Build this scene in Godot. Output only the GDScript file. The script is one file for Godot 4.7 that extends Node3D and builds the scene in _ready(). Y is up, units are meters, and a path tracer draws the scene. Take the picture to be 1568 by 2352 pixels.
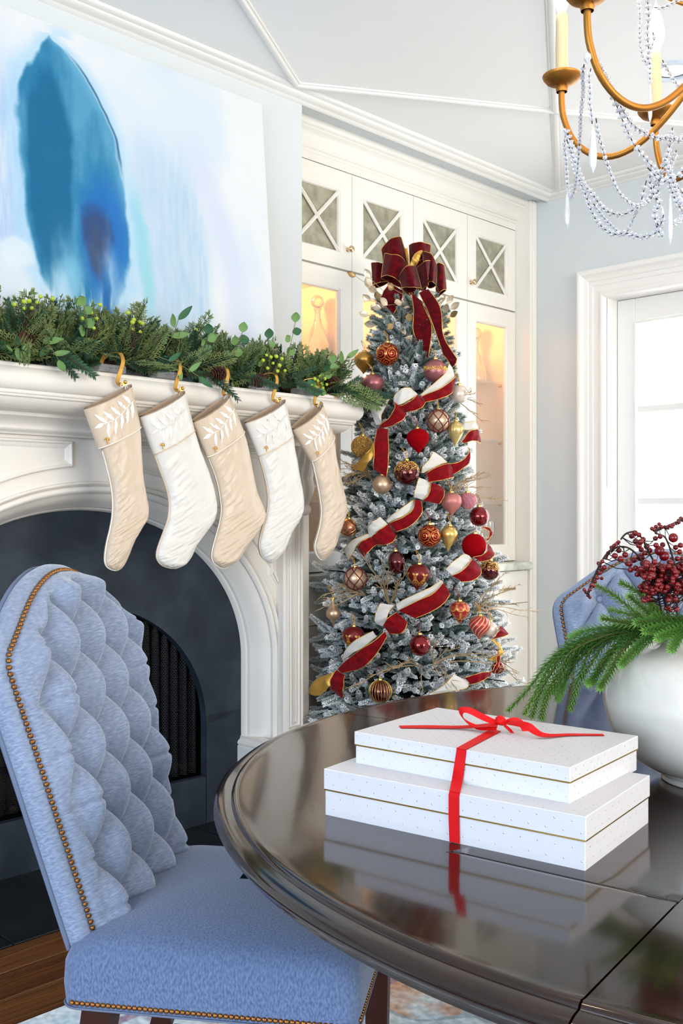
extends Node3D
# Dining room dressed for Christmas. x runs along the fireplace wall, z out into the room, y up; metres.

var mats := {}
var rng := RandomNumberGenerator.new()

# ---------------------------------------------------------------- mesh building
class MB:
	var v := PackedVector3Array()
	var t := PackedVector2Array()
	var c := PackedColorArray()
	var ix := PackedInt32Array()
	var tint := Color(1, 1, 1)
	var colored := false

	func add_v(p: Vector3, uv := Vector2.ZERO) -> int:
		v.append(p)
		t.append(uv)
		if colored:
			c.append(tint)
		return v.size() - 1

	# nv rows of nu points; (cu, cv) closed in that direction
	func grid(p: PackedVector3Array, nu: int, nv: int, cu := false, cv := false, flip := false, us := 1.0, vs := 1.0) -> void:
		var b := v.size()
		v.append_array(p)
		for j in nv:
			for i in nu:
				t.append(Vector2(us * i / maxf(nu - 1, 1), vs * j / maxf(nv - 1, 1)))
		if colored:
			for i in p.size():
				c.append(tint)
		var mu := nu if cu else nu - 1
		var mv := nv if cv else nv - 1
		for j in mv:
			var j2 := (j + 1) % nv
			for i in mu:
				var i2 := (i + 1) % nu
				var a := b + j * nu + i
				var bb := b + j * nu + i2
				var cc := b + j2 * nu + i2
				var d := b + j2 * nu + i
				if flip:
					ix.append_array(PackedInt32Array([a, cc, bb, a, d, cc]))
				else:
					ix.append_array(PackedInt32Array([a, bb, cc, a, cc, d]))

	func tri(a: Vector3, b: Vector3, d: Vector3, out: Vector3) -> void:
		var n := (d - a).cross(b - a)
		var i := add_v(a)
		if n.dot(out) >= 0.0:
			add_v(b)
			add_v(d)
		else:
			add_v(d)
			add_v(b)
		ix.append_array(PackedInt32Array([i, i + 1, i + 2]))

	func quad(a: Vector3, b: Vector3, d: Vector3, e: Vector3, out: Vector3, us := 1.0, vs := 1.0) -> void:
		var n := (d - a).cross(b - a)
		var i := add_v(a, Vector2(0, 0))
		if n.dot(out) >= 0.0:
			add_v(b, Vector2(us, 0))
			add_v(d, Vector2(us, vs))
			add_v(e, Vector2(0, vs))
		else:
			add_v(e, Vector2(0, vs))
			add_v(d, Vector2(us, vs))
			add_v(b, Vector2(us, 0))
		ix.append_array(PackedInt32Array([i, i + 1, i + 2, i, i + 2, i + 3]))

	# bevelled box: centre, size, bevel
	func box(o: Vector3, s: Vector3, bev := 0.003, B := Basis.IDENTITY) -> void:
		var h := s * 0.5
		bev = minf(bev, minf(h.x, minf(h.y, h.z)) * 0.6)
		var k := h - Vector3(bev, bev, bev)
		var P := func(sx: float, sy: float, sz: float, ax: int) -> Vector3:
			var q := Vector3(sx * k.x, sy * k.y, sz * k.z)
			q[ax] = [sx, sy, sz][ax] * h[ax]
			return o + B * q
		for ax in 3:
			var a1 := (ax + 1) % 3
			var a2 := (ax + 2) % 3
			for s0 in [-1.0, 1.0]:
				var cr := []
				for q in [[-1.0, -1.0], [1.0, -1.0], [1.0, 1.0], [-1.0, 1.0]]:
					var e := [0.0, 0.0, 0.0]
					e[ax] = s0
					e[a1] = q[0]
					e[a2] = q[1]
					cr.append(P.call(e[0], e[1], e[2], ax))
				var nn := Vector3.ZERO
				nn[ax] = s0
				quad(cr[0], cr[1], cr[2], cr[3], B * nn, s[a1], s[a2])
		if bev <= 0.0:
			return
		for ax in 3:      # edges that run along ax
			var a1 := (ax + 1) % 3
			var a2 := (ax + 2) % 3
			for s1 in [-1.0, 1.0]:
				for s2 in [-1.0, 1.0]:
					var e0 := [0.0, 0.0, 0.0]
					e0[a1] = s1
					e0[a2] = s2
					var e1 := e0.duplicate()
					e0[ax] = -1.0
					e1[ax] = 1.0
					var nn := Vector3.ZERO
					nn[a1] = s1
					nn[a2] = s2
					quad(P.call(e0[0], e0[1], e0[2], a1), P.call(e1[0], e1[1], e1[2], a1), P.call(e1[0], e1[1], e1[2], a2), P.call(e0[0], e0[1], e0[2], a2), B * nn)
		for sx in [-1.0, 1.0]:
			for sy in [-1.0, 1.0]:
				for sz in [-1.0, 1.0]:
					tri(P.call(sx, sy, sz, 0), P.call(sx, sy, sz, 1), P.call(sx, sy, sz, 2), B * Vector3(sx, sy, sz))

	func box2(lo: Vector3, hi: Vector3, bev := 0.003) -> void:
		box((lo + hi) * 0.5, hi - lo, bev)

	# tube along a path; r holds one radius or one for every point
	func tube(p: PackedVector3Array, r: Array, sides := 8, caps := true, flat := Vector2.ONE) -> void:
		var n := p.size()
		var pts := PackedVector3Array()
		var up := Vector3.UP
		var d0 := (p[1] - p[0]).normalized()
		if absf(d0.y) > 0.9:
			up = Vector3.RIGHT
		for i in n:
			var d := (p[mini(i + 1, n - 1)] - p[maxi(i - 1, 0)]).normalized()
			var x := up.cross(d).normalized()
			up = d.cross(x).normalized()
			var rr: float = r[mini(i, r.size() - 1)]
			for k in sides:
				var a := TAU * k / sides
				pts.append(p[i] + x * cos(a) * rr * flat.x + up * sin(a) * rr * flat.y)
		grid(pts, sides, n, true)
		if caps:
			for e in [0, n - 1]:
				var rr: float = r[mini(e, r.size() - 1)]
				if rr > 0.0005:
					var out: Vector3 = (p[0] - p[1]) if e == 0 else (p[n - 1] - p[n - 2])
					for k in range(1, sides - 1):
						tri(pts[e * sides], pts[e * sides + k], pts[e * sides + k + 1], out)

	# profile of (radius, height), spun round T's y axis; double a point for a sharp edge
	func lathe(prof: Array, sides: int, T := Transform3D.IDENTITY, lobes := 0, depth := 0.0) -> void:
		var pts := PackedVector3Array()
		for q in prof:
			for k in sides:
				var a := TAU * k / sides
				var rr: float = q.x * (1.0 - depth * absf(sin(a * lobes * 0.5))) if lobes > 0 else q.x
				pts.append(T * Vector3(rr * cos(a), q.y, rr * sin(a)))
		grid(pts, sides, prof.size(), true, false, prof[0].y < prof[-1].y)

	# a moulding: profile of (offset inward, height) along a polyline in the plane z = 0 of T
	func mould(path: PackedVector2Array, closed: bool, prof: Array, T := Transform3D.IDENTITY, flip := false) -> void:
		var n := path.size()
		var pos := PackedVector2Array()
		var mit := PackedVector2Array()
		for i in n:
			var a := path[(i - 1 + n) % n]
			var b := path[(i + 1) % n]
			var d1 := (path[i] - a).normalized()
			var d2 := (b - path[i]).normalized()
			if not closed and i == 0:
				d1 = d2
			if not closed and i == n - 1:
				d2 = d1
			var n1 := Vector2(-d1.y, d1.x)
			var n2 := Vector2(-d2.y, d2.x)
			var m := (n1 + n2).normalized()
			m = m / maxf(m.dot(n1), 0.3)
			pos.append(path[i])
			mit.append(m)
			if absf(d1.angle_to(d2)) > 0.3:
				pos.append(path[i])
				mit.append(m)
		var pts := PackedVector3Array()
		for q in prof:
			for i in pos.size():
				var w: Vector2 = pos[i] + mit[i] * q.x
				pts.append(T * Vector3(w.x, w.y, q.y))
		grid(pts, pos.size(), prof.size(), closed, false, flip)

	func mesh(smooth := true) -> ArrayMesh:
		var n := PackedVector3Array()
		n.resize(v.size())
		for k in range(0, ix.size(), 3):
			var a := v[ix[k]]
			var f := (v[ix[k + 2]] - a).cross(v[ix[k + 1]] - a)
			n[ix[k]] += f
			n[ix[k + 1]] += f
			n[ix[k + 2]] += f
		for k in n.size():
			n[k] = n[k].normalized() if n[k].length_squared() > 1e-24 else Vector3.UP
		var ar := []
		ar.resize(Mesh.ARRAY_MAX)
		ar[Mesh.ARRAY_VERTEX] = v
		ar[Mesh.ARRAY_NORMAL] = n
		ar[Mesh.ARRAY_TEX_UV] = t
		if colored:
			ar[Mesh.ARRAY_COLOR] = c
		ar[Mesh.ARRAY_INDEX] = ix
		var m := ArrayMesh.new()
		m.add_surface_from_arrays(Mesh.PRIMITIVE_TRIANGLES, ar)
		return m

# ---------------------------------------------------------------- nodes
func thing(called: String, label: String, category: String, at := Vector3.ZERO, turn := 0.0, group := "") -> Node3D:
	var o := Node3D.new()
	o.name = called
	add_child(o, true)
	o.position = at
	o.rotation.y = turn
	tag(o, label, category, group)
	return o

func tag(o: Node, label: String, category: String, group := "") -> void:
	o.set_meta("label", label)
	o.set_meta("category", category)
	if group != "":
		o.set_meta("group", group)

func part(called: String, m, mat: Material, parent: Node, xf := Transform3D.IDENTITY, label := "") -> MeshInstance3D:
	var o := MeshInstance3D.new()
	o.name = called
	o.mesh = m.mesh() if m is MB else m
	o.material_override = mat
	o.transform = xf
	parent.add_child(o, true)
	if label != "":
		o.set_meta("label", label)
	return o

# a part whose mesh was built in world coordinates
func wpart(called: String, m, mat: Material, parent: Node3D, label := "") -> MeshInstance3D:
	var inv := Transform3D.IDENTITY
	var q: Node = parent
	while q != self:
		inv = inv * q.transform.affine_inverse() if q == parent else inv * q.transform.affine_inverse()
		q = q.get_parent()
	return part(called, m, mat, parent, inv, label)

func struct(called: String, m, mat: Material, label: String, category := "") -> MeshInstance3D:
	var o := part(called, m, mat, self, Transform3D.IDENTITY, label)
	o.set_meta("kind", "structure")
	if category != "":
		o.set_meta("category", category)
	return o

func scatter(called: String, m: Mesh, mat: Material, xfs: Array, parent: Node3D, cols: Array = []) -> MultiMeshInstance3D:
	var mm := MultiMesh.new()
	mm.transform_format = MultiMesh.TRANSFORM_3D
	if cols.size():
		mm.use_colors = true
	mm.mesh = m
	mm.instance_count = xfs.size()
	for i in xfs.size():
		mm.set_instance_transform(i, xfs[i])
		if cols.size():
			mm.set_instance_color(i, cols[i])
	var o := MultiMeshInstance3D.new()
	o.name = called
	o.multimesh = mm
	o.material_override = mat
	parent.add_child(o, true)
	o.set_meta("kind", "stuff")
	return o

# ---------------------------------------------------------------- materials
func lin(r: float, g: float, b: float) -> Color:
	return Color(r, g, b)

func mat(key: String, col: Color, rough := 0.6, metal := 0.0, spec := 0.5) -> StandardMaterial3D:
	if mats.has(key):
		return mats[key]
	var m := StandardMaterial3D.new()
	m.resource_name = key
	m.albedo_color = col
	m.roughness = rough
	m.metallic = metal
	m.metallic_specular = spec
	mats[key] = m
	return m

func noise_tex(size: int, freq: float, lo: Color, hi: Color, oct := 4, seed_ := 1, normal := false, bump := 4.0) -> NoiseTexture2D:
	var n := FastNoiseLite.new()
	n.noise_type = FastNoiseLite.TYPE_SIMPLEX_SMOOTH
	n.frequency = freq
	n.fractal_octaves = oct
	n.seed = seed_
	var t := NoiseTexture2D.new()
	t.width = size
	t.height = size
	t.seamless = true
	t.noise = n
	if normal:
		t.as_normal_map = true
		t.bump_strength = bump
	else:
		var g := Gradient.new()
		g.set_color(0, lo)
		g.set_color(1, hi)
		t.color_ramp = g
	return t

func tex_from(w: int, h: int, f: Callable) -> ImageTexture:
	var im := Image.create(w, h, false, Image.FORMAT_RGB8)
	for y in h:
		for x in w:
			im.set_pixel(x, y, f.call(float(x) / w, float(y) / h))
	return ImageTexture.create_from_image(im)

# ---------------------------------------------------------------- curves
func cr(p: PackedVector3Array, n: int) -> PackedVector3Array:
	var o := PackedVector3Array()
	var m := p.size()
	for k in n:
		var f := float(k) / (n - 1) * (m - 1)
		var i := mini(int(f), m - 2)
		var a := p[maxi(i - 1, 0)]
		var d := p[mini(i + 2, m - 1)]
		o.append(p[i].cubic_interpolate(p[i + 1], a, d, f - i))
	return o

func cr2(p: PackedVector2Array, n: int) -> PackedVector2Array:
	var o := PackedVector2Array()
	var m := p.size()
	for k in n:
		var f := float(k) / (n - 1) * (m - 1)
		var i := mini(int(f), m - 2)
		o.append(p[i].cubic_interpolate(p[i + 1], p[maxi(i - 1, 0)], p[mini(i + 2, m - 1)], f - i))
	return o

func v3(a: Array) -> PackedVector3Array:
	var o := PackedVector3Array()
	for i in range(0, a.size(), 3):
		o.append(Vector3(a[i], a[i + 1], a[i + 2]))
	return o

func v2(a: Array) -> PackedVector2Array:
	var o := PackedVector2Array()
	for i in range(0, a.size(), 2):
		o.append(Vector2(a[i], a[i + 1]))
	return o

# a basis whose y axis points along d
func along(d: Vector3, roll := 0.0) -> Basis:
	var y := d.normalized()
	var x := y.cross(Vector3.UP if absf(y.y) < 0.95 else Vector3.RIGHT).normalized()
	var z := x.cross(y)
	return Basis(x, y, z) * Basis(Vector3.UP, roll)

func rnd(a: float, b: float) -> float:
	return rng.randf_range(a, b)

# ---------------------------------------------------------------- measured places, in metres
const STOCKINGS := [
	{"at": Vector3(1.683, 1.539, -2.6), "cuff": [-0.1369, -0.0907, 0.0236, -0.0067, -0.0891, -0.2024, 0.0547, -0.1297], "leg": [-0.0759, -0.2095, 0.0531, -0.1377, -0.0597, -0.2591, 0.0563, -0.1958, -0.0463, -0.3104, 0.0625, -0.2685, -0.0403, -0.3556, 0.072, -0.3281, -0.0418, -0.4009, 0.0831, -0.3746, -0.0493, -0.4397, 0.0799, -0.4079, -0.0582, -0.4718, 0.0578, -0.4383, -0.0641, -0.5, 0.0344, -0.471, -0.0671, -0.5295, 0.019, -0.5022, -0.0626, -0.5477, 0.0036, -0.5384, -0.0493, -0.5585, -0.0101, -0.5562, -0.0328, -0.5631, -0.0268, -0.5634]},
	{"at": Vector3(1.895, 1.545, -2.6), "cuff": [-0.1573, -0.1062, 0.0087, -0.0152, -0.1066, -0.2166, 0.0462, -0.1341], "leg": [-0.1018, -0.2191, 0.0462, -0.1368, -0.0857, -0.2589, 0.0617, -0.1777, -0.0678, -0.2989, 0.0826, -0.2228, -0.053, -0.3392, 0.1071, -0.2739, -0.0481, -0.3799, 0.1267, -0.3271, -0.0547, -0.4206, 0.1374, -0.3751, -0.0727, -0.4624, 0.1284, -0.4175, -0.0889, -0.4998, 0.0861, -0.4676, -0.0953, -0.5238, 0.0548, -0.5005, -0.0921, -0.5428, 0.0359, -0.5333, -0.0743, -0.5609, 0.0087, -0.5613, -0.0448, -0.5702, -0.0249, -0.5724]},
	{"at": Vector3(2.089, 1.543, -2.6), "cuff": [-0.1525, -0.1078, -0.0055, -0.0083, -0.0952, -0.2164, 0.0557, -0.1235], "leg": [-0.0881, -0.219, 0.0557, -0.1279, -0.0687, -0.2577, 0.0708, -0.1692, -0.0526, -0.2969, 0.084, -0.2167, -0.0418, -0.3421, 0.0974, -0.2704, -0.0364, -0.3819, 0.1166, -0.3286, -0.0418, -0.4202, 0.1456, -0.3814, -0.0544, -0.4612, 0.1496, -0.414, -0.0687, -0.5005, 0.1089, -0.4666, -0.0758, -0.5314, 0.067, -0.5095, -0.0704, -0.5541, 0.0351, -0.5477, -0.049, -0.5705, 0, -0.5695, -0.031, -0.5769, -0.0183, -0.5774]},
	{"at": Vector3(2.306, 1.544, -2.6), "cuff": [-0.152, -0.0971, 0.0241, -0.0076, -0.0947, -0.2038, 0.0588, -0.1263], "leg": [-0.0909, -0.2066, 0.0609, -0.1307, -0.0753, -0.2458, 0.0712, -0.1804, -0.0617, -0.2869, 0.0837, -0.2287, -0.0519, -0.3312, 0.0962, -0.2834, -0.0519, -0.3727, 0.1087, -0.3383, -0.0636, -0.4142, 0.1108, -0.3812, -0.0792, -0.4555, 0.092, -0.4225, -0.0889, -0.4907, 0.0568, -0.4633, -0.0889, -0.5172, 0.0342, -0.5008, -0.0773, -0.5455, 0.0079, -0.5362, -0.0597, -0.5624, -0.0202, -0.5623, -0.044, -0.5689, -0.0361, -0.5692]},
	{"at": Vector3(2.505, 1.536, -2.6), "cuff": [-0.1379, -0.0989, 0.0041, 0.0031, -0.0456, -0.2065, 0.0593, -0.108], "leg": [-0.0413, -0.2079, 0.0593, -0.1143, -0.0262, -0.2493, 0.0727, -0.1833, -0.0133, -0.2926, 0.0884, -0.2367, -0.0024, -0.3392, 0.1065, -0.2903, 0.0041, -0.3798, 0.1224, -0.3412, -0.0002, -0.4204, 0.1293, -0.3828, -0.0111, -0.4577, 0.1088, -0.4275, -0.0241, -0.4917, 0.0861, -0.4686, -0.0284, -0.5133, 0.0727, -0.4969, -0.0198, -0.5369, 0.0548, -0.5281, -0.0068, -0.5513, 0.0282, -0.5493, 0.0063, -0.558, 0.015, -0.5567]},
]
const ORNAMENTS := [
	["scroll", Vector3(2.909, 1.766, -2.622), 0.04592],
	["onion_gold", Vector3(2.907, 1.751, -2.746), 0.03998],
	["onion_mauve", Vector3(2.873, 1.647, -2.664), 0.04257],
	["band_mauve", Vector3(3.021, 1.698, -2.474), 0.04564],
	["pearl", Vector3(3.124, 1.613, -2.435), 0.03592],
	["lattice", Vector3(2.992, 1.499, -2.435), 0.04341],
	["onion_velvet", Vector3(2.912, 1.425, -2.468), 0.04302],
	["drop_gold", Vector3(3.06, 1.463, -2.404), 0.03362],
	["glitter_gold", Vector3(2.816, 1.403, -2.67), 0.04217],
	["beaded", Vector3(2.865, 1.298, -2.484), 0.04771],
	["pearl_champagne", Vector3(2.811, 1.254, -2.561), 0.03635],
	["onion_pink", Vector3(2.992, 1.185, -2.37), 0.03959],
	["glitter_pink", Vector3(3.069, 1.193, -2.352), 0.03169],
	["glass", Vector3(3.125, 1.133, -2.34), 0.03868],
	["scroll", Vector3(2.894, 1.06, -2.398), 0.04395],
	["drop_gold2", Vector3(2.962, 1.062, -2.358), 0.03273],
	["velvet", Vector3(3.063, 1.022, -2.318), 0.04636],
	["beaded", Vector3(3.128, 0.9265, -2.292), 0.03836],
	["oval", Vector3(2.793, 0.9638, -2.472), 0.03238],
	["lattice", Vector3(2.721, 0.8997, -2.613), 0.04264],
	["bows", Vector3(2.836, 0.9147, -2.403), 0.04351],
	["swirl", Vector3(2.762, 1.09, -2.693), 0.03355],
	["finial", Vector3(2.691, 0.7686, -2.703), 0.02819],
	["bows", Vector3(2.687, 0.6824, -2.593), 0.04221],
	["scallop", Vector3(2.947, 0.7838, -2.296), 0.0371],
	["stripes", Vector3(3.025, 0.7237, -2.263), 0.04067],
	["pearl", Vector3(3.076, 0.7088, -2.254), 0.02952],
	["glass", Vector3(2.807, 0.6628, -2.37), 0.0398],
	["lines", Vector3(2.703, 0.4944, -2.471), 0.04137],
	["glass", Vector3(3.096, 0.5648, -2.231), 0.02459],
]
const RIBBONS := [
	["white", [3.074, 1.736, -2.452, 3.042, 1.691, -2.447, 2.99, 1.641, -2.458, 2.94, 1.599, -2.479], [3.097, 1.685, -2.437, 3.063, 1.656, -2.435, 3.003, 1.619, -2.444, 2.941, 1.593, -2.475]],
	["red", [3.085, 1.68, -2.424, 3.05, 1.654, -2.425, 2.992, 1.617, -2.435, 2.932, 1.591, -2.468], [3.058, 1.621, -2.414, 3.025, 1.596, -2.416, 2.984, 1.578, -2.429, 2.938, 1.567, -2.456]],
	["white", [2.872, 1.586, -2.559, 2.89, 1.611, -2.541, 2.909, 1.622, -2.519, 2.921, 1.62, -2.504], [2.87, 1.553, -2.547, 2.885, 1.558, -2.524, 2.911, 1.578, -2.5, 2.931, 1.599, -2.485]],
	["red", [2.866, 1.551, -2.528, 2.883, 1.557, -2.505, 2.903, 1.574, -2.489, 2.922, 1.598, -2.478], [2.879, 1.529, -2.501, 2.897, 1.529, -2.48, 2.921, 1.541, -2.462, 2.939, 1.566, -2.455]],
	["white", [2.866, 1.582, -2.571, 2.851, 1.578, -2.609, 2.843, 1.574, -2.64, 2.837, 1.548, -2.647], [2.847, 1.532, -2.588, 2.842, 1.512, -2.585, 2.838, 1.486, -2.577, 2.829, 1.482, -2.606]],
	["red", [2.861, 1.574, -2.548, 2.858, 1.542, -2.536, 2.843, 1.503, -2.55, 2.821, 1.477, -2.585], [2.881, 1.524, -2.497, 2.87, 1.499, -2.502, 2.848, 1.477, -2.524, 2.825, 1.468, -2.568]],
	["red", [2.818, 1.471, -2.589, 2.806, 1.421, -2.587, 2.795, 1.363, -2.581, 2.786, 1.311, -2.581], [2.832, 1.464, -2.549, 2.825, 1.406, -2.534, 2.815, 1.343, -2.526, 2.802, 1.281, -2.528]],
	["gold", [2.812, 1.423, -2.594, 2.799, 1.383, -2.605, 2.787, 1.349, -2.637, 2.78, 1.316, -2.69], [2.808, 1.395, -2.585, 2.799, 1.357, -2.591, 2.791, 1.332, -2.605, 2.781, 1.304, -2.629]],
	["white", [3.097, 1.495, -2.392, 3.131, 1.5, -2.394, 3.16, 1.494, -2.396, 3.19, 1.473, -2.397], [3.079, 1.466, -2.386, 3.104, 1.464, -2.385, 3.136, 1.466, -2.386, 3.188, 1.471, -2.396]],
	["red", [3.047, 1.419, -2.368, 3.086, 1.455, -2.371, 3.131, 1.468, -2.374, 3.17, 1.472, -2.38], [3.062, 1.413, -2.365, 3.095, 1.421, -2.362, 3.126, 1.418, -2.362, 3.169, 1.418, -2.367]],
	["white", [2.938, 1.38, -2.416, 2.917, 1.344, -2.423, 2.897, 1.319, -2.434, 2.891, 1.297, -2.435], [2.984, 1.34, -2.384, 2.951, 1.326, -2.397, 2.921, 1.31, -2.413, 2.896, 1.296, -2.43]],
	["red", [2.897, 1.295, -2.415, 2.92, 1.311, -2.4, 2.955, 1.327, -2.381, 2.985, 1.332, -2.369], [2.898, 1.262, -2.405, 2.93, 1.265, -2.384, 2.963, 1.274, -2.367, 2.989, 1.282, -2.358]],
	["red", [2.983, 1.331, -2.37, 3.019, 1.339, -2.36, 3.06, 1.369, -2.355, 3.082, 1.399, -2.358], [2.99, 1.291, -2.361, 3.022, 1.311, -2.354, 3.057, 1.334, -2.349, 3.075, 1.36, -2.352]],
	["white", [2.882, 1.28, -2.439, 2.872, 1.253, -2.443, 2.864, 1.228, -2.445, 2.859, 1.206, -2.445], [2.914, 1.262, -2.409, 2.907, 1.237, -2.41, 2.897, 1.209, -2.412, 2.889, 1.192, -2.415]],
	["red", [2.905, 1.262, -2.401, 2.898, 1.237, -2.402, 2.888, 1.209, -2.404, 2.873, 1.192, -2.414], [2.945, 1.242, -2.372, 2.941, 1.218, -2.37, 2.932, 1.196, -2.37, 2.921, 1.179, -2.373]],
	["white", [2.859, 1.196, -2.445, 2.839, 1.175, -2.462, 2.812, 1.146, -2.489, 2.79, 1.118, -2.521], [2.854, 1.162, -2.441, 2.832, 1.137, -2.461, 2.809, 1.121, -2.486, 2.793, 1.108, -2.512]],
	["red", [2.853, 1.196, -2.434, 2.842, 1.156, -2.436, 2.816, 1.128, -2.459, 2.784, 1.106, -2.501], [2.869, 1.19, -2.415, 2.864, 1.143, -2.412, 2.83, 1.097, -2.434, 2.793, 1.075, -2.472]],
	["white", [2.782, 1.131, -2.542, 2.775, 1.115, -2.556, 2.766, 1.099, -2.573, 2.758, 1.082, -2.587], [2.792, 1.104, -2.513, 2.78, 1.087, -2.527, 2.768, 1.068, -2.546, 2.755, 1.049, -2.567]],
	["red", [2.783, 1.104, -2.505, 2.77, 1.087, -2.518, 2.758, 1.069, -2.536, 2.744, 1.05, -2.558], [2.792, 1.063, -2.47, 2.782, 1.038, -2.474, 2.766, 1.026, -2.493, 2.748, 1.027, -2.531]],
	["white", [2.755, 1.067, -2.579, 2.744, 1.049, -2.613, 2.731, 1.023, -2.654, 2.725, 0.997, -2.677], [2.756, 1.057, -2.566, 2.744, 1.036, -2.596, 2.733, 1.011, -2.612, 2.72, 0.9697, -2.643]],
	["red", [2.746, 1.056, -2.559, 2.738, 1.043, -2.573, 2.729, 1.028, -2.591, 2.723, 1.01, -2.605], [2.749, 1.028, -2.533, 2.739, 1.007, -2.544, 2.731, 0.9909, -2.558, 2.723, 0.9802, -2.568]],
	["white", [2.998, 0.9933, -2.31, 2.965, 0.9816, -2.317, 2.933, 0.9607, -2.327, 2.91, 0.9385, -2.333], [3.023, 0.9754, -2.298, 2.993, 0.9532, -2.3, 2.958, 0.9264, -2.308, 2.928, 0.9136, -2.318]],
	["red", [3.012, 0.976, -2.29, 2.982, 0.954, -2.292, 2.947, 0.9272, -2.299, 2.917, 0.9145, -2.309], [3.046, 0.9416, -2.273, 3.02, 0.9097, -2.27, 2.983, 0.8926, -2.277, 2.948, 0.8906, -2.289]],
	["red", [3.093, 1.089, -2.305, 3.104, 1.079, -2.302, 3.112, 1.06, -2.297, 3.102, 1.042, -2.292], [3.105, 1.095, -2.306, 3.128, 1.082, -2.303, 3.128, 1.06, -2.298, 3.114, 1.041, -2.292]],
	["red", [3.101, 1.035, -2.291, 3.082, 1.007, -2.285, 3.053, 0.9862, -2.283, 3.019, 0.9808, -2.288], [3.14, 0.9995, -2.283, 3.114, 0.9781, -2.278, 3.079, 0.9654, -2.276, 3.042, 0.9616, -2.279]],
	["white", [2.888, 0.8987, -2.336, 2.848, 0.8708, -2.357, 2.798, 0.8439, -2.395, 2.756, 0.8132, -2.441], [2.891, 0.8793, -2.327, 2.849, 0.8497, -2.35, 2.804, 0.8229, -2.384, 2.756, 0.7881, -2.432]],
	["red", [2.884, 0.8909, -2.323, 2.842, 0.8507, -2.34, 2.795, 0.824, -2.376, 2.748, 0.7893, -2.424], [2.897, 0.8467, -2.301, 2.861, 0.8082, -2.317, 2.822, 0.7818, -2.343, 2.785, 0.7623, -2.372]],
	["white", [2.726, 0.8144, -2.491, 2.72, 0.7873, -2.497, 2.712, 0.7569, -2.502, 2.709, 0.7389, -2.5], [2.752, 0.8071, -2.445, 2.74, 0.7826, -2.457, 2.733, 0.7553, -2.461, 2.724, 0.729, -2.471]],
	["red", [2.744, 0.7844, -2.427, 2.729, 0.7657, -2.448, 2.719, 0.7474, -2.459, 2.712, 0.7322, -2.465], [2.764, 0.749, -2.393, 2.758, 0.7249, -2.396, 2.745, 0.7067, -2.409, 2.722, 0.7048, -2.441]],
	["white", [2.703, 0.7113, -2.506, 2.684, 0.6848, -2.548, 2.667, 0.6485, -2.591, 2.654, 0.6003, -2.62], [2.706, 0.6939, -2.491, 2.687, 0.6559, -2.525, 2.668, 0.626, -2.567, 2.656, 0.5988, -2.616]],
	["red", [2.714, 0.7144, -2.457, 2.69, 0.6741, -2.49, 2.661, 0.6283, -2.551, 2.637, 0.5662, -2.627], [2.716, 0.6967, -2.45, 2.694, 0.6392, -2.469, 2.667, 0.5826, -2.514, 2.639, 0.5533, -2.602]],
	["red", [2.636, 0.5644, -2.627, 2.632, 0.5355, -2.64, 2.628, 0.5048, -2.642, 2.626, 0.485, -2.644], [2.641, 0.5475, -2.592, 2.639, 0.5169, -2.583, 2.634, 0.4869, -2.581, 2.63, 0.462, -2.588]],
	["gold", [2.641, 0.5528, -2.642, 2.637, 0.5371, -2.675, 2.636, 0.5085, -2.733, 2.639, 0.4555, -2.784], [2.637, 0.5193, -2.641, 2.632, 0.4931, -2.657, 2.629, 0.4646, -2.689, 2.631, 0.4537, -2.746]],
	["red", [3.093, 0.7266, -2.228, 3.075, 0.7095, -2.226, 3.062, 0.6951, -2.225, 3.049, 0.6764, -2.224], [3.151, 0.6907, -2.223, 3.122, 0.6839, -2.221, 3.089, 0.6806, -2.221, 3.056, 0.6759, -2.222]],
	["gold", [3.044, 0.6762, -2.232, 3.067, 0.651, -2.226, 3.068, 0.6263, -2.221, 3.026, 0.6024, -2.224], [3.061, 0.6761, -2.229, 3.084, 0.6465, -2.223, 3.085, 0.6155, -2.218, 3.051, 0.5941, -2.219]],
	["red", [3.074, 0.6388, -2.216, 3.043, 0.5987, -2.213, 3.03, 0.5755, -2.212, 3.023, 0.558, -2.211], [3.082, 0.6289, -2.213, 3.059, 0.5941, -2.211, 3.044, 0.5712, -2.209, 3.037, 0.5505, -2.208]],
	["red", [2.909, 0.5457, -2.246, 2.938, 0.5559, -2.234, 2.977, 0.5606, -2.223, 3.026, 0.5589, -2.21], [2.93, 0.5204, -2.233, 2.955, 0.5274, -2.225, 2.985, 0.537, -2.217, 3.013, 0.5417, -2.212]],
	["white", [2.883, 0.5587, -2.275, 2.858, 0.5349, -2.287, 2.829, 0.5124, -2.302, 2.8, 0.4936, -2.322], [2.935, 0.5274, -2.246, 2.917, 0.5078, -2.249, 2.87, 0.5004, -2.274, 2.807, 0.4893, -2.315]],
]
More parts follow.
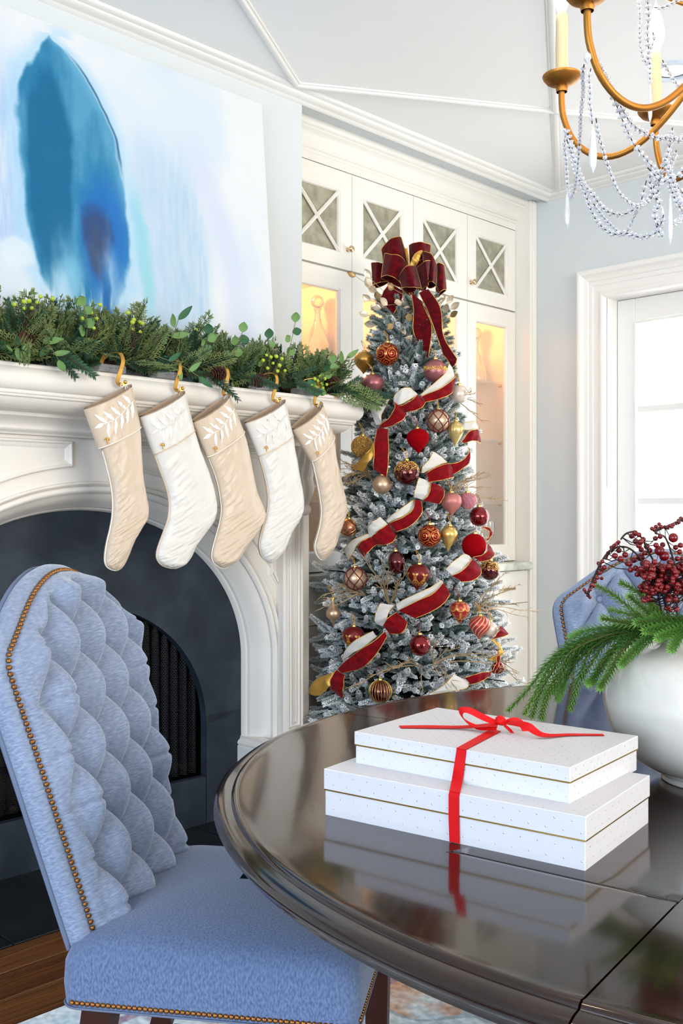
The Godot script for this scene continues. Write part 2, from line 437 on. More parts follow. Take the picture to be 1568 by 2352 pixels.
const BOW := [
	["loop", [3.043, 2.23, -2.776, 3.063, 2.254, -2.756, 3.084, 2.269, -2.734, 3.101, 2.278, -2.717], [3.048, 2.178, -2.771, 3.072, 2.168, -2.747, 3.096, 2.161, -2.722, 3.122, 2.157, -2.697], 0.05],
	["loop", [3.193, 2.249, -2.638, 3.171, 2.249, -2.66, 3.15, 2.249, -2.682, 3.131, 2.249, -2.702], [3.191, 2.198, -2.641, 3.169, 2.183, -2.663, 3.15, 2.167, -2.682, 3.133, 2.157, -2.7], 0.05],
	["loop", [2.999, 2.168, -2.792, 3.012, 2.163, -2.779, 3.026, 2.16, -2.765, 3.041, 2.163, -2.75], [3.003, 2.078, -2.788, 3.014, 2.078, -2.777, 3.029, 2.083, -2.762, 3.053, 2.095, -2.738], 0.04],
	["loop", [2.986, 2.189, -2.707, 3.005, 2.172, -2.687, 3.031, 2.163, -2.66, 3.052, 2.132, -2.639], [2.976, 2.095, -2.716, 2.996, 2.089, -2.696, 3.019, 2.072, -2.672, 3.041, 2.055, -2.651], 0.06],
	["loop", [2.994, 2.082, -2.641, 3.008, 2.106, -2.627, 3.027, 2.117, -2.608, 3.045, 2.121, -2.589], [3.006, 2.043, -2.629, 3.022, 2.031, -2.613, 3.041, 2.03, -2.594, 3.059, 2.04, -2.575], 0.07],
	["loop", [3.061, 2.126, -2.602, 3.075, 2.134, -2.588, 3.089, 2.144, -2.574, 3.103, 2.151, -2.559], [3.072, 2.041, -2.59, 3.089, 2.044, -2.574, 3.09, 2.054, -2.573, 3.09, 2.058, -2.573], 0.06],
	["loop", [3.108, 2.201, -2.611, 3.124, 2.184, -2.594, 3.138, 2.161, -2.58, 3.15, 2.137, -2.568], [3.117, 2.07, -2.602, 3.127, 2.07, -2.592, 3.136, 2.067, -2.583, 3.147, 2.067, -2.571], 0.06],
	["loop", [3.172, 2.154, -2.603, 3.181, 2.154, -2.594, 3.193, 2.152, -2.581, 3.202, 2.15, -2.573], [3.178, 2.076, -2.597, 3.184, 2.038, -2.591, 3.196, 2.048, -2.579, 3.208, 2.057, -2.567], 0.05],
	["inner", [3.085, 2.272, -2.705, 3.089, 2.258, -2.702, 3.092, 2.241, -2.698, 3.096, 2.224, -2.694], [3.105, 2.153, -2.685, 3.106, 2.17, -2.684, 3.106, 2.197, -2.684, 3.103, 2.231, -2.687], 0],
	["inner", [3.065, 2.135, -2.641, 3.069, 2.162, -2.636, 3.079, 2.188, -2.626, 3.098, 2.206, -2.607], [3.08, 2.136, -2.625, 3.088, 2.158, -2.617, 3.095, 2.182, -2.61, 3.1, 2.202, -2.604], 0.01],
	["tail", [2.978, 2.062, -2.671, 2.964, 2.032, -2.685, 2.957, 2.012, -2.692, 2.949, 1.999, -2.7], [3.008, 2.03, -2.627, 3.006, 1.997, -2.629, 2.994, 1.967, -2.641, 2.981, 1.936, -2.654], 0.02],
	["tail", [3.002, 2.016, -2.576, 3.009, 1.942, -2.569, 3.006, 1.863, -2.571, 3.022, 1.81, -2.556], [3.021, 1.979, -2.542, 3.044, 1.907, -2.519, 3.05, 1.855, -2.513, 3.04, 1.75, -2.523], 0.03],
	["tail", [3.006, 2.01, -2.543, 3.032, 1.938, -2.518, 3.061, 1.834, -2.487, 3.074, 1.762, -2.475], [3.024, 2.022, -2.511, 3.058, 1.949, -2.476, 3.072, 1.832, -2.462, 3.103, 1.75, -2.431], 0.03],
	["tail", [3.078, 1.766, -2.478, 3.088, 1.75, -2.467, 3.095, 1.738, -2.46, 3.101, 1.717, -2.455], [3.107, 1.751, -2.434, 3.106, 1.735, -2.435, 3.103, 1.725, -2.438, 3.097, 1.717, -2.444], 0.01],
]
const TWIGS := [
	[Vector3(2.878, 1.28, -2.678), [2.74, 1.336, -2.725, 2.74, 1.348, -2.707, 2.736, 1.316, -2.717, 2.731, 1.299, -2.685, 2.73, 1.284, -2.706, 2.724, 1.257, -2.669, 2.736, 1.321, -2.658, 2.74, 1.333, -2.636, 2.724, 1.251, -2.664]],
	[Vector3(2.817, 0.7974, -2.527), [2.691, 0.9832, -2.546, 2.715, 0.9663, -2.476, 2.718, 0.9244, -2.454, 2.727, 0.9306, -2.442, 2.737, 0.8893, -2.406, 2.764, 0.9371, -2.393, 2.692, 0.8818, -2.48, 2.691, 0.9234, -2.504, 2.736, 0.9011, -2.413]],
	[Vector3(2.79, 0.8311, -2.622), [2.635, 0.8318, -2.714, 2.646, 0.8813, -2.658, 2.631, 0.8108, -2.701, 2.629, 0.782, -2.712, 2.632, 0.8026, -2.635, 2.64, 0.856, -2.669, 2.648, 0.8762, -2.633]],
	[Vector3(2.853, 0.578, -2.425), [2.604, 0.5066, -2.552, 2.622, 0.5222, -2.505, 2.68, 0.5842, -2.404, 2.749, 0.513, -2.306, 2.702, 0.6057, -2.376, 2.673, 0.5749, -2.414]],
	[Vector3(2.901, 0.5833, -2.385), [2.804, 0.6879, -2.29, 2.874, 0.662, -2.239, 3.037, 0.6213, -2.18, 3.11, 0.5532, -2.165, 2.847, 0.5157, -2.232, 2.997, 0.6306, -2.188, 2.815, 0.5172, -2.253]],
	[Vector3(3.104, 0.7646, -2.345), [3.145, 0.9218, -2.227, 3.241, 0.8724, -2.232, 3.401, 0.7532, -2.255, 3.18, 0.8007, -2.205, 3.091, 0.8932, -2.219, 3.31, 0.7382, -2.233, 3.131, 0.854, -2.209, 3.051, 0.8092, -2.205, 3.024, 0.7558, -2.201]],
	[Vector3(3.046, 1.208, -2.446), [3.152, 1.284, -2.302, 3.11, 1.302, -2.302, 3.119, 1.245, -2.293, 3.23, 1.194, -2.303, 3.047, 1.269, -2.302, 3.169, 1.201, -2.29, 3.079, 1.295, -2.302]],
	[Vector3(3.194, 1.6, -2.538), [3.138, 1.611, -2.37, 3.175, 1.572, -2.366, 3.117, 1.619, -2.371, 3.153, 1.501, -2.346, 3.092, 1.604, -2.368]],
	[Vector3(3.155, 0.5695, -2.319), [3.12, 0.546, -2.164, 3.135, 0.5073, -2.159, 3.087, 0.5984, -2.171, 3.053, 0.5592, -2.169]],
]
const GOLD_LEAVES := [2.899, 2.108, -2.808, 2.946, 2.108, -2.761, 2.946, 2.069, -2.761, 2.961, 2.047, -2.746, 2.973, 2.021, -2.734, 2.942, 2.014, -2.765, 2.935, 1.947, -2.772, 2.954, 1.907, -2.753, 2.928, 2.033, -2.622, 2.91, 1.974, -2.641, 2.972, 1.951, -2.578, 3.002, 1.933, -2.548, 3.027, 1.909, -2.522, 3.009, 1.891, -2.541, 2.977, 1.832, -2.572, 2.949, 1.971, -2.601, 2.979, 1.912, -2.571, 3.178, 2.007, -2.526, 3.192, 1.98, -2.512, 3.166, 1.97, -2.538, 3.19, 1.948, -2.514, 3.159, 2.014, -2.545, 3.152, 2.001, -2.552, 2.97, 1.974, -2.736, 2.926, 1.876, -2.624, 2.963, 1.857, -2.587]

const GIFT_B := [Vector3(0.9956, 0.745, -0.5968), Vector3(0.9367, 0.745, -0.9589), Vector3(1.214, 0.745, -0.6193)]
const GIFT_T := [Vector3(1.026, 0.8067, -0.6359), Vector3(0.9874, 0.8067, -0.9511), Vector3(1.236, 0.8067, -0.6656)]
const RB_KNOT := Vector3(1.124, 0.8614, -0.8052)
const RB_BANDS := [
	["wrap", [1.13, 0.8504, -0.8252, 1.006, 0.8504, -0.7889, 1.006, 0.8474, -0.7889, 1.005, 0.8107, -0.7953, 0.9664, 0.8078, -0.7687, 0.9662, 0.8035, -0.7699, 0.9662, 0.775, -0.7699, 0.9664, 0.746, -0.7687], [1.126, 0.8504, -0.8061, 1.008, 0.8504, -0.775, 1.008, 0.8474, -0.775, 1.007, 0.8107, -0.78, 0.9688, 0.8078, -0.7544, 0.9686, 0.8035, -0.7556, 0.9686, 0.775, -0.7556, 0.9687, 0.746, -0.755]],
	["tail", [1.124, 0.8614, -0.8136, 1.106, 0.8534, -0.8578, 1.081, 0.8514, -0.9, 1.055, 0.8504, -0.929], [1.102, 0.8614, -0.7963, 1.096, 0.8524, -0.8503, 1.068, 0.8509, -0.8888, 1.045, 0.8502, -0.9167]],
	["tail", [1.141, 0.8634, -0.8037, 1.124, 0.8694, -0.7593, 1.139, 0.8554, -0.7451, 1.177, 0.8514, -0.7287, 1.209, 0.8504, -0.6988], [1.126, 0.8614, -0.7956, 1.122, 0.8614, -0.7683, 1.125, 0.8534, -0.7418, 1.167, 0.8509, -0.7228, 1.201, 0.8504, -0.6917]],
	["bow_loop", [1.122, 0.8644, -0.8073, 1.108, 0.8745, -0.8221, 1.098, 0.8826, -0.8372, 1.094, 0.882, -0.8503, 1.095, 0.8764, -0.8545, 1.102, 0.866, -0.8535, 1.111, 0.8571, -0.8357, 1.124, 0.857, -0.811], [1.121, 0.8578, -0.8086, 1.107, 0.8656, -0.823, 1.097, 0.8735, -0.836, 1.094, 0.875, -0.8444, 1.096, 0.8695, -0.8486, 1.101, 0.8601, -0.8455, 1.107, 0.8518, -0.8308, 1.12, 0.8525, -0.8095]],
	["bow_loop", [1.127, 0.8644, -0.8027, 1.143, 0.8677, -0.8005, 1.155, 0.8644, -0.7939, 1.159, 0.8533, -0.7847, 1.151, 0.8443, -0.781, 1.138, 0.8415, -0.786, 1.129, 0.8516, -0.7944, 1.127, 0.8578, -0.8027], [1.128, 0.8578, -0.8019, 1.14, 0.8609, -0.8006, 1.149, 0.8589, -0.797, 1.151, 0.8513, -0.7896, 1.144, 0.8471, -0.7858, 1.134, 0.8461, -0.7866, 1.129, 0.8556, -0.7924, 1.127, 0.8606, -0.7998]],
]

const PINE := [
	["droop", [1.395, 0.9811, -0.722, 1.354, 0.9707, -0.771, 1.322, 0.9536, -0.8111, 1.299, 0.9233, -0.842, 1.282, 0.8829, -0.866, 1.264, 0.8475, -0.8921]],
	["droop", [1.386, 0.9778, -0.7312, 1.317, 0.955, -0.8008, 1.29, 0.9257, -0.8287, 1.274, 0.8865, -0.8449, 1.26, 0.8474, -0.8588]],
	["droop", [1.372, 0.9713, -0.7452, 1.3, 0.9465, -0.8048, 1.271, 0.9125, -0.8202, 1.249, 0.8789, -0.8284, 1.235, 0.8514, -0.8288]],
	["droop", [1.377, 0.9713, -0.7405, 1.299, 0.9474, -0.7967, 1.269, 0.9114, -0.8039, 1.241, 0.8825, -0.8085, 1.222, 0.8543, -0.8047]],
	["droop", [1.381, 0.9713, -0.7359, 1.331, 0.9439, -0.8014, 1.325, 0.9095, -0.8206, 1.325, 0.8814, -0.8344, 1.329, 0.8623, -0.845]],
	["droop", [1.386, 0.9713, -0.7312, 1.33, 0.9526, -0.7789, 1.308, 0.9147, -0.7916, 1.296, 0.8835, -0.795, 1.285, 0.8603, -0.7965]],
	["droop", [1.395, 0.9713, -0.722, 1.345, 0.9608, -0.7446, 1.31, 0.9315, -0.7529, 1.281, 0.9125, -0.754, 1.258, 0.9064, -0.7495]],
	["droop", [1.4, 0.968, -0.7173, 1.336, 0.9563, -0.7325, 1.289, 0.9267, -0.7306, 1.246, 0.9048, -0.7246]],
	["droop", [1.391, 0.9713, -0.7266, 1.346, 0.9588, -0.7661, 1.323, 0.9269, -0.7824, 1.308, 0.9017, -0.7916]],
	["droop", [1.395, 0.9746, -0.722, 1.379, 0.9692, -0.7632, 1.359, 0.9505, -0.808, 1.349, 0.9179, -0.843]],
	["droop", [1.386, 0.9811, -0.7312, 1.373, 0.9748, -0.7817, 1.368, 0.9651, -0.8238, 1.376, 0.9531, -0.8527]],
	["droop", [1.4, 0.9778, -0.7173, 1.362, 0.9676, -0.7607, 1.33, 0.9378, -0.7973, 1.308, 0.8979, -0.8247, 1.301, 0.8777, -0.8359]],
	["droop", [1.395, 0.9746, -0.722, 1.358, 0.9623, -0.7734, 1.335, 0.9359, -0.8112, 1.317, 0.8947, -0.8425, 1.314, 0.8596, -0.8597]],
	["droop", [1.398, 0.9713, -0.7196, 1.357, 0.9656, -0.7365, 1.318, 0.9436, -0.7506, 1.29, 0.9208, -0.7543]],
	["up", [1.395, 0.9811, -0.722, 1.384, 1.003, -0.7516, 1.377, 1.023, -0.777, 1.37, 1.037, -0.8031]],
	["up", [1.409, 0.9843, -0.708, 1.399, 1.013, -0.7308, 1.391, 1.032, -0.7514, 1.385, 1.042, -0.7699]],
	["up", [1.405, 0.9811, -0.7127, 1.368, 1.006, -0.7217, 1.334, 1.028, -0.7289]],
	["up", [1.4, 0.9778, -0.7173, 1.35, 0.9865, -0.7401, 1.306, 0.995, -0.757]],
	["up", [1.414, 0.9843, -0.7034, 1.432, 1.007, -0.7407, 1.458, 1.017, -0.7693]],
	["up", [1.409, 0.9811, -0.708, 1.407, 0.9908, -0.7566, 1.408, 0.9976, -0.8017]],
	["up", [1.441, 0.9843, -0.6756, 1.457, 1.021, -0.6967, 1.478, 1.046, -0.7124]],
	["up", [1.46, 0.9843, -0.657, 1.478, 1.017, -0.6384, 1.496, 1.036, -0.6199]],
	["front", [1.414, 0.9746, -0.7034, 1.351, 0.967, -0.7056, 1.295, 0.954, -0.6999, 1.243, 0.9409, -0.6908]],
	["front", [1.427, 0.9811, -0.6895, 1.347, 0.9744, -0.6602, 1.267, 0.9653, -0.6298]],
	["front", [1.441, 0.9778, -0.6756, 1.36, 0.9838, -0.6835, 1.29, 0.9837, -0.6805]],
	["front", [1.437, 0.9778, -0.6802, 1.368, 0.9918, -0.6942, 1.305, 0.993, -0.702]],
	["front", [1.441, 0.9746, -0.6756, 1.351, 0.9798, -0.6655, 1.266, 0.9795, -0.6489]],
	["front", [1.45, 0.9778, -0.6663, 1.411, 0.9783, -0.6225, 1.371, 0.9552, -0.5801]],
	["front", [1.446, 0.9811, -0.6709, 1.404, 0.9929, -0.6851, 1.359, 0.9982, -0.7032]],
]
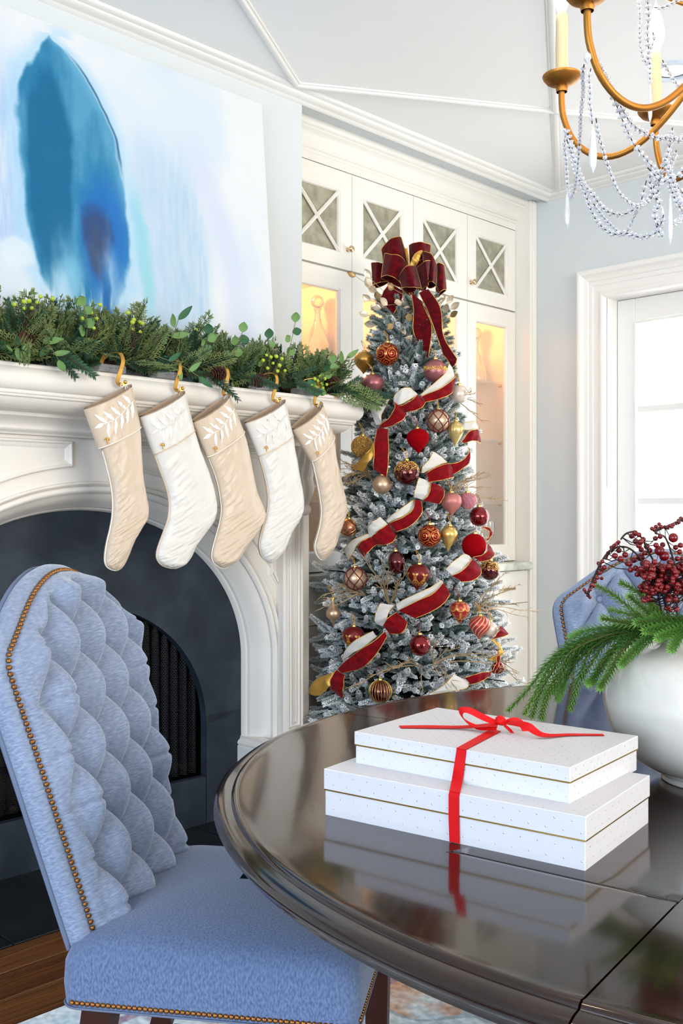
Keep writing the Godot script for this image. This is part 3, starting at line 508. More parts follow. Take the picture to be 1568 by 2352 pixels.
const BERRIES := [
	["trail", [1.411, 0.9778, -0.7057, 1.39, 1.05, -0.7191, 1.361, 1.094, -0.7392, 1.335, 1.095, -0.7568, 1.317, 1.07, -0.7675, 1.3, 1.032, -0.7762], [1.273, 1.038, -0.7658, 0.0022, 1.341, 1.024, -0.8002, 0.0025, 1.335, 1.029, -0.8002, 0.0023, 1.319, 1.023, -0.7841, 0.0021, 1.27, 1.046, -0.7523, 0.0024, 1.319, 1.047, -0.7754, 0.0025, 1.258, 1.04, -0.7472, 0.0022, 1.287, 1.043, -0.7585, 0.0024, 1.304, 1.054, -0.7626, 0.0026, 1.309, 1.061, -0.7615, 0.0026, 1.335, 1.058, -0.7816, 0.0023, 1.32, 1.065, -0.764, 0.0028, 1.325, 1.07, -0.7711, 0.0026, 1.312, 1.069, -0.7559, 0.0031, 1.335, 1.051, -0.7736, 0.0023, 1.287, 1.079, -0.7448, 0.0026, 1.354, 1.081, -0.7778, 0.0027, 1.341, 1.073, -0.7824, 0.0025, 1.358, 1.088, -0.776, 0.0027, 1.365, 1.092, -0.7742, 0.0027, 1.345, 1.086, -0.7706, 0.0023, 1.308, 1.101, -0.738, 0.0026, 1.368, 1.103, -0.7659, 0.0027, 1.352, 1.097, -0.7676, 0.0023, 1.329, 1.106, -0.7423, 0.0023, 1.292, 1.104, -0.7264, 0.002, 1.375, 1.092, -0.7677, 0.0041, 1.302, 1.087, -0.7334, 0.0041, 1.304, 1.083, -0.7253, 0.0041, 1.343, 1.087, -0.7396, 0.0042, 1.38, 1.078, -0.746, 0.0045, 1.322, 1.075, -0.7211, 0.0041, 1.317, 1.067, -0.7168, 0.0039, 1.375, 1.066, -0.7398, 0.0043, 1.357, 1.058, -0.7278, 0.0038, 1.347, 1.074, -0.7378, 0.0035]],
	["arch", [1.416, 0.9778, -0.7011, 1.399, 1.05, -0.7098, 1.38, 1.089, -0.7208, 1.363, 1.118, -0.7293, 1.346, 1.119, -0.7378, 1.334, 1.11, -0.7416], [1.357, 1.119, -0.7311, 0.004, 1.373, 1.114, -0.7454, 0.0039, 1.375, 1.106, -0.7396, 0.0043, 1.333, 1.107, -0.7093, 0.0041, 1.34, 1.101, -0.7159, 0.0041, 1.401, 1.093, -0.7446, 0.004, 1.392, 1.098, -0.731, 0.0043, 1.361, 1.11, -0.7203, 0.0031, 1.336, 1.117, -0.7138, 0.0031, 1.391, 1.082, -0.7404, 0.0061, 1.35, 1.102, -0.6943, 0.0034, 1.371, 1.114, -0.6986, 0.0031, 1.378, 1.111, -0.7098, 0.0032, 1.402, 1.101, -0.7106, 0.0035, 1.383, 1.093, -0.7215, 0.0035, 1.376, 1.089, -0.7256, 0.0032]],
	["top", [1.423, 0.9778, -0.6941, 1.415, 1.05, -0.6937, 1.398, 1.109, -0.7024, 1.381, 1.12, -0.711, 1.4, 1.137, -0.683, 1.412, 1.147, -0.6621], [1.339, 1.126, -0.6949, 0.0026, 1.353, 1.124, -0.6988, 0.0024, 1.393, 1.128, -0.7167, 0.0027, 1.381, 1.132, -0.7053, 0.0024, 1.411, 1.125, -0.7219, 0.0027, 1.335, 1.129, -0.6787, 0.0024, 1.425, 1.127, -0.7183, 0.0027, 1.381, 1.127, -0.6927, 0.0024, 1.365, 1.13, -0.6809, 0.0024, 1.35, 1.132, -0.6681, 0.0025, 1.346, 1.129, -0.6678, 0.0022, 1.437, 1.133, -0.7072, 0.0025, 1.421, 1.137, -0.6945, 0.0027, 1.441, 1.14, -0.7008, 0.0029, 1.431, 1.138, -0.6929, 0.0027, 1.387, 1.135, -0.6774, 0.0023, 1.359, 1.113, -0.6724, 0.0065, 1.394, 1.098, -0.686, 0.0038, 1.371, 1.102, -0.6673, 0.0038, 1.362, 1.093, -0.6642, 0.0037]],
	["cluster", [1.418, 0.9778, -0.6988, 1.4, 1.005, -0.7033, 1.383, 1.044, -0.7055, 1.367, 1.071, -0.7075], [1.379, 1.093, -0.7036, 0.007, 1.385, 1.085, -0.6994, 0.007, 1.432, 1.078, -0.7107, 0.004, 1.421, 1.08, -0.6966, 0.0039, 1.324, 1.079, -0.6834, 0.0039, 1.334, 1.065, -0.695, 0.0038, 1.368, 1.064, -0.7153, 0.0035, 1.394, 1.065, -0.7102, 0.0038, 1.399, 1.058, -0.7455, 0.0046, 1.374, 1.072, -0.7083, 0.004, 1.361, 1.069, -0.7101, 0.004, 1.318, 1.057, -0.6881, 0.0034, 1.354, 1.077, -0.7121, 0.0037, 1.408, 1.071, -0.7184, 0.0036, 1.324, 1.069, -0.6891, 0.0039, 1.362, 1.063, -0.7166, 0.0038, 1.409, 1.07, -0.7296, 0.0037, 1.405, 1.072, -0.7353, 0.0044, 1.32, 1.061, -0.6863, 0.0042, 1.338, 1.067, -0.7096, 0.0037, 1.348, 1.066, -0.6839, 0.0035, 1.414, 1.07, -0.7292, 0.0046, 1.383, 1.056, -0.7346, 0.0041, 1.344, 1.056, -0.6984, 0.0041, 1.351, 1.074, -0.7081, 0.0037, 1.378, 1.068, -0.7213, 0.0043, 1.316, 1.074, -0.6922, 0.0042, 1.336, 1.06, -0.6916, 0.0042, 1.384, 1.056, -0.732, 0.0042, 1.358, 1.071, -0.6896, 0.0042, 1.342, 1.072, -0.6959, 0.0041, 1.407, 1.07, -0.7255, 0.0042, 1.373, 1.063, -0.7331, 0.0039, 1.397, 1.063, -0.7279, 0.004, 1.383, 1.073, -0.7322, 0.0045, 1.36, 1.054, -0.7167, 0.0037, 1.337, 1.072, -0.6929, 0.0038, 1.393, 1.059, -0.7093, 0.0044, 1.375, 1.058, -0.7068, 0.0038, 1.377, 1.064, -0.7307, 0.0036, 1.385, 1.07, -0.7144, 0.004, 1.392, 1.064, -0.7236, 0.0038, 1.317, 1.058, -0.6951, 0.0043, 1.325, 1.067, -0.7022, 0.0041, 1.405, 1.069, -0.7241, 0.0044, 1.374, 1.059, -0.727, 0.0043, 1.388, 1.064, -0.7386, 0.0043, 1.326, 1.068, -0.6865, 0.0035, 1.368, 1.06, -0.71, 0.0035, 1.321, 1.059, -0.6848, 0.0043, 1.329, 1.061, -0.698, 0.0038, 1.318, 1.078, -0.6929, 0.0043, 1.329, 1.06, -0.7025, 0.0038, 1.345, 1.073, -0.6959, 0.0043, 1.315, 1.069, -0.6998, 0.0039, 1.375, 1.056, -0.721, 0.0036, 1.401, 1.061, -0.6853, 0.0039, 1.403, 1.065, -0.6983, 0.004, 1.419, 1.061, -0.7233, 0.0043, 1.354, 1.067, -0.6897, 0.0038, 1.355, 1.07, -0.6832, 0.0039, 1.363, 1.07, -0.6839, 0.0045, 1.413, 1.075, -0.7055, 0.0037, 1.393, 1.061, -0.704, 0.0034, 1.414, 1.062, -0.6957, 0.0044, 1.365, 1.056, -0.6726, 0.0035, 1.355, 1.064, -0.6682, 0.004, 1.372, 1.064, -0.6988, 0.0038, 1.421, 1.052, -0.7109, 0.0045, 1.365, 1.055, -0.6759, 0.0036, 1.411, 1.055, -0.7002, 0.0035, 1.411, 1.066, -0.6927, 0.0036, 1.375, 1.065, -0.681, 0.0035, 1.394, 1.058, -0.7087, 0.0046, 1.429, 1.066, -0.7052, 0.0042, 1.361, 1.068, -0.6733, 0.0043, 1.353, 1.058, -0.6882, 0.0036, 1.367, 1.071, -0.6918, 0.0034, 1.357, 1.077, -0.6756, 0.0038, 1.365, 1.056, -0.6954, 0.0037, 1.412, 1.069, -0.6952, 0.0038, 1.416, 1.059, -0.7093, 0.0037, 1.4, 1.06, -0.6978, 0.004, 1.386, 1.063, -0.6944, 0.0035, 1.428, 1.064, -0.706, 0.0039, 1.359, 1.067, -0.6717, 0.0037, 1.403, 1.065, -0.6992, 0.0034, 1.382, 1.069, -0.6752, 0.0036, 1.419, 1.061, -0.7176, 0.0045, 1.359, 1.067, -0.6729, 0.0039, 1.364, 1.058, -0.6757, 0.0041, 1.347, 1.072, -0.6736, 0.0036, 1.373, 1.061, -0.6955, 0.0041, 1.404, 1.07, -0.6975, 0.0039, 1.372, 1.062, -0.6736, 0.0044, 1.412, 1.062, -0.7191, 0.0042, 1.402, 1.067, -0.7154, 0.0037, 1.358, 1.054, -0.6846, 0.0039, 1.399, 1.065, -0.6906, 0.0043, 1.39, 1.062, -0.7067, 0.0044, 1.356, 1.059, -0.6672, 0.0035, 1.392, 1.053, -0.704, 0.0038, 1.375, 1.04, -0.7173, 0.0032, 1.408, 1.039, -0.7194, 0.0025, 1.342, 1.045, -0.7046, 0.0025, 1.333, 1.042, -0.6909, 0.0023, 1.372, 1.031, -0.7089, 0.0025, 1.397, 1.038, -0.7284, 0.0024, 1.339, 1.039, -0.6823, 0.0029, 1.348, 1.041, -0.6857, 0.0024, 1.326, 1.036, -0.6932, 0.0024, 1.416, 1.037, -0.7275, 0.0028, 1.382, 1.04, -0.7301, 0.003, 1.335, 1.043, -0.6825, 0.0023, 1.399, 1.044, -0.7247, 0.0028, 1.354, 1.044, -0.712, 0.0025, 1.316, 1.043, -0.6916, 0.0027, 1.325, 1.039, -0.6878, 0.003, 1.335, 1.044, -0.7044, 0.0028, 1.332, 1.043, -0.6778, 0.0029, 1.328, 1.036, -0.7, 0.0027, 1.331, 1.039, -0.6819, 0.0026, 1.32, 1.043, -0.7044, 0.0023, 1.329, 1.034, -0.6893, 0.0025, 1.356, 1.038, -0.708, 0.0025, 1.391, 1.038, -0.7296, 0.0026, 1.389, 1.034, -0.7254, 0.003, 1.378, 1.042, -0.7014, 0.0026, 1.329, 1.041, -0.6838, 0.0026, 1.397, 1.03, -0.7412, 0.003, 1.33, 1.047, -0.684, 0.0024, 1.328, 1.048, -0.6784, 0.0023, 1.389, 1.03, -0.7211, 0.003, 1.377, 1.039, -0.7158, 0.0024, 1.379, 1.034, -0.7323, 0.003, 1.334, 1.044, -0.7088, 0.0024, 1.394, 1.043, -0.7362, 0.0032, 1.4, 1.034, -0.7279, 0.0026, 1.317, 1.038, -0.6931, 0.0023, 1.403, 1.045, -0.7367, 0.0023, 1.392, 1.039, -0.7213, 0.0026, 1.388, 1.036, -0.7368, 0.0025, 1.36, 1.048, -0.712, 0.0025, 1.395, 1.031, -0.7212, 0.0024, 1.412, 1.04, -0.7205, 0.0031, 1.391, 1.032, -0.7403, 0.0027, 1.339, 1.04, -0.7045, 0.0023, 1.33, 1.046, -0.6981, 0.003, 1.369, 1.041, -0.7274, 0.0031, 1.358, 1.039, -0.7092, 0.0024, 1.392, 1.036, -0.7337, 0.0026, 1.358, 1.046, -0.7097, 0.0025, 1.333, 1.035, -0.6941, 0.0031, 1.357, 1.033, -0.7, 0.0029, 1.399, 1.04, -0.7415, 0.0028, 1.389, 1.034, -0.7136, 0.0032, 1.332, 1.048, -0.6965, 0.0026, 1.335, 1.042, -0.6957, 0.0024, 1.362, 1.042, -0.6965, 0.003, 1.402, 1.037, -0.7354, 0.0028, 1.363, 1.042, -0.7148, 0.0027, 1.345, 1.042, -0.6975, 0.0023, 1.366, 1.038, -0.6681, 0.0038, 1.367, 1.034, -0.6718, 0.0031, 1.376, 1.046, -0.7037, 0.0031, 1.345, 1.043, -0.6893, 0.0033, 1.35, 1.055, -0.6694, 0.0038, 1.405, 1.033, -0.7159, 0.0031, 1.396, 1.037, -0.7005, 0.0034, 1.388, 1.038, -0.7005, 0.0034, 1.357, 1.055, -0.6832, 0.0032, 1.374, 1.056, -0.6895, 0.0034, 1.414, 1.039, -0.7139, 0.0039, 1.357, 1.039, -0.6838, 0.0039, 1.376, 1.037, -0.6894, 0.0033, 1.336, 1.047, -0.6819, 0.0033, 1.373, 1.046, -0.6861, 0.0039, 1.337, 1.044, -0.6796, 0.0033, 1.408, 1.028, -0.7052, 0.0035, 1.438, 1.034, -0.707, 0.0036, 1.342, 1.043, -0.6732, 0.0038, 1.378, 1.034, -0.6772, 0.0034, 1.415, 1.039, -0.7233, 0.0031, 1.34, 1.045, -0.6816, 0.0033, 1.415, 1.041, -0.7036, 0.0035, 1.34, 1.044, -0.6796, 0.003, 1.373, 1.034, -0.696, 0.0038, 1.411, 1.042, -0.7037, 0.0034, 1.399, 1.04, -0.7166, 0.0036, 1.417, 1.053, -0.7011, 0.0031, 1.377, 1.046, -0.6722, 0.0035, 1.387, 1.029, -0.6931, 0.004, 1.344, 1.037, -0.6782, 0.0029, 1.432, 1.052, -0.7127, 0.0033, 1.411, 1.051, -0.6965, 0.004, 1.376, 1.048, -0.6836, 0.0032, 1.385, 1.045, -0.6888, 0.0031, 1.403, 1.049, -0.6836, 0.0032, 1.369, 1.042, -0.6852, 0.0031, 1.378, 1.044, -0.6722, 0.0036, 1.43, 1.029, -0.7017, 0.0036, 1.343, 1.052, -0.6833, 0.0031, 1.43, 1.049, -0.7087, 0.0036, 1.394, 1.037, -0.6879, 0.0034, 1.379, 1.053, -0.6901, 0.0035, 1.382, 1.053, -0.6887, 0.003, 1.327, 1.052, -0.6795, 0.0029, 1.357, 1.042, -0.6929, 0.0034, 1.388, 1.037, -0.6809, 0.003, 1.348, 1.043, -0.6623, 0.003, 1.326, 1.047, -0.6803, 0.0031, 1.345, 1.047, -0.6595, 0.0037, 1.383, 1.044, -0.708, 0.0039, 1.341, 1.051, -0.6646, 0.0038, 1.409, 1.016, -0.7303, 0.0024, 1.373, 1.02, -0.7196, 0.0026, 1.38, 1.018, -0.7254, 0.0024, 1.315, 1.024, -0.6956, 0.0025, 1.357, 1.023, -0.7189, 0.0028, 1.334, 1.024, -0.6996, 0.0023, 1.404, 1.017, -0.7307, 0.0027, 1.349, 1.026, -0.7055, 0.0023, 1.331, 1.022, -0.7021, 0.0025, 1.352, 1.024, -0.7129, 0.0025, 1.343, 1.026, -0.7072, 0.0025, 1.329, 1.029, -0.6954, 0.0024, 1.391, 1.019, -0.7239, 0.0023, 1.338, 1.025, -0.6972, 0.0027, 1.399, 1.024, -0.7332, 0.0028, 1.386, 1.018, -0.7224, 0.0026, 1.399, 1.023, -0.7271, 0.0024, 1.385, 1.021, -0.7226, 0.0027, 1.425, 1.019, -0.7041, 0.004, 1.435, 1.016, -0.7038, 0.0039, 1.337, 1.025, -0.6692, 0.0033, 1.367, 1.024, -0.6738, 0.0034, 1.425, 1.021, -0.7063, 0.0038, 1.389, 1.022, -0.692, 0.0034, 1.432, 1.018, -0.7024, 0.0038, 1.38, 1.022, -0.689, 0.0034, 1.384, 1.056, -0.6678, 0.003, 1.429, 1.03, -0.6929, 0.0043, 1.374, 1.05, -0.6674, 0.0042, 1.39, 1.032, -0.6716, 0.0036, 1.433, 1.048, -0.687, 0.003, 1.391, 1.074, -0.6681, 0.0039, 1.41, 1.045, -0.6865, 0.0042, 1.365, 1.05, -0.6602, 0.0038, 1.377, 1.051, -0.656, 0.0034, 1.44, 1.037, -0.7023, 0.0043, 1.377, 1.062, -0.6541, 0.004, 1.372, 1.063, -0.6549, 0.0034, 1.359, 1.053, -0.6474, 0.0029, 1.361, 1.036, -0.6539, 0.0034, 1.391, 1.076, -0.6693, 0.0039, 1.417, 1.049, -0.6734, 0.004, 1.441, 1.049, -0.6874, 0.0039, 1.451, 1.027, -0.6923, 0.0045, 1.387, 1.08, -0.6665, 0.004, 1.406, 1.066, -0.6675, 0.0034, 1.389, 1.062, -0.6713, 0.0042, 1.4, 1.048, -0.669, 0.0037, 1.435, 1.03, -0.6898, 0.0035, 1.389, 1.075, -0.6731, 0.0041, 1.419, 1.072, -0.6902, 0.003, 1.431, 1.08, -0.694, 0.0032, 1.393, 1.083, -0.6688, 0.0031, 1.382, 1.067, -0.6702, 0.0034, 1.367, 1.057, -0.6502, 0.0035, 1.418, 1.072, -0.681, 0.0032, 1.432, 1.053, -0.6851, 0.0043, 1.418, 1.056, -0.6755, 0.0032, 1.374, 1.049, -0.6693, 0.004, 1.423, 1.052, -0.68, 0.003, 1.374, 1.056, -0.6614, 0.0042, 1.435, 1.071, -0.6827, 0.0036, 1.444, 1.026, -0.6929, 0.0037, 1.383, 1.069, -0.6672, 0.0036, 1.415, 1.066, -0.6743, 0.0043, 1.396, 1.066, -0.6723, 0.0038, 1.385, 1.047, -0.6659, 0.0038, 1.439, 1.05, -0.6906, 0.0036, 1.385, 1.031, -0.6634, 0.0033, 1.428, 1.027, -0.6875, 0.0038, 1.428, 1.077, -0.6821, 0.0043, 1.364, 1.051, -0.6553, 0.0039, 1.43, 1.047, -0.6909, 0.0038, 1.387, 1.041, -0.6701, 0.0038, 1.387, 1.071, -0.6687, 0.0038, 1.396, 1.023, -0.6708, 0.0035, 1.374, 1.009, -0.6863, 0.0026, 1.378, 1.006, -0.6854, 0.0022, 1.406, 1.006, -0.7046, 0.0031, 1.366, 1.012, -0.6823, 0.0022, 1.359, 1.01, -0.6676, 0.003, 1.415, 1.005, -0.6957, 0.0025, 1.386, 1.009, -0.6789, 0.0026, 1.384, 1.008, -0.6965, 0.0027]],
]
const BEAD_STRANDS := [
	[1, [1.308, 1.827, -0.7745, 1.324, 1.814, -0.7733, 1.341, 1.803, -0.772, 1.361, 1.767, -0.766, 1.38, 1.739, -0.7621, 1.4, 1.713, -0.757, 1.423, 1.693, -0.7493, 1.441, 1.683, -0.7462, 1.458, 1.673, -0.7442]],
	[1, [1.31, 1.825, -0.7723, 1.328, 1.812, -0.772, 1.349, 1.793, -0.7694, 1.369, 1.772, -0.7665, 1.389, 1.753, -0.7636, 1.41, 1.742, -0.7605, 1.431, 1.738, -0.7572, 1.46, 1.733, -0.7454, 1.484, 1.74, -0.7394, 1.506, 1.739, -0.7343, 1.525, 1.755, -0.7328]],
	[0.75, [1.303, 1.801, -0.773, 1.301, 1.785, -0.7747, 1.302, 1.768, -0.7736, 1.302, 1.75, -0.7742, 1.304, 1.734, -0.7719, 1.304, 1.72, -0.7714]],
	[0.75, [1.296, 1.807, -0.7798, 1.311, 1.8, -0.7917, 1.329, 1.789, -0.8013, 1.345, 1.776, -0.8127, 1.36, 1.762, -0.8241, 1.377, 1.749, -0.835, 1.393, 1.74, -0.8458, 1.409, 1.726, -0.8573, 1.424, 1.709, -0.8688, 1.439, 1.694, -0.881, 1.454, 1.683, -0.8938, 1.467, 1.678, -0.9074, 1.481, 1.693, -0.921, 1.496, 1.712, -0.9334]],
	[0.75, [1.51, 1.822, -0.9469, 1.51, 1.804, -0.9458, 1.508, 1.782, -0.9466, 1.51, 1.763, -0.9442, 1.51, 1.744, -0.9431, 1.51, 1.725, -0.942, 1.51, 1.708, -0.9405]],
	[1, [1.512, 1.819, -0.9456, 1.506, 1.787, -0.9324, 1.499, 1.754, -0.9206, 1.492, 1.728, -0.9083, 1.487, 1.701, -0.8947, 1.484, 1.683, -0.8787, 1.482, 1.659, -0.8616, 1.48, 1.643, -0.8446, 1.484, 1.635, -0.8216, 1.486, 1.64, -0.8013, 1.483, 1.644, -0.7849, 1.479, 1.657, -0.7698, 1.473, 1.673, -0.7574]],
	[1, [1.504, 1.793, -0.9388, 1.498, 1.751, -0.9221, 1.489, 1.719, -0.9081, 1.483, 1.685, -0.8904, 1.476, 1.649, -0.8741, 1.472, 1.622, -0.8554, 1.472, 1.603, -0.832, 1.472, 1.6, -0.8089, 1.471, 1.589, -0.786, 1.472, 1.589, -0.7623, 1.464, 1.595, -0.7472, 1.453, 1.61, -0.7347]],
	[0.85, [1.317, 1.732, -0.7727, 1.326, 1.711, -0.7736, 1.336, 1.698, -0.7745, 1.346, 1.681, -0.7743, 1.357, 1.666, -0.774, 1.368, 1.652, -0.7731, 1.379, 1.64, -0.7722, 1.391, 1.632, -0.77, 1.407, 1.623, -0.7643, 1.423, 1.624, -0.7585, 1.438, 1.634, -0.7538, 1.452, 1.653, -0.7502]],
	[0.85, [1.492, 1.667, -0.8796, 1.491, 1.645, -0.8647, 1.491, 1.626, -0.8487, 1.489, 1.612, -0.8341, 1.488, 1.604, -0.8195, 1.485, 1.618, -0.8064, 1.478, 1.627, -0.797, 1.47, 1.632, -0.7889]],
	[1, [1.51, 1.764, -0.7486, 1.501, 1.744, -0.747, 1.491, 1.719, -0.7465, 1.478, 1.693, -0.749, 1.467, 1.667, -0.749, 1.458, 1.639, -0.7478, 1.45, 1.612, -0.7454, 1.444, 1.588, -0.7406, 1.442, 1.574, -0.7311]],
	[1, [1.533, 1.735, -0.7531, 1.515, 1.713, -0.7513, 1.497, 1.687, -0.7495, 1.487, 1.659, -0.7392, 1.479, 1.634, -0.7265, 1.473, 1.613, -0.7128, 1.454, 1.596, -0.7109, 1.435, 1.588, -0.7101]],
	[1, [1.435, 1.683, -0.7524, 1.442, 1.673, -0.7454, 1.451, 1.66, -0.7371, 1.459, 1.667, -0.7288, 1.469, 1.67, -0.7182, 1.476, 1.683, -0.7111]],
	[1, [1.434, 1.663, -0.7536, 1.433, 1.644, -0.7584, 1.434, 1.633, -0.7608, 1.445, 1.637, -0.7537, 1.455, 1.647, -0.7466]],
	[1, [1.482, 1.707, -0.7477, 1.472, 1.685, -0.7354, 1.462, 1.659, -0.7231, 1.451, 1.634, -0.711, 1.44, 1.616, -0.6989, 1.432, 1.619, -0.6847]],
	[1, [1.459, 1.687, -0.7574, 1.449, 1.667, -0.7559, 1.445, 1.645, -0.7485, 1.445, 1.625, -0.7375, 1.431, 1.607, -0.7396, 1.429, 1.588, -0.7311]],
	[0.8, [1.565, 2.041, -0.835, 1.564, 2.019, -0.8356, 1.565, 1.992, -0.8343, 1.565, 1.964, -0.835, 1.566, 1.941, -0.8337, 1.569, 1.921, -0.8305, 1.574, 1.91, -0.8253]],
	[0.9, [1.537, 2.02, -0.8058, 1.537, 1.999, -0.8058, 1.539, 1.972, -0.8046, 1.537, 1.945, -0.8058, 1.539, 1.919, -0.8046, 1.539, 1.892, -0.8039]],
	[0.8, [1.489, 1.956, -0.7694, 1.499, 1.956, -0.7596, 1.507, 1.961, -0.7511, 1.516, 1.968, -0.7425, 1.523, 1.973, -0.7352]],
	[0.75, [1.506, 1.926, -0.7803, 1.508, 1.914, -0.779, 1.504, 1.9, -0.7827, 1.5, 1.888, -0.7864, 1.503, 1.874, -0.784, 1.503, 1.857, -0.7837, 1.503, 1.846, -0.7835]],
	[0.75, [1.592, 1.917, -0.8071, 1.597, 1.903, -0.8019, 1.609, 1.877, -0.7903, 1.618, 1.868, -0.7812]],
]
const DROPS := [
	[Vector3(1.305, 1.716, -0.7708), 0.0694, 0.0104],
	[Vector3(1.509, 1.704, -0.9412), 0.0632, 0.00781],
	[Vector3(1.432, 1.631, -0.7135), 0.0758, 0.00652],
	[Vector3(1.503, 1.845, -0.7833), 0.066, 0.00625],
	[Vector3(1.295, 1.824, -0.7738), 0.0188, 0.00974],
	[Vector3(1.308, 1.824, -0.768), 0.0189, 0.0063],
	[Vector3(1.499, 1.637, -0.7596), 0.0309, 0.00446],
]

# ---------------------------------------------------------------- scene
func _ready() -> void:
	rng.seed = 20231
	view_and_light()
	build_room()
	build_fireplace()
	build_cabinet()
	build_table()
	build_chairs()
	build_painting()
	build_tree()
	build_mantel_decor()
	build_gifts()
	build_vase()
	build_chandelier()

func view_and_light() -> void:
	var cam := Camera3D.new()
	cam.name = "camera"
	add_child(cam)
	cam.position = Vector3(0, 1.15, 0)
	cam.rotation = Vector3(0, deg_to_rad(44.65 - 90.0), 0)
	cam.fov = 2.0 * rad_to_deg(atan(1176.0 / 2300.0))
	cam.near = 0.05
	cam.far = 60.0
	cam.current = true
	var sky_m := ProceduralSkyMaterial.new()
	sky_m.sky_top_color = Color(0.84, 0.91, 1.0)
	sky_m.sky_horizon_color = Color(0.97, 0.98, 1.0)
	sky_m.ground_bottom_color = Color(0.80, 0.80, 0.79)
	sky_m.ground_horizon_color = Color(0.92, 0.92, 0.91)
	sky_m.sun_angle_max = 1.0
	var e := Environment.new()
	e.background_mode = Environment.BG_SKY
	e.sky = Sky.new()
	e.sky.sky_material = sky_m
	e.background_energy_multiplier = SKY_ENERGY
	e.tonemap_mode = Environment.TONE_MAPPER_LINEAR
	e.tonemap_exposure = EXPOSURE
	e.sdfgi_enabled = true
	e.ssao_enabled = true
	e.ssil_enabled = true
	var we := WorldEnvironment.new()
	we.name = "world"
	we.environment = e
	add_child(we)
	# daylight through the window behind the camera, on its left
	area_light("daylight_back_window", Vector3(0.8, 1.6, 6.42), Vector3(0, 0.5, -1).normalized(), Vector2(4.6, 2.2), Color(1.0, 0.965, 0.915), BACK_E)
	area_light("daylight_left_window", Vector3(-4.05, 1.55, 0.6), Vector3(1, 0.35, 0).normalized(), Vector2(4.2, 2.1), Color(0.76, 0.87, 1.0), LEFT_E)
	area_light("daylight_right_window", Vector3(4.95, 1.3, -1.73), Vector3(-1, 0, 0), Vector2(2.2, 2.2), Color(0.96, 0.98, 1.0), RIGHT_E)

const SKY_ENERGY := 3.5
const EXPOSURE := 1.04
const BACK_E := 36.0
const LEFT_E := 20.0
const RIGHT_E := 7.0
const LAMP_E := 0.16

func area_light(called: String, at: Vector3, dir: Vector3, size: Vector2, col: Color, energy: float) -> void:
	var l := AreaLight3D.new()
	l.name = called
	add_child(l)
	l.position = at
	l.basis = Basis.looking_at(dir, Vector3.UP if absf(dir.y) < 0.9 else Vector3.RIGHT)
	l.area_size = size
	l.light_color = col
	l.light_energy = energy
	l.area_range = 12.0
	l.shadow_enabled = true

const CEIL := 2.815
const BZ := -2.93       # face of the chimney breast
const WX := 4.51        # face of the right wall

func M(k: String) -> StandardMaterial3D:
	return mats[k]

func build_materials() -> void:
	mat("wall_grey", Color(0.83, 0.85, 0.855), 0.75)
	mat("ceiling_white", Color(0.965, 0.96, 0.95), 0.8)
	mat("trim_white", Color(0.93, 0.92, 0.90), 0.45)
	mat("cabinet_white", Color(0.93, 0.915, 0.88), 0.38)
	mat("mantel_cream", Color(0.90, 0.878, 0.842), 0.42)
	mat("door_white", Color(0.92, 0.915, 0.90), 0.4)
	mat("cabinet_inside", Color(0.97, 0.93, 0.87), 0.6)
	mat("brass", Color(0.86, 0.64, 0.36), 0.28, 1.0)
	mat("antique_gold", Color(0.84, 0.64, 0.33), 0.34, 1.0)
	mat("nickel_gold", Color(0.86, 0.74, 0.58), 0.25, 1.0)
	mat("black_iron", Color(0.03, 0.03, 0.035), 0.5, 0.3)
	var g := mat("window_glass", Color(1, 1, 1, 0.06), 0.02)
	g.transparency = BaseMaterial3D.TRANSPARENCY_ALPHA
	var cg := mat("clear_glass", Color(1, 1, 1, 0.04), 0.0)
	cg.refraction_enabled = true
	cg.refraction_scale = 0.05
	var sg := mat("shelf_glass", Color(0.75, 0.92, 0.86, 0.1), 0.02)
	sg.transparency = BaseMaterial3D.TRANSPARENCY_ALPHA
	var am := mat("antique_mirror", Color(1, 1, 1), 0.25, 0.55)
	am.albedo_texture = noise_tex(512, 0.012, Color(0.70, 0.675, 0.60), Color(0.92, 0.90, 0.82), 5, 4)
	am.uv1_triplanar = true
	am.uv1_scale = Vector3(2.2, 2.2, 2.2)
	am.detail_enabled = true
	am.detail_blend_mode = BaseMaterial3D.BLEND_MODE_MUL
	am.detail_albedo = noise_tex(512, 0.22, Color(0.72, 0.72, 0.68), Color(1, 1, 1), 2, 9)
	am.detail_uv_layer = BaseMaterial3D.DETAIL_UV_1
	var mb := mat("marble", Color(1, 1, 1), 0.15)
	mb.albedo_texture = noise_tex(512, 0.008, Color(0.62, 0.65, 0.60), Color(0.95, 0.95, 0.91), 5, 12)
	mb.uv1_triplanar = true
	mb.uv1_scale = Vector3(2, 2, 2)
	var sl := mat("slate", Color(1, 1, 1), 0.48, 0.0, 0.35)
	sl.albedo_texture = noise_tex(512, 0.006, Color(0.115, 0.14, 0.17), Color(0.20, 0.235, 0.275), 5, 21)
	sl.uv1_triplanar = true
	sl.uv1_scale = Vector3(1.4, 1.4, 1.4)
	sl.normal_enabled = true
	sl.normal_texture = noise_tex(512, 0.05, Color.BLACK, Color.WHITE, 5, 22, true, 2.0)
	sl.normal_scale = 0.25

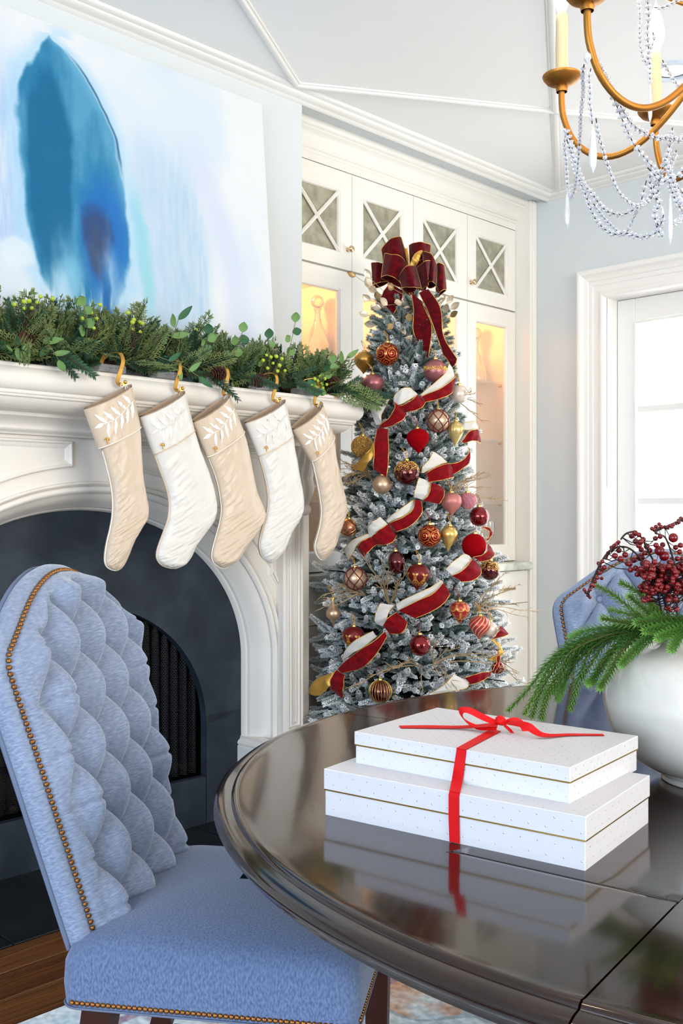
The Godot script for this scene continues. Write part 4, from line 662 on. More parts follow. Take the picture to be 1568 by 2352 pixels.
func plate_with_hole(m: MB, lo: Vector2, hi: Vector2, hlo: Vector2, hhi: Vector2, x0: float, x1: float) -> void:
	# wall slab across x0..x1 in the plane of (z, y) with one opening
	m.box2(Vector3(x0, lo.y, lo.x), Vector3(x1, hi.y, hlo.x), 0)
	m.box2(Vector3(x0, lo.y, hhi.x), Vector3(x1, hi.y, hi.x), 0)
	if hlo.y > lo.y:
		m.box2(Vector3(x0, lo.y, hlo.x), Vector3(x1, hlo.y, hhi.x), 0)
	m.box2(Vector3(x0, hhi.y, hlo.x), Vector3(x1, hi.y, hhi.x), 0)

func build_room() -> void:
	build_materials()
	var m := MB.new()
	# chimney breast, with the opening the fireplace stands in
	m.box2(Vector3(0.757, 1.30, -3.62), Vector3(2.743, CEIL, BZ), 0.003)
	m.box2(Vector3(0.757, 0, -3.62), Vector3(1.04, 1.30, BZ), 0.003)
	m.box2(Vector3(2.46, 0, -3.62), Vector3(2.743, 1.30, BZ), 0.003)
	m.box2(Vector3(-4.3, 0, -3.74), Vector3(4.75, CEIL, -3.62), 0)
	# header over the alcoves
	m.box2(Vector3(2.743, 2.797, -3.62), Vector3(WX, CEIL, BZ), 0)
	m.box2(Vector3(-4.14, 2.797, -3.62), Vector3(0.757, CEIL, BZ), 0)
	struct("wall_fireplace", m, M("wall_grey"), "pale grey painted chimney wall behind the leaning blue painting")
	m = MB.new()
	plate_with_hole(m, Vector2(-3.74, 0), Vector2(6.6, CEIL), Vector2(-2.60, 0.28), Vector2(-0.835, 2.24), WX, WX + 0.22)
	struct("wall_right", m, M("wall_grey"), "pale grey painted wall around the tall window")
	m = MB.new()
	plate_with_hole(m, Vector2(-3.74, 0), Vector2(6.6, CEIL), Vector2(-1.5, 0.45), Vector2(2.7, 2.65), -4.3, -4.14)
	struct("wall_left", m, M("wall_grey"), "pale grey painted wall on the left of the camera")
	m = MB.new()
	m.box2(Vector3(-4.3, 0, 6.46), Vector3(-1.5, CEIL, 6.6), 0)
	m.box2(Vector3(3.1, 0, 6.46), Vector3(4.73, CEIL, 6.6), 0)
	m.box2(Vector3(-1.5, 0, 6.46), Vector3(3.1, 0.45, 6.6), 0)
	m.box2(Vector3(-1.5, 2.7, 6.46), Vector3(3.1, CEIL, 6.6), 0)
	struct("wall_back", m, M("wall_grey"), "pale grey painted wall behind the camera")
	m = MB.new()
	m.box2(Vector3(-4.3, CEIL, -3.74), Vector3(4.73, CEIL + 0.15, 6.6), 0)
	struct("ceiling", m, M("ceiling_white"), "white painted ceiling laid out with a lattice of thin mouldings")
	build_ceiling_trim()
	build_floor()
	build_window()

func bar(m: MB, a: Vector3, b: Vector3, prof: Array) -> void:
	# moulding run on the ceiling from a to b; the profile is (across, down)
	var d := (b - a).normalized()
	var s := d.cross(Vector3.UP).normalized()
	var pts := PackedVector3Array()
	for q in prof:
		pts.append(a + s * q.x - Vector3.UP * q.y)
		pts.append(b + s * q.x - Vector3.UP * q.y)
	m.grid(pts, 2, prof.size(), false, false, false)

func build_ceiling_trim() -> void:
	var lat := [Vector2(-0.019, -0.002), Vector2(-0.019, 0.007), Vector2(-0.019, 0.007), Vector2(-0.012, 0.007), Vector2(-0.012, 0.007), Vector2(-0.010, 0.013), Vector2(-0.005, 0.016), Vector2(0.005, 0.016), Vector2(0.010, 0.013), Vector2(0.012, 0.007), Vector2(0.012, 0.007), Vector2(0.019, 0.007), Vector2(0.019, 0.007), Vector2(0.019, -0.002)]
	var n := 1
	for k in range(-2, 4):
		var x0 := 2.645 + 1.86 * k
		for s in [1.0, -1.0]:
			# z = -2.86 + 0.62 |x - x0|, clipped to the room
			var x1: float = clampf(x0 + s * 5.4 / 0.62, -1.68, WX - 0.06)
			if absf(x1 - x0) < 0.2 or x0 < -1.68 or x0 > WX + 0.1:
				continue
			var a := Vector3(minf(x0, WX - 0.01), CEIL, -2.86)
			var b := Vector3(x1, CEIL, -2.86 + 0.62 * absf(x1 - x0))
			if b.z > 2.66:
				b = a + (b - a) * ((2.66 + 2.86) / (b.z - a.z))
			var m := MB.new()
			bar(m, a, b, lat)
			struct("trim_%d" % n, m, M("trim_white"), "thin white moulding running diagonally across the ceiling")
			n += 1
	# flat cornice round the ceiling
	var cor := [Vector2(0.0, 0.0), Vector2(0.075, -0.0), Vector2(0.075, -0.0), Vector2(0.075, 0.005), Vector2(0.068, 0.012), Vector2(0.052, 0.014), Vector2(0.052, 0.014), Vector2(0.050, 0.020), Vector2(0.036, 0.026), Vector2(0.020, 0.028), Vector2(0.020, 0.028), Vector2(0.012, 0.034), Vector2(0.0, 0.036)]
	var pth := PackedVector2Array([Vector2(-4.14, BZ), Vector2(-4.14, 6.46), Vector2(WX, 6.46), Vector2(WX, BZ)])
	var m2 := MB.new()
	var T := Transform3D(Basis(Vector3(1, 0, 0), Vector3(0, 0, 1), Vector3(0, -1, 0)), Vector3(0, CEIL, 0))
	pth.reverse()
	m2.mould(pth, true, cor, T, true)
	struct("trim_%d" % n, m2, M("trim_white"), "white cornice moulding where the walls meet the ceiling")

func build_floor() -> void:
	var m := MB.new()
	m.box2(Vector3(-4.3, -0.14, -3.74), Vector3(4.73, -0.018, 6.6), 0)
	var sub := mat("subfloor", Color(0.10, 0.06, 0.04), 0.8)
	var fl := struct("floor", m, sub, "dark oiled wood plank floor between the hearth and the rug")
	var woods := []
	for k in 4:
		var w := mat("wood_plank_%d" % k, Color(1, 1, 1), 0.32, 0.0, 0.5)
		var n := FastNoiseLite.new()
		n.seed = 40 + k
		n.frequency = 1.0
		n.fractal_octaves = 3
		var base := [Color(0.33, 0.195, 0.10), Color(0.26, 0.15, 0.08), Color(0.37, 0.23, 0.12), Color(0.21, 0.12, 0.07)]
		var bc: Color = base[k]
		w.albedo_texture = tex_from(192, 512, func(v: float, u: float) -> Color:
			var bend := 0.10 * n.get_noise_2d(u * 1.5, 3.0) + 0.05 * n.get_noise_2d(u * 4.0, v * 1.5)
			var vv := v + bend
			var broad := n.get_noise_2d(u * 0.8 + 5.0, vv * 5.0) * 0.5 + 0.5
			var fine := n.get_noise_2d(u * 1.6, vv * 42.0) * 0.5 + 0.5
			var hair := n.get_noise_2d(u * 5.0 + 9.0, vv * 130.0) * 0.5 + 0.5
			var c := bc.lerp(bc * 1.5, broad * 0.6)
			c = c.lerp(Color(0.085, 0.045, 0.028), smoothstep(0.50, 0.72, fine) * 0.85)
			c = c.lerp(bc * 1.7, smoothstep(0.55, 0.75, hair) * 0.35)
			var d := Vector2((u - 0.35 - 0.1 * k) * 2.6, v - 0.5 - 0.1 * (k - 1)).length()
			c = c.lerp(Color(0.36, 0.12, 0.045), clampf(1.0 - d / 0.16, 0, 1) * 0.6)
			return c)
		w.uv1_scale = Vector3(1.0 / 0.128, 1.0 / 1.6, 1)
		woods.append(w)
	# planks run along the fireplace wall
	var lens := [1.6, 1.1, 1.35, 0.9]
	var meshes := []
	for L in lens:
		var pm := MB.new()
		pm.box(Vector3(0, -0.009, 0), Vector3(L - 0.002, 0.018, 0.128), 0.0015)
		meshes.append(pm.mesh())
	var z := -2.486 + 0.065
	var r := 0
	while z < 2.6:
		var x: float = -1.68 - [0.3, 0.85, 0.15, 0.6, 1.0][r % 5]
		var i := r
		while x < 4.5:
			var k := (i * 7 + r * 3) % 4
			if true:
				part("plank", meshes[k], woods[(i * 5 + r) % 4], fl, Transform3D(Basis.IDENTITY, Vector3(x + lens[k] * 0.5, 0, z)))
			x += lens[k]
			i += 1
		z += 0.13
		r += 1
		if z > -0.2:
			break
	# hearth of dark stone slabs, flush with the floor
	var hm := MB.new()
	hm.box2(Vector3(0.5, -0.1, -3.4), Vector3(3.0, -0.004, -2.486), 0)
	var hs := struct("hearth", hm, M("slate"), "dark slate hearth laid flush with the wood floor before the fireplace")
	for q in [[0.5, 1.28], [1.283, 2.22], [2.223, 3.0]]:
		var s := MB.new()
		s.box2(Vector3(q[0], -0.02, -2.96), Vector3(q[1], 0.002, -2.489), 0.002)
		part("slab", s, M("hearth_slate") if mats.has("hearth_slate") else hearth_mat(), hs)
	build_rug()

func hearth_mat() -> StandardMaterial3D:
	var sl := mat("hearth_slate", Color(1, 1, 1), 0.32, 0.0, 0.4)
	sl.albedo_texture = noise_tex(512, 0.008, Color(0.055, 0.068, 0.085), Color(0.115, 0.135, 0.155), 5, 31)
	sl.uv1_triplanar = true
	sl.uv1_scale = Vector3(1.1, 1.1, 1.1)
	return sl

func build_rug() -> void:
	var n := FastNoiseLite.new()
	n.seed = 77
	n.frequency = 1.0
	n.fractal_octaves = 3
	var hash2 := FastNoiseLite.new()
	hash2.noise_type = FastNoiseLite.TYPE_CELLULAR
	hash2.seed = 5
	hash2.frequency = 1.0
	var rm := mat("rug_wool", Color(1, 1, 1), 0.95, 0.0, 0.1)
	rm.albedo_texture = tex_from(900, 900, func(u: float, v: float) -> Color:
		var c := Color(0.78, 0.84, 0.88)
		var a := n.get_noise_2d(u * 9.0, v * 9.0)
		c = c.lerp(Color(0.88, 0.89, 0.87), clampf(a * 1.6 + 0.4, 0, 1))
		c = c.lerp(Color(0.62, 0.76, 0.84), clampf(n.get_noise_2d(u * 14.0 + 30.0, v * 14.0) * 2.2 - 0.35, 0, 0.8))
		# scrolling vine motif in rust and plum, worn in places
		var wu := u * 6.0 + 0.55 * n.get_noise_2d(u * 5.0, v * 5.0 + 9.0)
		var wv := v * 6.0 + 0.55 * n.get_noise_2d(u * 5.0 + 50.0, v * 5.0)
		var vine := absf(sin(wu * PI + 1.3 * sin(wv * PI * 1.5)) + 0.7 * sin(wv * PI * 2.0 + 0.8 * cos(wu * 5.0)))
		var wear := clampf(n.get_noise_2d(u * 22.0, v * 22.0 + 70.0) * 1.6 + 0.75, 0, 1)
		if vine < 0.17:
			c = c.lerp(Color(0.78, 0.56, 0.42), wear * 0.85)
		elif vine < 0.22:
			c = c.lerp(Color(0.52, 0.58, 0.62), 0.5)
		var lt := minf(minf(u, 1.0 - u), minf(v, 1.0 - v))
		if absf(lt - 0.09) < 0.004 or absf(lt - 0.03) < 0.003:
			c = c.lerp(Color(0.58, 0.46, 0.54), 0.7 * wear)
		elif lt < 0.085 and lt > 0.034:
			var kk := absf(fposmod((u + v) * 26.0, 1.0) - 0.5) + absf(fposmod((u - v) * 26.0, 1.0) - 0.5)
			if kk < 0.32:
				c = c.lerp(Color(0.64, 0.54, 0.60), 0.6 * wear)
		var f := n.get_noise_2d(u * 190.0, v * 190.0) * 0.16
		return Color(c.r + f, c.g + f, c.b + f))
	rm.normal_enabled = true
	rm.normal_texture = noise_tex(512, 0.09, Color.BLACK, Color.WHITE, 3, 61, true, 9.0)
	rm.normal_scale = 0.0
	rm.normal_enabled = false
	rm.heightmap_enabled = true
	rm.heightmap_scale = 0.25
	rm.heightmap_texture = noise_tex(1024, 0.14, Color.BLACK, Color.WHITE, 2, 62)
	var m := MB.new()
	var lo := Vector3(-0.35, 0.0, -2.08)
	var hi := Vector3(4.2, 0.012, 2.9)
	var pts := PackedVector3Array()
	var ed := [[lo.x, 0.001], [lo.x, 0.009], [lo.x + 0.003, 0.012], [hi.x - 0.003, 0.012], [hi.x, 0.009], [hi.x, 0.001]]
	for q in [[lo.z, 0.001], [lo.z, 0.009], [lo.z + 0.003, 0.012], [hi.z - 0.003, 0.012], [hi.z, 0.009], [hi.z, 0.001]]:
		for e in ed:
			pts.append(Vector3(e[0], minf(e[1], q[1]), q[0]))
	m.grid(pts, 6, 6)
	for i in m.v.size():
		m.t[i] = Vector2((m.v[i].x - lo.x) / (hi.x - lo.x), (m.v[i].z - lo.z) / (hi.z - lo.z))
	var o := part("rug", m, rm, self)
	tag(o, "pale blue wool rug with worn rust scroll motif under the dining table", "rug")

func build_window() -> void:
	var m := MB.new()
	var z0 := -2.585
	var z1 := -0.85
	var y0 := 0.30
	var y1 := 2.225
	# moulded casing round the opening, on the wall
	var T := Transform3D(Basis(Vector3(0, 0, 1), Vector3(0, 1, 0), Vector3(-1, 0, 0)), Vector3(WX, 0, 0))
	var cas := [Vector2(-0.145, 0.0), Vector2(-0.145, 0.045), Vector2(-0.145, 0.045), Vector2(-0.138, 0.050), Vector2(-0.125, 0.050), Vector2(-0.118, 0.044), Vector2(-0.112, 0.038), Vector2(-0.112, 0.038), Vector2(-0.106, 0.034), Vector2(-0.094, 0.032), Vector2(-0.086, 0.030), Vector2(-0.086, 0.026), Vector2(-0.086, 0.026), Vector2(-0.070, 0.026), Vector2(-0.062, 0.026), Vector2(-0.062, 0.022), Vector2(-0.062, 0.022), Vector2(-0.036, 0.022), Vector2(-0.030, 0.024), Vector2(-0.022, 0.030), Vector2(-0.012, 0.032), Vector2(-0.004, 0.028), Vector2(0.0, 0.022), Vector2(0.0, 0.022), Vector2(0.0, -0.005)]
	var path := PackedVector2Array([Vector2(z0, 0.14), Vector2(z0, y1), Vector2(z1, y1), Vector2(z1, 0.14)])
	path.reverse()
	m.mould(path, false, cas, T, false)
	struct("trim_20", m, M("trim_white"), "deep white moulded casing round the tall window")
	# jamb lining
	m = MB.new()
	m.box2(Vector3(WX, y0, z0 - 0.02), Vector3(WX + 0.2, y1 + 0.02, z0), 0.001)
	m.box2(Vector3(WX, y0, z1), Vector3(WX + 0.2, y1 + 0.02, z1 + 0.02), 0.001)
	m.box2(Vector3(WX, y1, z0), Vector3(WX + 0.2, y1 + 0.02, z1), 0.001)
	m.box2(Vector3(WX - 0.05, y0 - 0.04, z0 - 0.16), Vector3(WX + 0.2, y0, z1 + 0.16), 0.004)
	var w := struct("window_1", m, M("trim_white"), "tall bright white window with three stacked panes beside the grey chair")
	# sashes, each with stiles, rails, bars and panes
	var fx := WX + 0.10
	for s in 2:
		var a := z0 + s * (z1 - z0) * 0.5
		var b := a + (z1 - z0) * 0.5
		var f := MB.new()
		f.box2(Vector3(fx, y0, a + 0.002), Vector3(fx + 0.045, y1 - 0.002, a + 0.098), 0.004)
		f.box2(Vector3(fx, y0, b - 0.098), Vector3(fx + 0.045, y1 - 0.002, b - 0.002), 0.004)
		f.box2(Vector3(fx, y1 - 0.118, a + 0.098), Vector3(fx + 0.045, y1 - 0.002, b - 0.098), 0.004)
		f.box2(Vector3(fx, y0, a + 0.098), Vector3(fx + 0.045, y0 + 0.16, b - 0.098), 0.004)
		var sash := part("sash", f, M("door_white"), w)
		var bead := MB.new()
		var bp := [Vector2(0, 0.0), Vector2(0.004, 0.006), Vector2(0.010, 0.009), Vector2(0.016, 0.004), Vector2(0.017, -0.02)]
		var q := PackedVector2Array([Vector2(a + 0.096, y0 + 0.158), Vector2(b - 0.096, y0 + 0.158), Vector2(b - 0.096, y1 - 0.116), Vector2(a + 0.096, y1 - 0.116)])
		bead.mould(q, true, bp, Transform3D(Basis(Vector3(0, 0, 1), Vector3(0, 1, 0), Vector3(-1, 0, 0)), Vector3(fx, 0, 0)), true)
		part("bead", bead, M("door_white"), sash)
		var ys := [y0 + 0.16, 0.765, 1.205, 1.665, y1 - 0.118]
		for k in 4:
			if k > 0:
				var mu := MB.new()
				mu.box2(Vector3(fx + 0.004, ys[k] - 0.019, a + 0.1), Vector3(fx + 0.04, ys[k] + 0.019, b - 0.1), 0.006)
				part("glazing_bar", mu, M("door_white"), sash)
			var p := MB.new()
			p.box2(Vector3(fx + 0.02, ys[k] + (0.017 if k > 0 else 0.0), a + 0.097), Vector3(fx + 0.024, ys[k + 1] - (0.017 if k < 3 else 0.0), b - 0.097), 0)
			part("pane", p, M("window_glass"), sash)
	# tall skirting on the right wall
	for e in [[-2.99, -2.735], [-0.70, 6.4]]:
		var bb := MB.new()
		var prof := [Vector2(0, 0), Vector2(0.022, 0), Vector2(0.022, 0.0), Vector2(0.022, 0.20), Vector2(0.022, 0.20), Vector2(0.020, 0.215), Vector2(0.014, 0.232), Vector2(0.016, 0.246), Vector2(0.012, 0.262), Vector2(0.0, 0.268)]
		var pts := PackedVector3Array()
		for q in prof:
			pts.append(Vector3(WX - q.x, q.y, e[0]))
			pts.append(Vector3(WX - q.x, q.y, e[1]))
		bb.grid(pts, 2, prof.size(), false, false, true)
		struct("baseboard_right" if e[0] < -2 else "baseboard_right_001", bb, M("trim_white"), "tall white baseboard along the right wall")
	# recessed ceiling lamps
	var lamp := 0
	for q in [Vector2(3.565, -1.765), Vector2(1.0, -1.2), Vector2(0.2, 0.9), Vector2(3.4, 1.0), Vector2(2.0, 1.9)]:
		var d := thing("ceiling_lamp", ["round recessed ceiling lamp beyond the chandelier candle", "round recessed ceiling lamp above the hearth", "round recessed ceiling lamp above the camera", "round recessed ceiling lamp near the window", "round recessed ceiling lamp behind the table"][lamp], "lamp", Vector3(q.x, CEIL, q.y), 0.0, "" if lamp == 0 else "recessed lamps out of view")
		var r := MB.new()
		r.lathe([Vector2(0.088, 0.0), Vector2(0.088, -0.004), Vector2(0.080, -0.007), Vector2(0.070, -0.006), Vector2(0.064, 0.0), Vector2(0.058, 0.0), Vector2(0.05, -0.001)], 40)
		part("ring", r, mat("lamp_trim", Color(0.80, 0.85, 0.9), 0.35), d)
		var em := mat("lamp_glow", Color(1, 0.95, 0.85), 0.5)
		em.emission_enabled = true
		em.emission = Color(1.0, 0.93, 0.82)
		em.emission_energy_multiplier = 0.8
		var fc := MB.new()
		fc.lathe([Vector2(0.05, -0.0012), Vector2(0.03, -0.004), Vector2(0.0005, -0.005)], 28)
		part("lamp_lens", fc, em, d)
		area_light("ceiling_lamp_light_%d" % lamp, Vector3(q.x, CEIL - 0.012, q.y), Vector3(0, -1, 0.0001), Vector2(0.09, 0.09), Color(1.0, 0.88, 0.72), LAMP_E)
		lamp += 1

# ---------------------------------------------------------------- fireplace
func arch(cx: float, cy: float, a: float, b: float, y0: float, n: int) -> PackedVector2Array:
	# from the right foot up over the elliptical arch to the left foot
	var p := PackedVector2Array([Vector2(cx + a, y0)])
	if cy - y0 > 0.3:
		p.append(Vector2(cx + a, (cy + y0) * 0.5))
	for k in n + 1:
		var t := PI * k / n
		p.append(Vector2(cx + a * cos(t), cy + b * sin(t)))
	if cy - y0 > 0.3:
		p.append(Vector2(cx - a, (cy + y0) * 0.5))
	p.append(Vector2(cx - a, y0))
	return p

func between(m: MB, p: PackedVector2Array, q: PackedVector2Array, z: float) -> void:
	# flat face between two polylines of as many points
	for i in p.size() - 1:
		m.quad(Vector3(p[i].x, p[i].y, z), Vector3(p[i + 1].x, p[i + 1].y, z), Vector3(q[i + 1].x, q[i + 1].y, z), Vector3(q[i].x, q[i].y, z), Vector3(0, 0, 1))

func reveal(m: MB, p: PackedVector2Array, z0: float, z1: float, inward: Vector2) -> void:
	var pts := PackedVector3Array()
	for q in p:
		pts.append(Vector3(q.x, q.y, z0))
	for q in p:
		pts.append(Vector3(q.x, q.y, z1))
	m.grid(pts, p.size(), 2)

const FX := 1.75      # middle of the fireplace

func ring_shelf(m: MB, prof: Array, xl: float, xr: float, zf: float, zb: float) -> void:
	# profile of (projection, y) round three sides of a block
	var pos := [Vector2(xl, zb), Vector2(xl, zf), Vector2(xl, zf), Vector2(xr, zf), Vector2(xr, zf), Vector2(xr, zb)]
	var dir := [Vector2(-1, 0), Vector2(-1, 1), Vector2(-1, 1), Vector2(1, 1), Vector2(1, 1), Vector2(1, 0)]
	var pts := PackedVector3Array()
	for q in prof:
		for i in 6:
			var w: Vector2 = pos[i] + dir[i] * q.x
			pts.append(Vector3(w.x, q.y, w.y))
	m.grid(pts, 6, prof.size(), false, false, true)

func build_fireplace() -> void:
	var cream := M("mantel_cream")
	# ---- slate surround, of slabs
	var su := thing("slate_surround", "dark blue grey slate arch surround round the firebox opening", "fireplace surround", Vector3(FX, 0, -2.95))
	var sz := -2.95
	var fb := arch(FX, 0.364, 0.528, 0.474, 0.178, 40)
	var outr := arch(FX, 0.60, 0.74, 0.60, 0.178, 40)
	# make both polylines as long as each other
	var oo := PackedVector2Array()
	var ii := PackedVector2Array()
	for k in 61:
		var t := PI * k / 60.0
		ii.append(Vector2(FX + 0.528 * cos(t), 0.364 + 0.474 * sin(t)))
		oo.append(Vector2(FX + 0.74 * cos(t), 0.60 + 0.60 * sin(t)))
	var sm := MB.new()
	between(sm, ii, oo, sz)
	for s in [0, 60]:
		var sx := ii[s].x
		var ox := oo[s].x
		sm.quad(Vector3(sx, ii[s].y, sz), Vector3(ox, oo[s].y, sz), Vector3(ox, 0.405, sz), Vector3(sx, 0.405, sz) if ii[s].y > 0.405 else Vector3(sx, ii[s].y, sz), Vector3(0, 0, 1))
	var rv := PackedVector2Array()
	rv.append(Vector2(FX + 0.528, 0.178))
	rv.append_array(ii)
	rv.append(Vector2(FX - 0.528, 0.178))
	reveal(sm, rv, sz - 0.035, sz, Vector2.ZERO)
	wpart("arch_slab", sm, M("slate"), su)
	for s in [1.0, -1.0]:
		var l := MB.new()
		l.box2(Vector3(minf(FX + s * 0.53, FX + s * 0.74), 0.0, sz - 0.03), Vector3(maxf(FX + s * 0.53, FX + s * 0.74), 0.402, sz), 0.0015)
		wpart("leg_slab", l, M("slate"), su)
	var sp := MB.new()
	sp.box2(Vector3(FX - 0.527, 0.0, sz - 0.03), Vector3(FX + 0.527, 0.176, sz), 0.002)
	wpart("sill_slab", sp, M("slate"), su)
	# ---- firebox: black brick back, grate, logs and a chain mesh curtain
	var bx := thing("firebox", "black firebox lined with sooty brick behind the mesh curtain", "firebox", Vector3(FX, 0.1, -3.3))
	var soot := mat("soot_mortar", Color(0.022, 0.022, 0.024), 0.95, 0.0, 0.15)
	var fm := MB.new()
	fm.box2(Vector3(1.05, 0.0, -3.60), Vector3(2.45, 0.17, -2.985), 0)
	fm.box2(Vector3(1.05, 0.0, -3.61), Vector3(2.45, 1.29, -3.52), 0)
	fm.box2(Vector3(1.05, 0.0, -3.60), Vector3(1.17, 1.29, -2.99), 0)
	fm.box2(Vector3(2.33, 0.0, -3.60), Vector3(2.45, 1.29, -2.99), 0)
	fm.box2(Vector3(1.05, 0.95, -3.60), Vector3(2.45, 1.29, -2.99), 0)
	wpart("lining", fm, soot, bx)
	var brick := mat("sooty_brick", Color(0.045, 0.043, 0.043), 0.9, 0.0, 0.2)
	var bm := MB.new()
	bm.box(Vector3.ZERO, Vector3(0.21, 0.062, 0.02), 0.004)
	var bmesh := bm.mesh()
	for r in 8:
		for k in 7:
			var x := 1.17 + 0.11 * (r % 2) + k * 0.22
			if x > 2.36:
				continue
			part("brick", bmesh, brick, bx, Transform3D(Basis.IDENTITY, Vector3(x + 0.0 - FX, 0.21 + r * 0.072 - 0.1, -3.513 + 3.3)))
		for k in 2:
			part("brick", bmesh, brick, bx, Transform3D(Basis(Vector3.UP, PI / 2), Vector3(2.323 - FX, 0.21 + r * 0.072 - 0.1, -3.40 + 0.085 * (r % 2) + k * 0.215 + 3.3)))
	# charred logs and grey ash on the floor of the firebox
	var bark := mat("charred_log", Color(0.16, 0.125, 0.09), 0.9)
	var logs := [[1.35, 0.25, -3.25, 0.55, 0.05, 0.2], [1.5, 0.24, -3.12, 0.6, 0.045, -0.1], [1.55, 0.33, -3.2, 0.5, 0.045, 0.35], [1.95, 0.22, -3.15, 0.4, 0.04, 0.1]]
	for q in logs:
		var lm := MB.new()
		var pts := PackedVector3Array()
		var rr := []
		for k in 7:
			pts.append(Vector3(-q[3] / 2 + q[3] * k / 6.0, rnd(-0.012, 0.012), rnd(-0.012, 0.012)))
			rr.append(q[4] * rnd(0.85, 1.12))
		lm.tube(pts, rr, 9)
		part("log", lm, bark, bx, Transform3D(Basis(Vector3.UP, q[5]), Vector3(q[0] - FX, q[1] - 0.1, q[2] + 3.3)))
	# chain curtain: a pleated sheet of rings, with the gaps left open
	var em := mat("ember_bed", Color(0.20, 0.16, 0.11), 0.95)
	var eb := MB.new()
	for k in 170:
		var ex := rnd(1.2, 2.3)
		eb.box(Vector3(ex, 0.178 + rnd(0, 0.018), rnd(-3.4, -3.04)), Vector3(rnd(0.015, 0.04), rnd(0.01, 0.02), rnd(0.015, 0.03)), 0.003, Basis.from_euler(Vector3(rnd(-0.6, 0.6), rnd(0, 3), rnd(-0.6, 0.6))))
	var ebp := wpart("embers", eb, em, bx)
	ebp.set_meta("kind", "stuff")
	var im := Image.create(64, 64, false, Image.FORMAT_RGBA8)
	for y in 64:
		for x in 64:
			# two offset rows of round links
			var al := 0.0
			for o in [Vector2(16, 16), Vector2(48, 16), Vector2(0, 48), Vector2(32, 48), Vector2(64, 48)]:
				var d: float = (Vector2(x, y) - o).length()
				if absf(d - 15.5) < 4.6:
					al = 1.0
			im.set_pixel(x, y, Color(0.055, 0.055, 0.06, al))
	var ch := mat("chain_mesh", Color(1, 1, 1), 0.45, 0.6)
	ch.albedo_texture = ImageTexture.create_from_image(im)
	ch.transparency = BaseMaterial3D.TRANSPARENCY_ALPHA_SCISSOR
	ch.alpha_scissor_threshold = 0.5
	ch.cull_mode = BaseMaterial3D.CULL_DISABLED
	for s in [1.0, -1.0]:
		var cm := MB.new()
		var pts := PackedVector3Array()
		var nu := 130
		for j in 2:
			for i in nu:
				var x: float = FX + s * (0.02 + 0.52 * i / (nu - 1))
				var ph := 0.011 * sin(i * 0.62) * (0.35 + 0.65 * smoothstep(0.35, 1.0, float(i) / nu))
				pts.append(Vector3(x, 0.90 - 0.72 * j, -3.015 + ph))
		cm.grid(pts, nu, 2, false, false, false, 0.52 / 0.0125, 0.72 / 0.0125)
		var cu := thing("fire_curtain", "black chain mesh curtain on the " + ("right" if s > 0 else "left") + " half of the firebox", "fire screen", Vector3(FX, 0.18, -3.0), 0.0)
		wpart("mesh", cm, ch, cu)
		var rod := MB.new()
		rod.tube(PackedVector3Array([Vector3(FX, 0.905, -3.015), Vector3(FX + s * 0.53, 0.905, -3.015)]), [0.005], 8)
		wpart("rod", rod, M("black_iron"), cu)
	# ---- mantel
	var mp := thing("fireplace_mantel", "cream painted carved mantel with a moulded shelf over the arched fireplace", "mantel", Vector3(FX, 0, -2.8))
	# moulded arch, concave from the slate out to the face
	var ap := [Vector2(0.0, -2.952), Vector2(0.004, -2.93), Vector2(0.010, -2.925), Vector2(0.010, -2.925), Vector2(0.012, -2.912), Vector2(0.012, -2.912), Vector2(0.020, -2.896), Vector2(0.030, -2.872), Vector2(0.043, -2.852), Vector2(0.056, -2.842), Vector2(0.056, -2.842), Vector2(0.056, -2.832), Vector2(0.056, -2.832), Vector2(0.062, -2.822), Vector2(0.070, -2.819), Vector2(0.077, -2.824), Vector2(0.079, -2.832), Vector2(0.079, -2.832), Vector2(0.084, -2.818), Vector2(0.090, -2.816), Vector2(0.094, -2.82), Vector2(0.096, -2.84)]
	for q in ap.size():
		ap[q] = Vector2(-ap[q].x, ap[q].y)
	var path := arch(FX, 0.60, 0.692, 0.555, 0.27, 64)
	var am := MB.new()
	am.mould(path, false, ap, Transform3D.IDENTITY, false)
	wpart("arch_moulding", am, cream, mp)
	# flat field between the arch and the pilasters
	var fm2 := MB.new()
	var pi := PackedVector2Array()
	var po := PackedVector2Array()
	var xr := 0.80
	for k in 81:
		var t := PI * k / 80.0
		var p := Vector2(FX + 0.782 * cos(t), 0.60 + 0.645 * sin(t))
		pi.append(p)
		var o := Vector2(FX + clampf((p.x - FX) * 1.35, -xr, xr), 1.42)
		if absf(cos(t)) > 0.985:
			o.y = lerpf(p.y, 1.42, clampf((absf(sin(t)) - 0.0) / 0.17, 0, 1))
		po.append(o)
	between(fm2, pi, po, -2.83)
	for s in [1.0, -1.0]:
		fm2.quad(Vector3(FX + s * 0.775, 0.0, -2.83), Vector3(FX + s * xr, 0.0, -2.83), Vector3(FX + s * xr, 0.62, -2.83), Vector3(FX + s * 0.775, 0.62, -2.83), Vector3(0, 0, 1))
	wpart("field", fm2, cream, mp)
	# spandrel panels: a raised moulding round each, top straight, foot following the arch
	var pp := [Vector2(0, 0.0), Vector2(0.002, 0.012), Vector2(0.006, 0.015), Vector2(0.011, 0.013), Vector2(0.013, 0.008), Vector2(0.013, 0.008), Vector2(0.020, 0.006), Vector2(0.030, 0.0), Vector2(0.036, -0.008), Vector2(0.036, -0.008), Vector2(0.038, -0.003), Vector2(0.042, -0.003), Vector2(0.044, -0.010)]
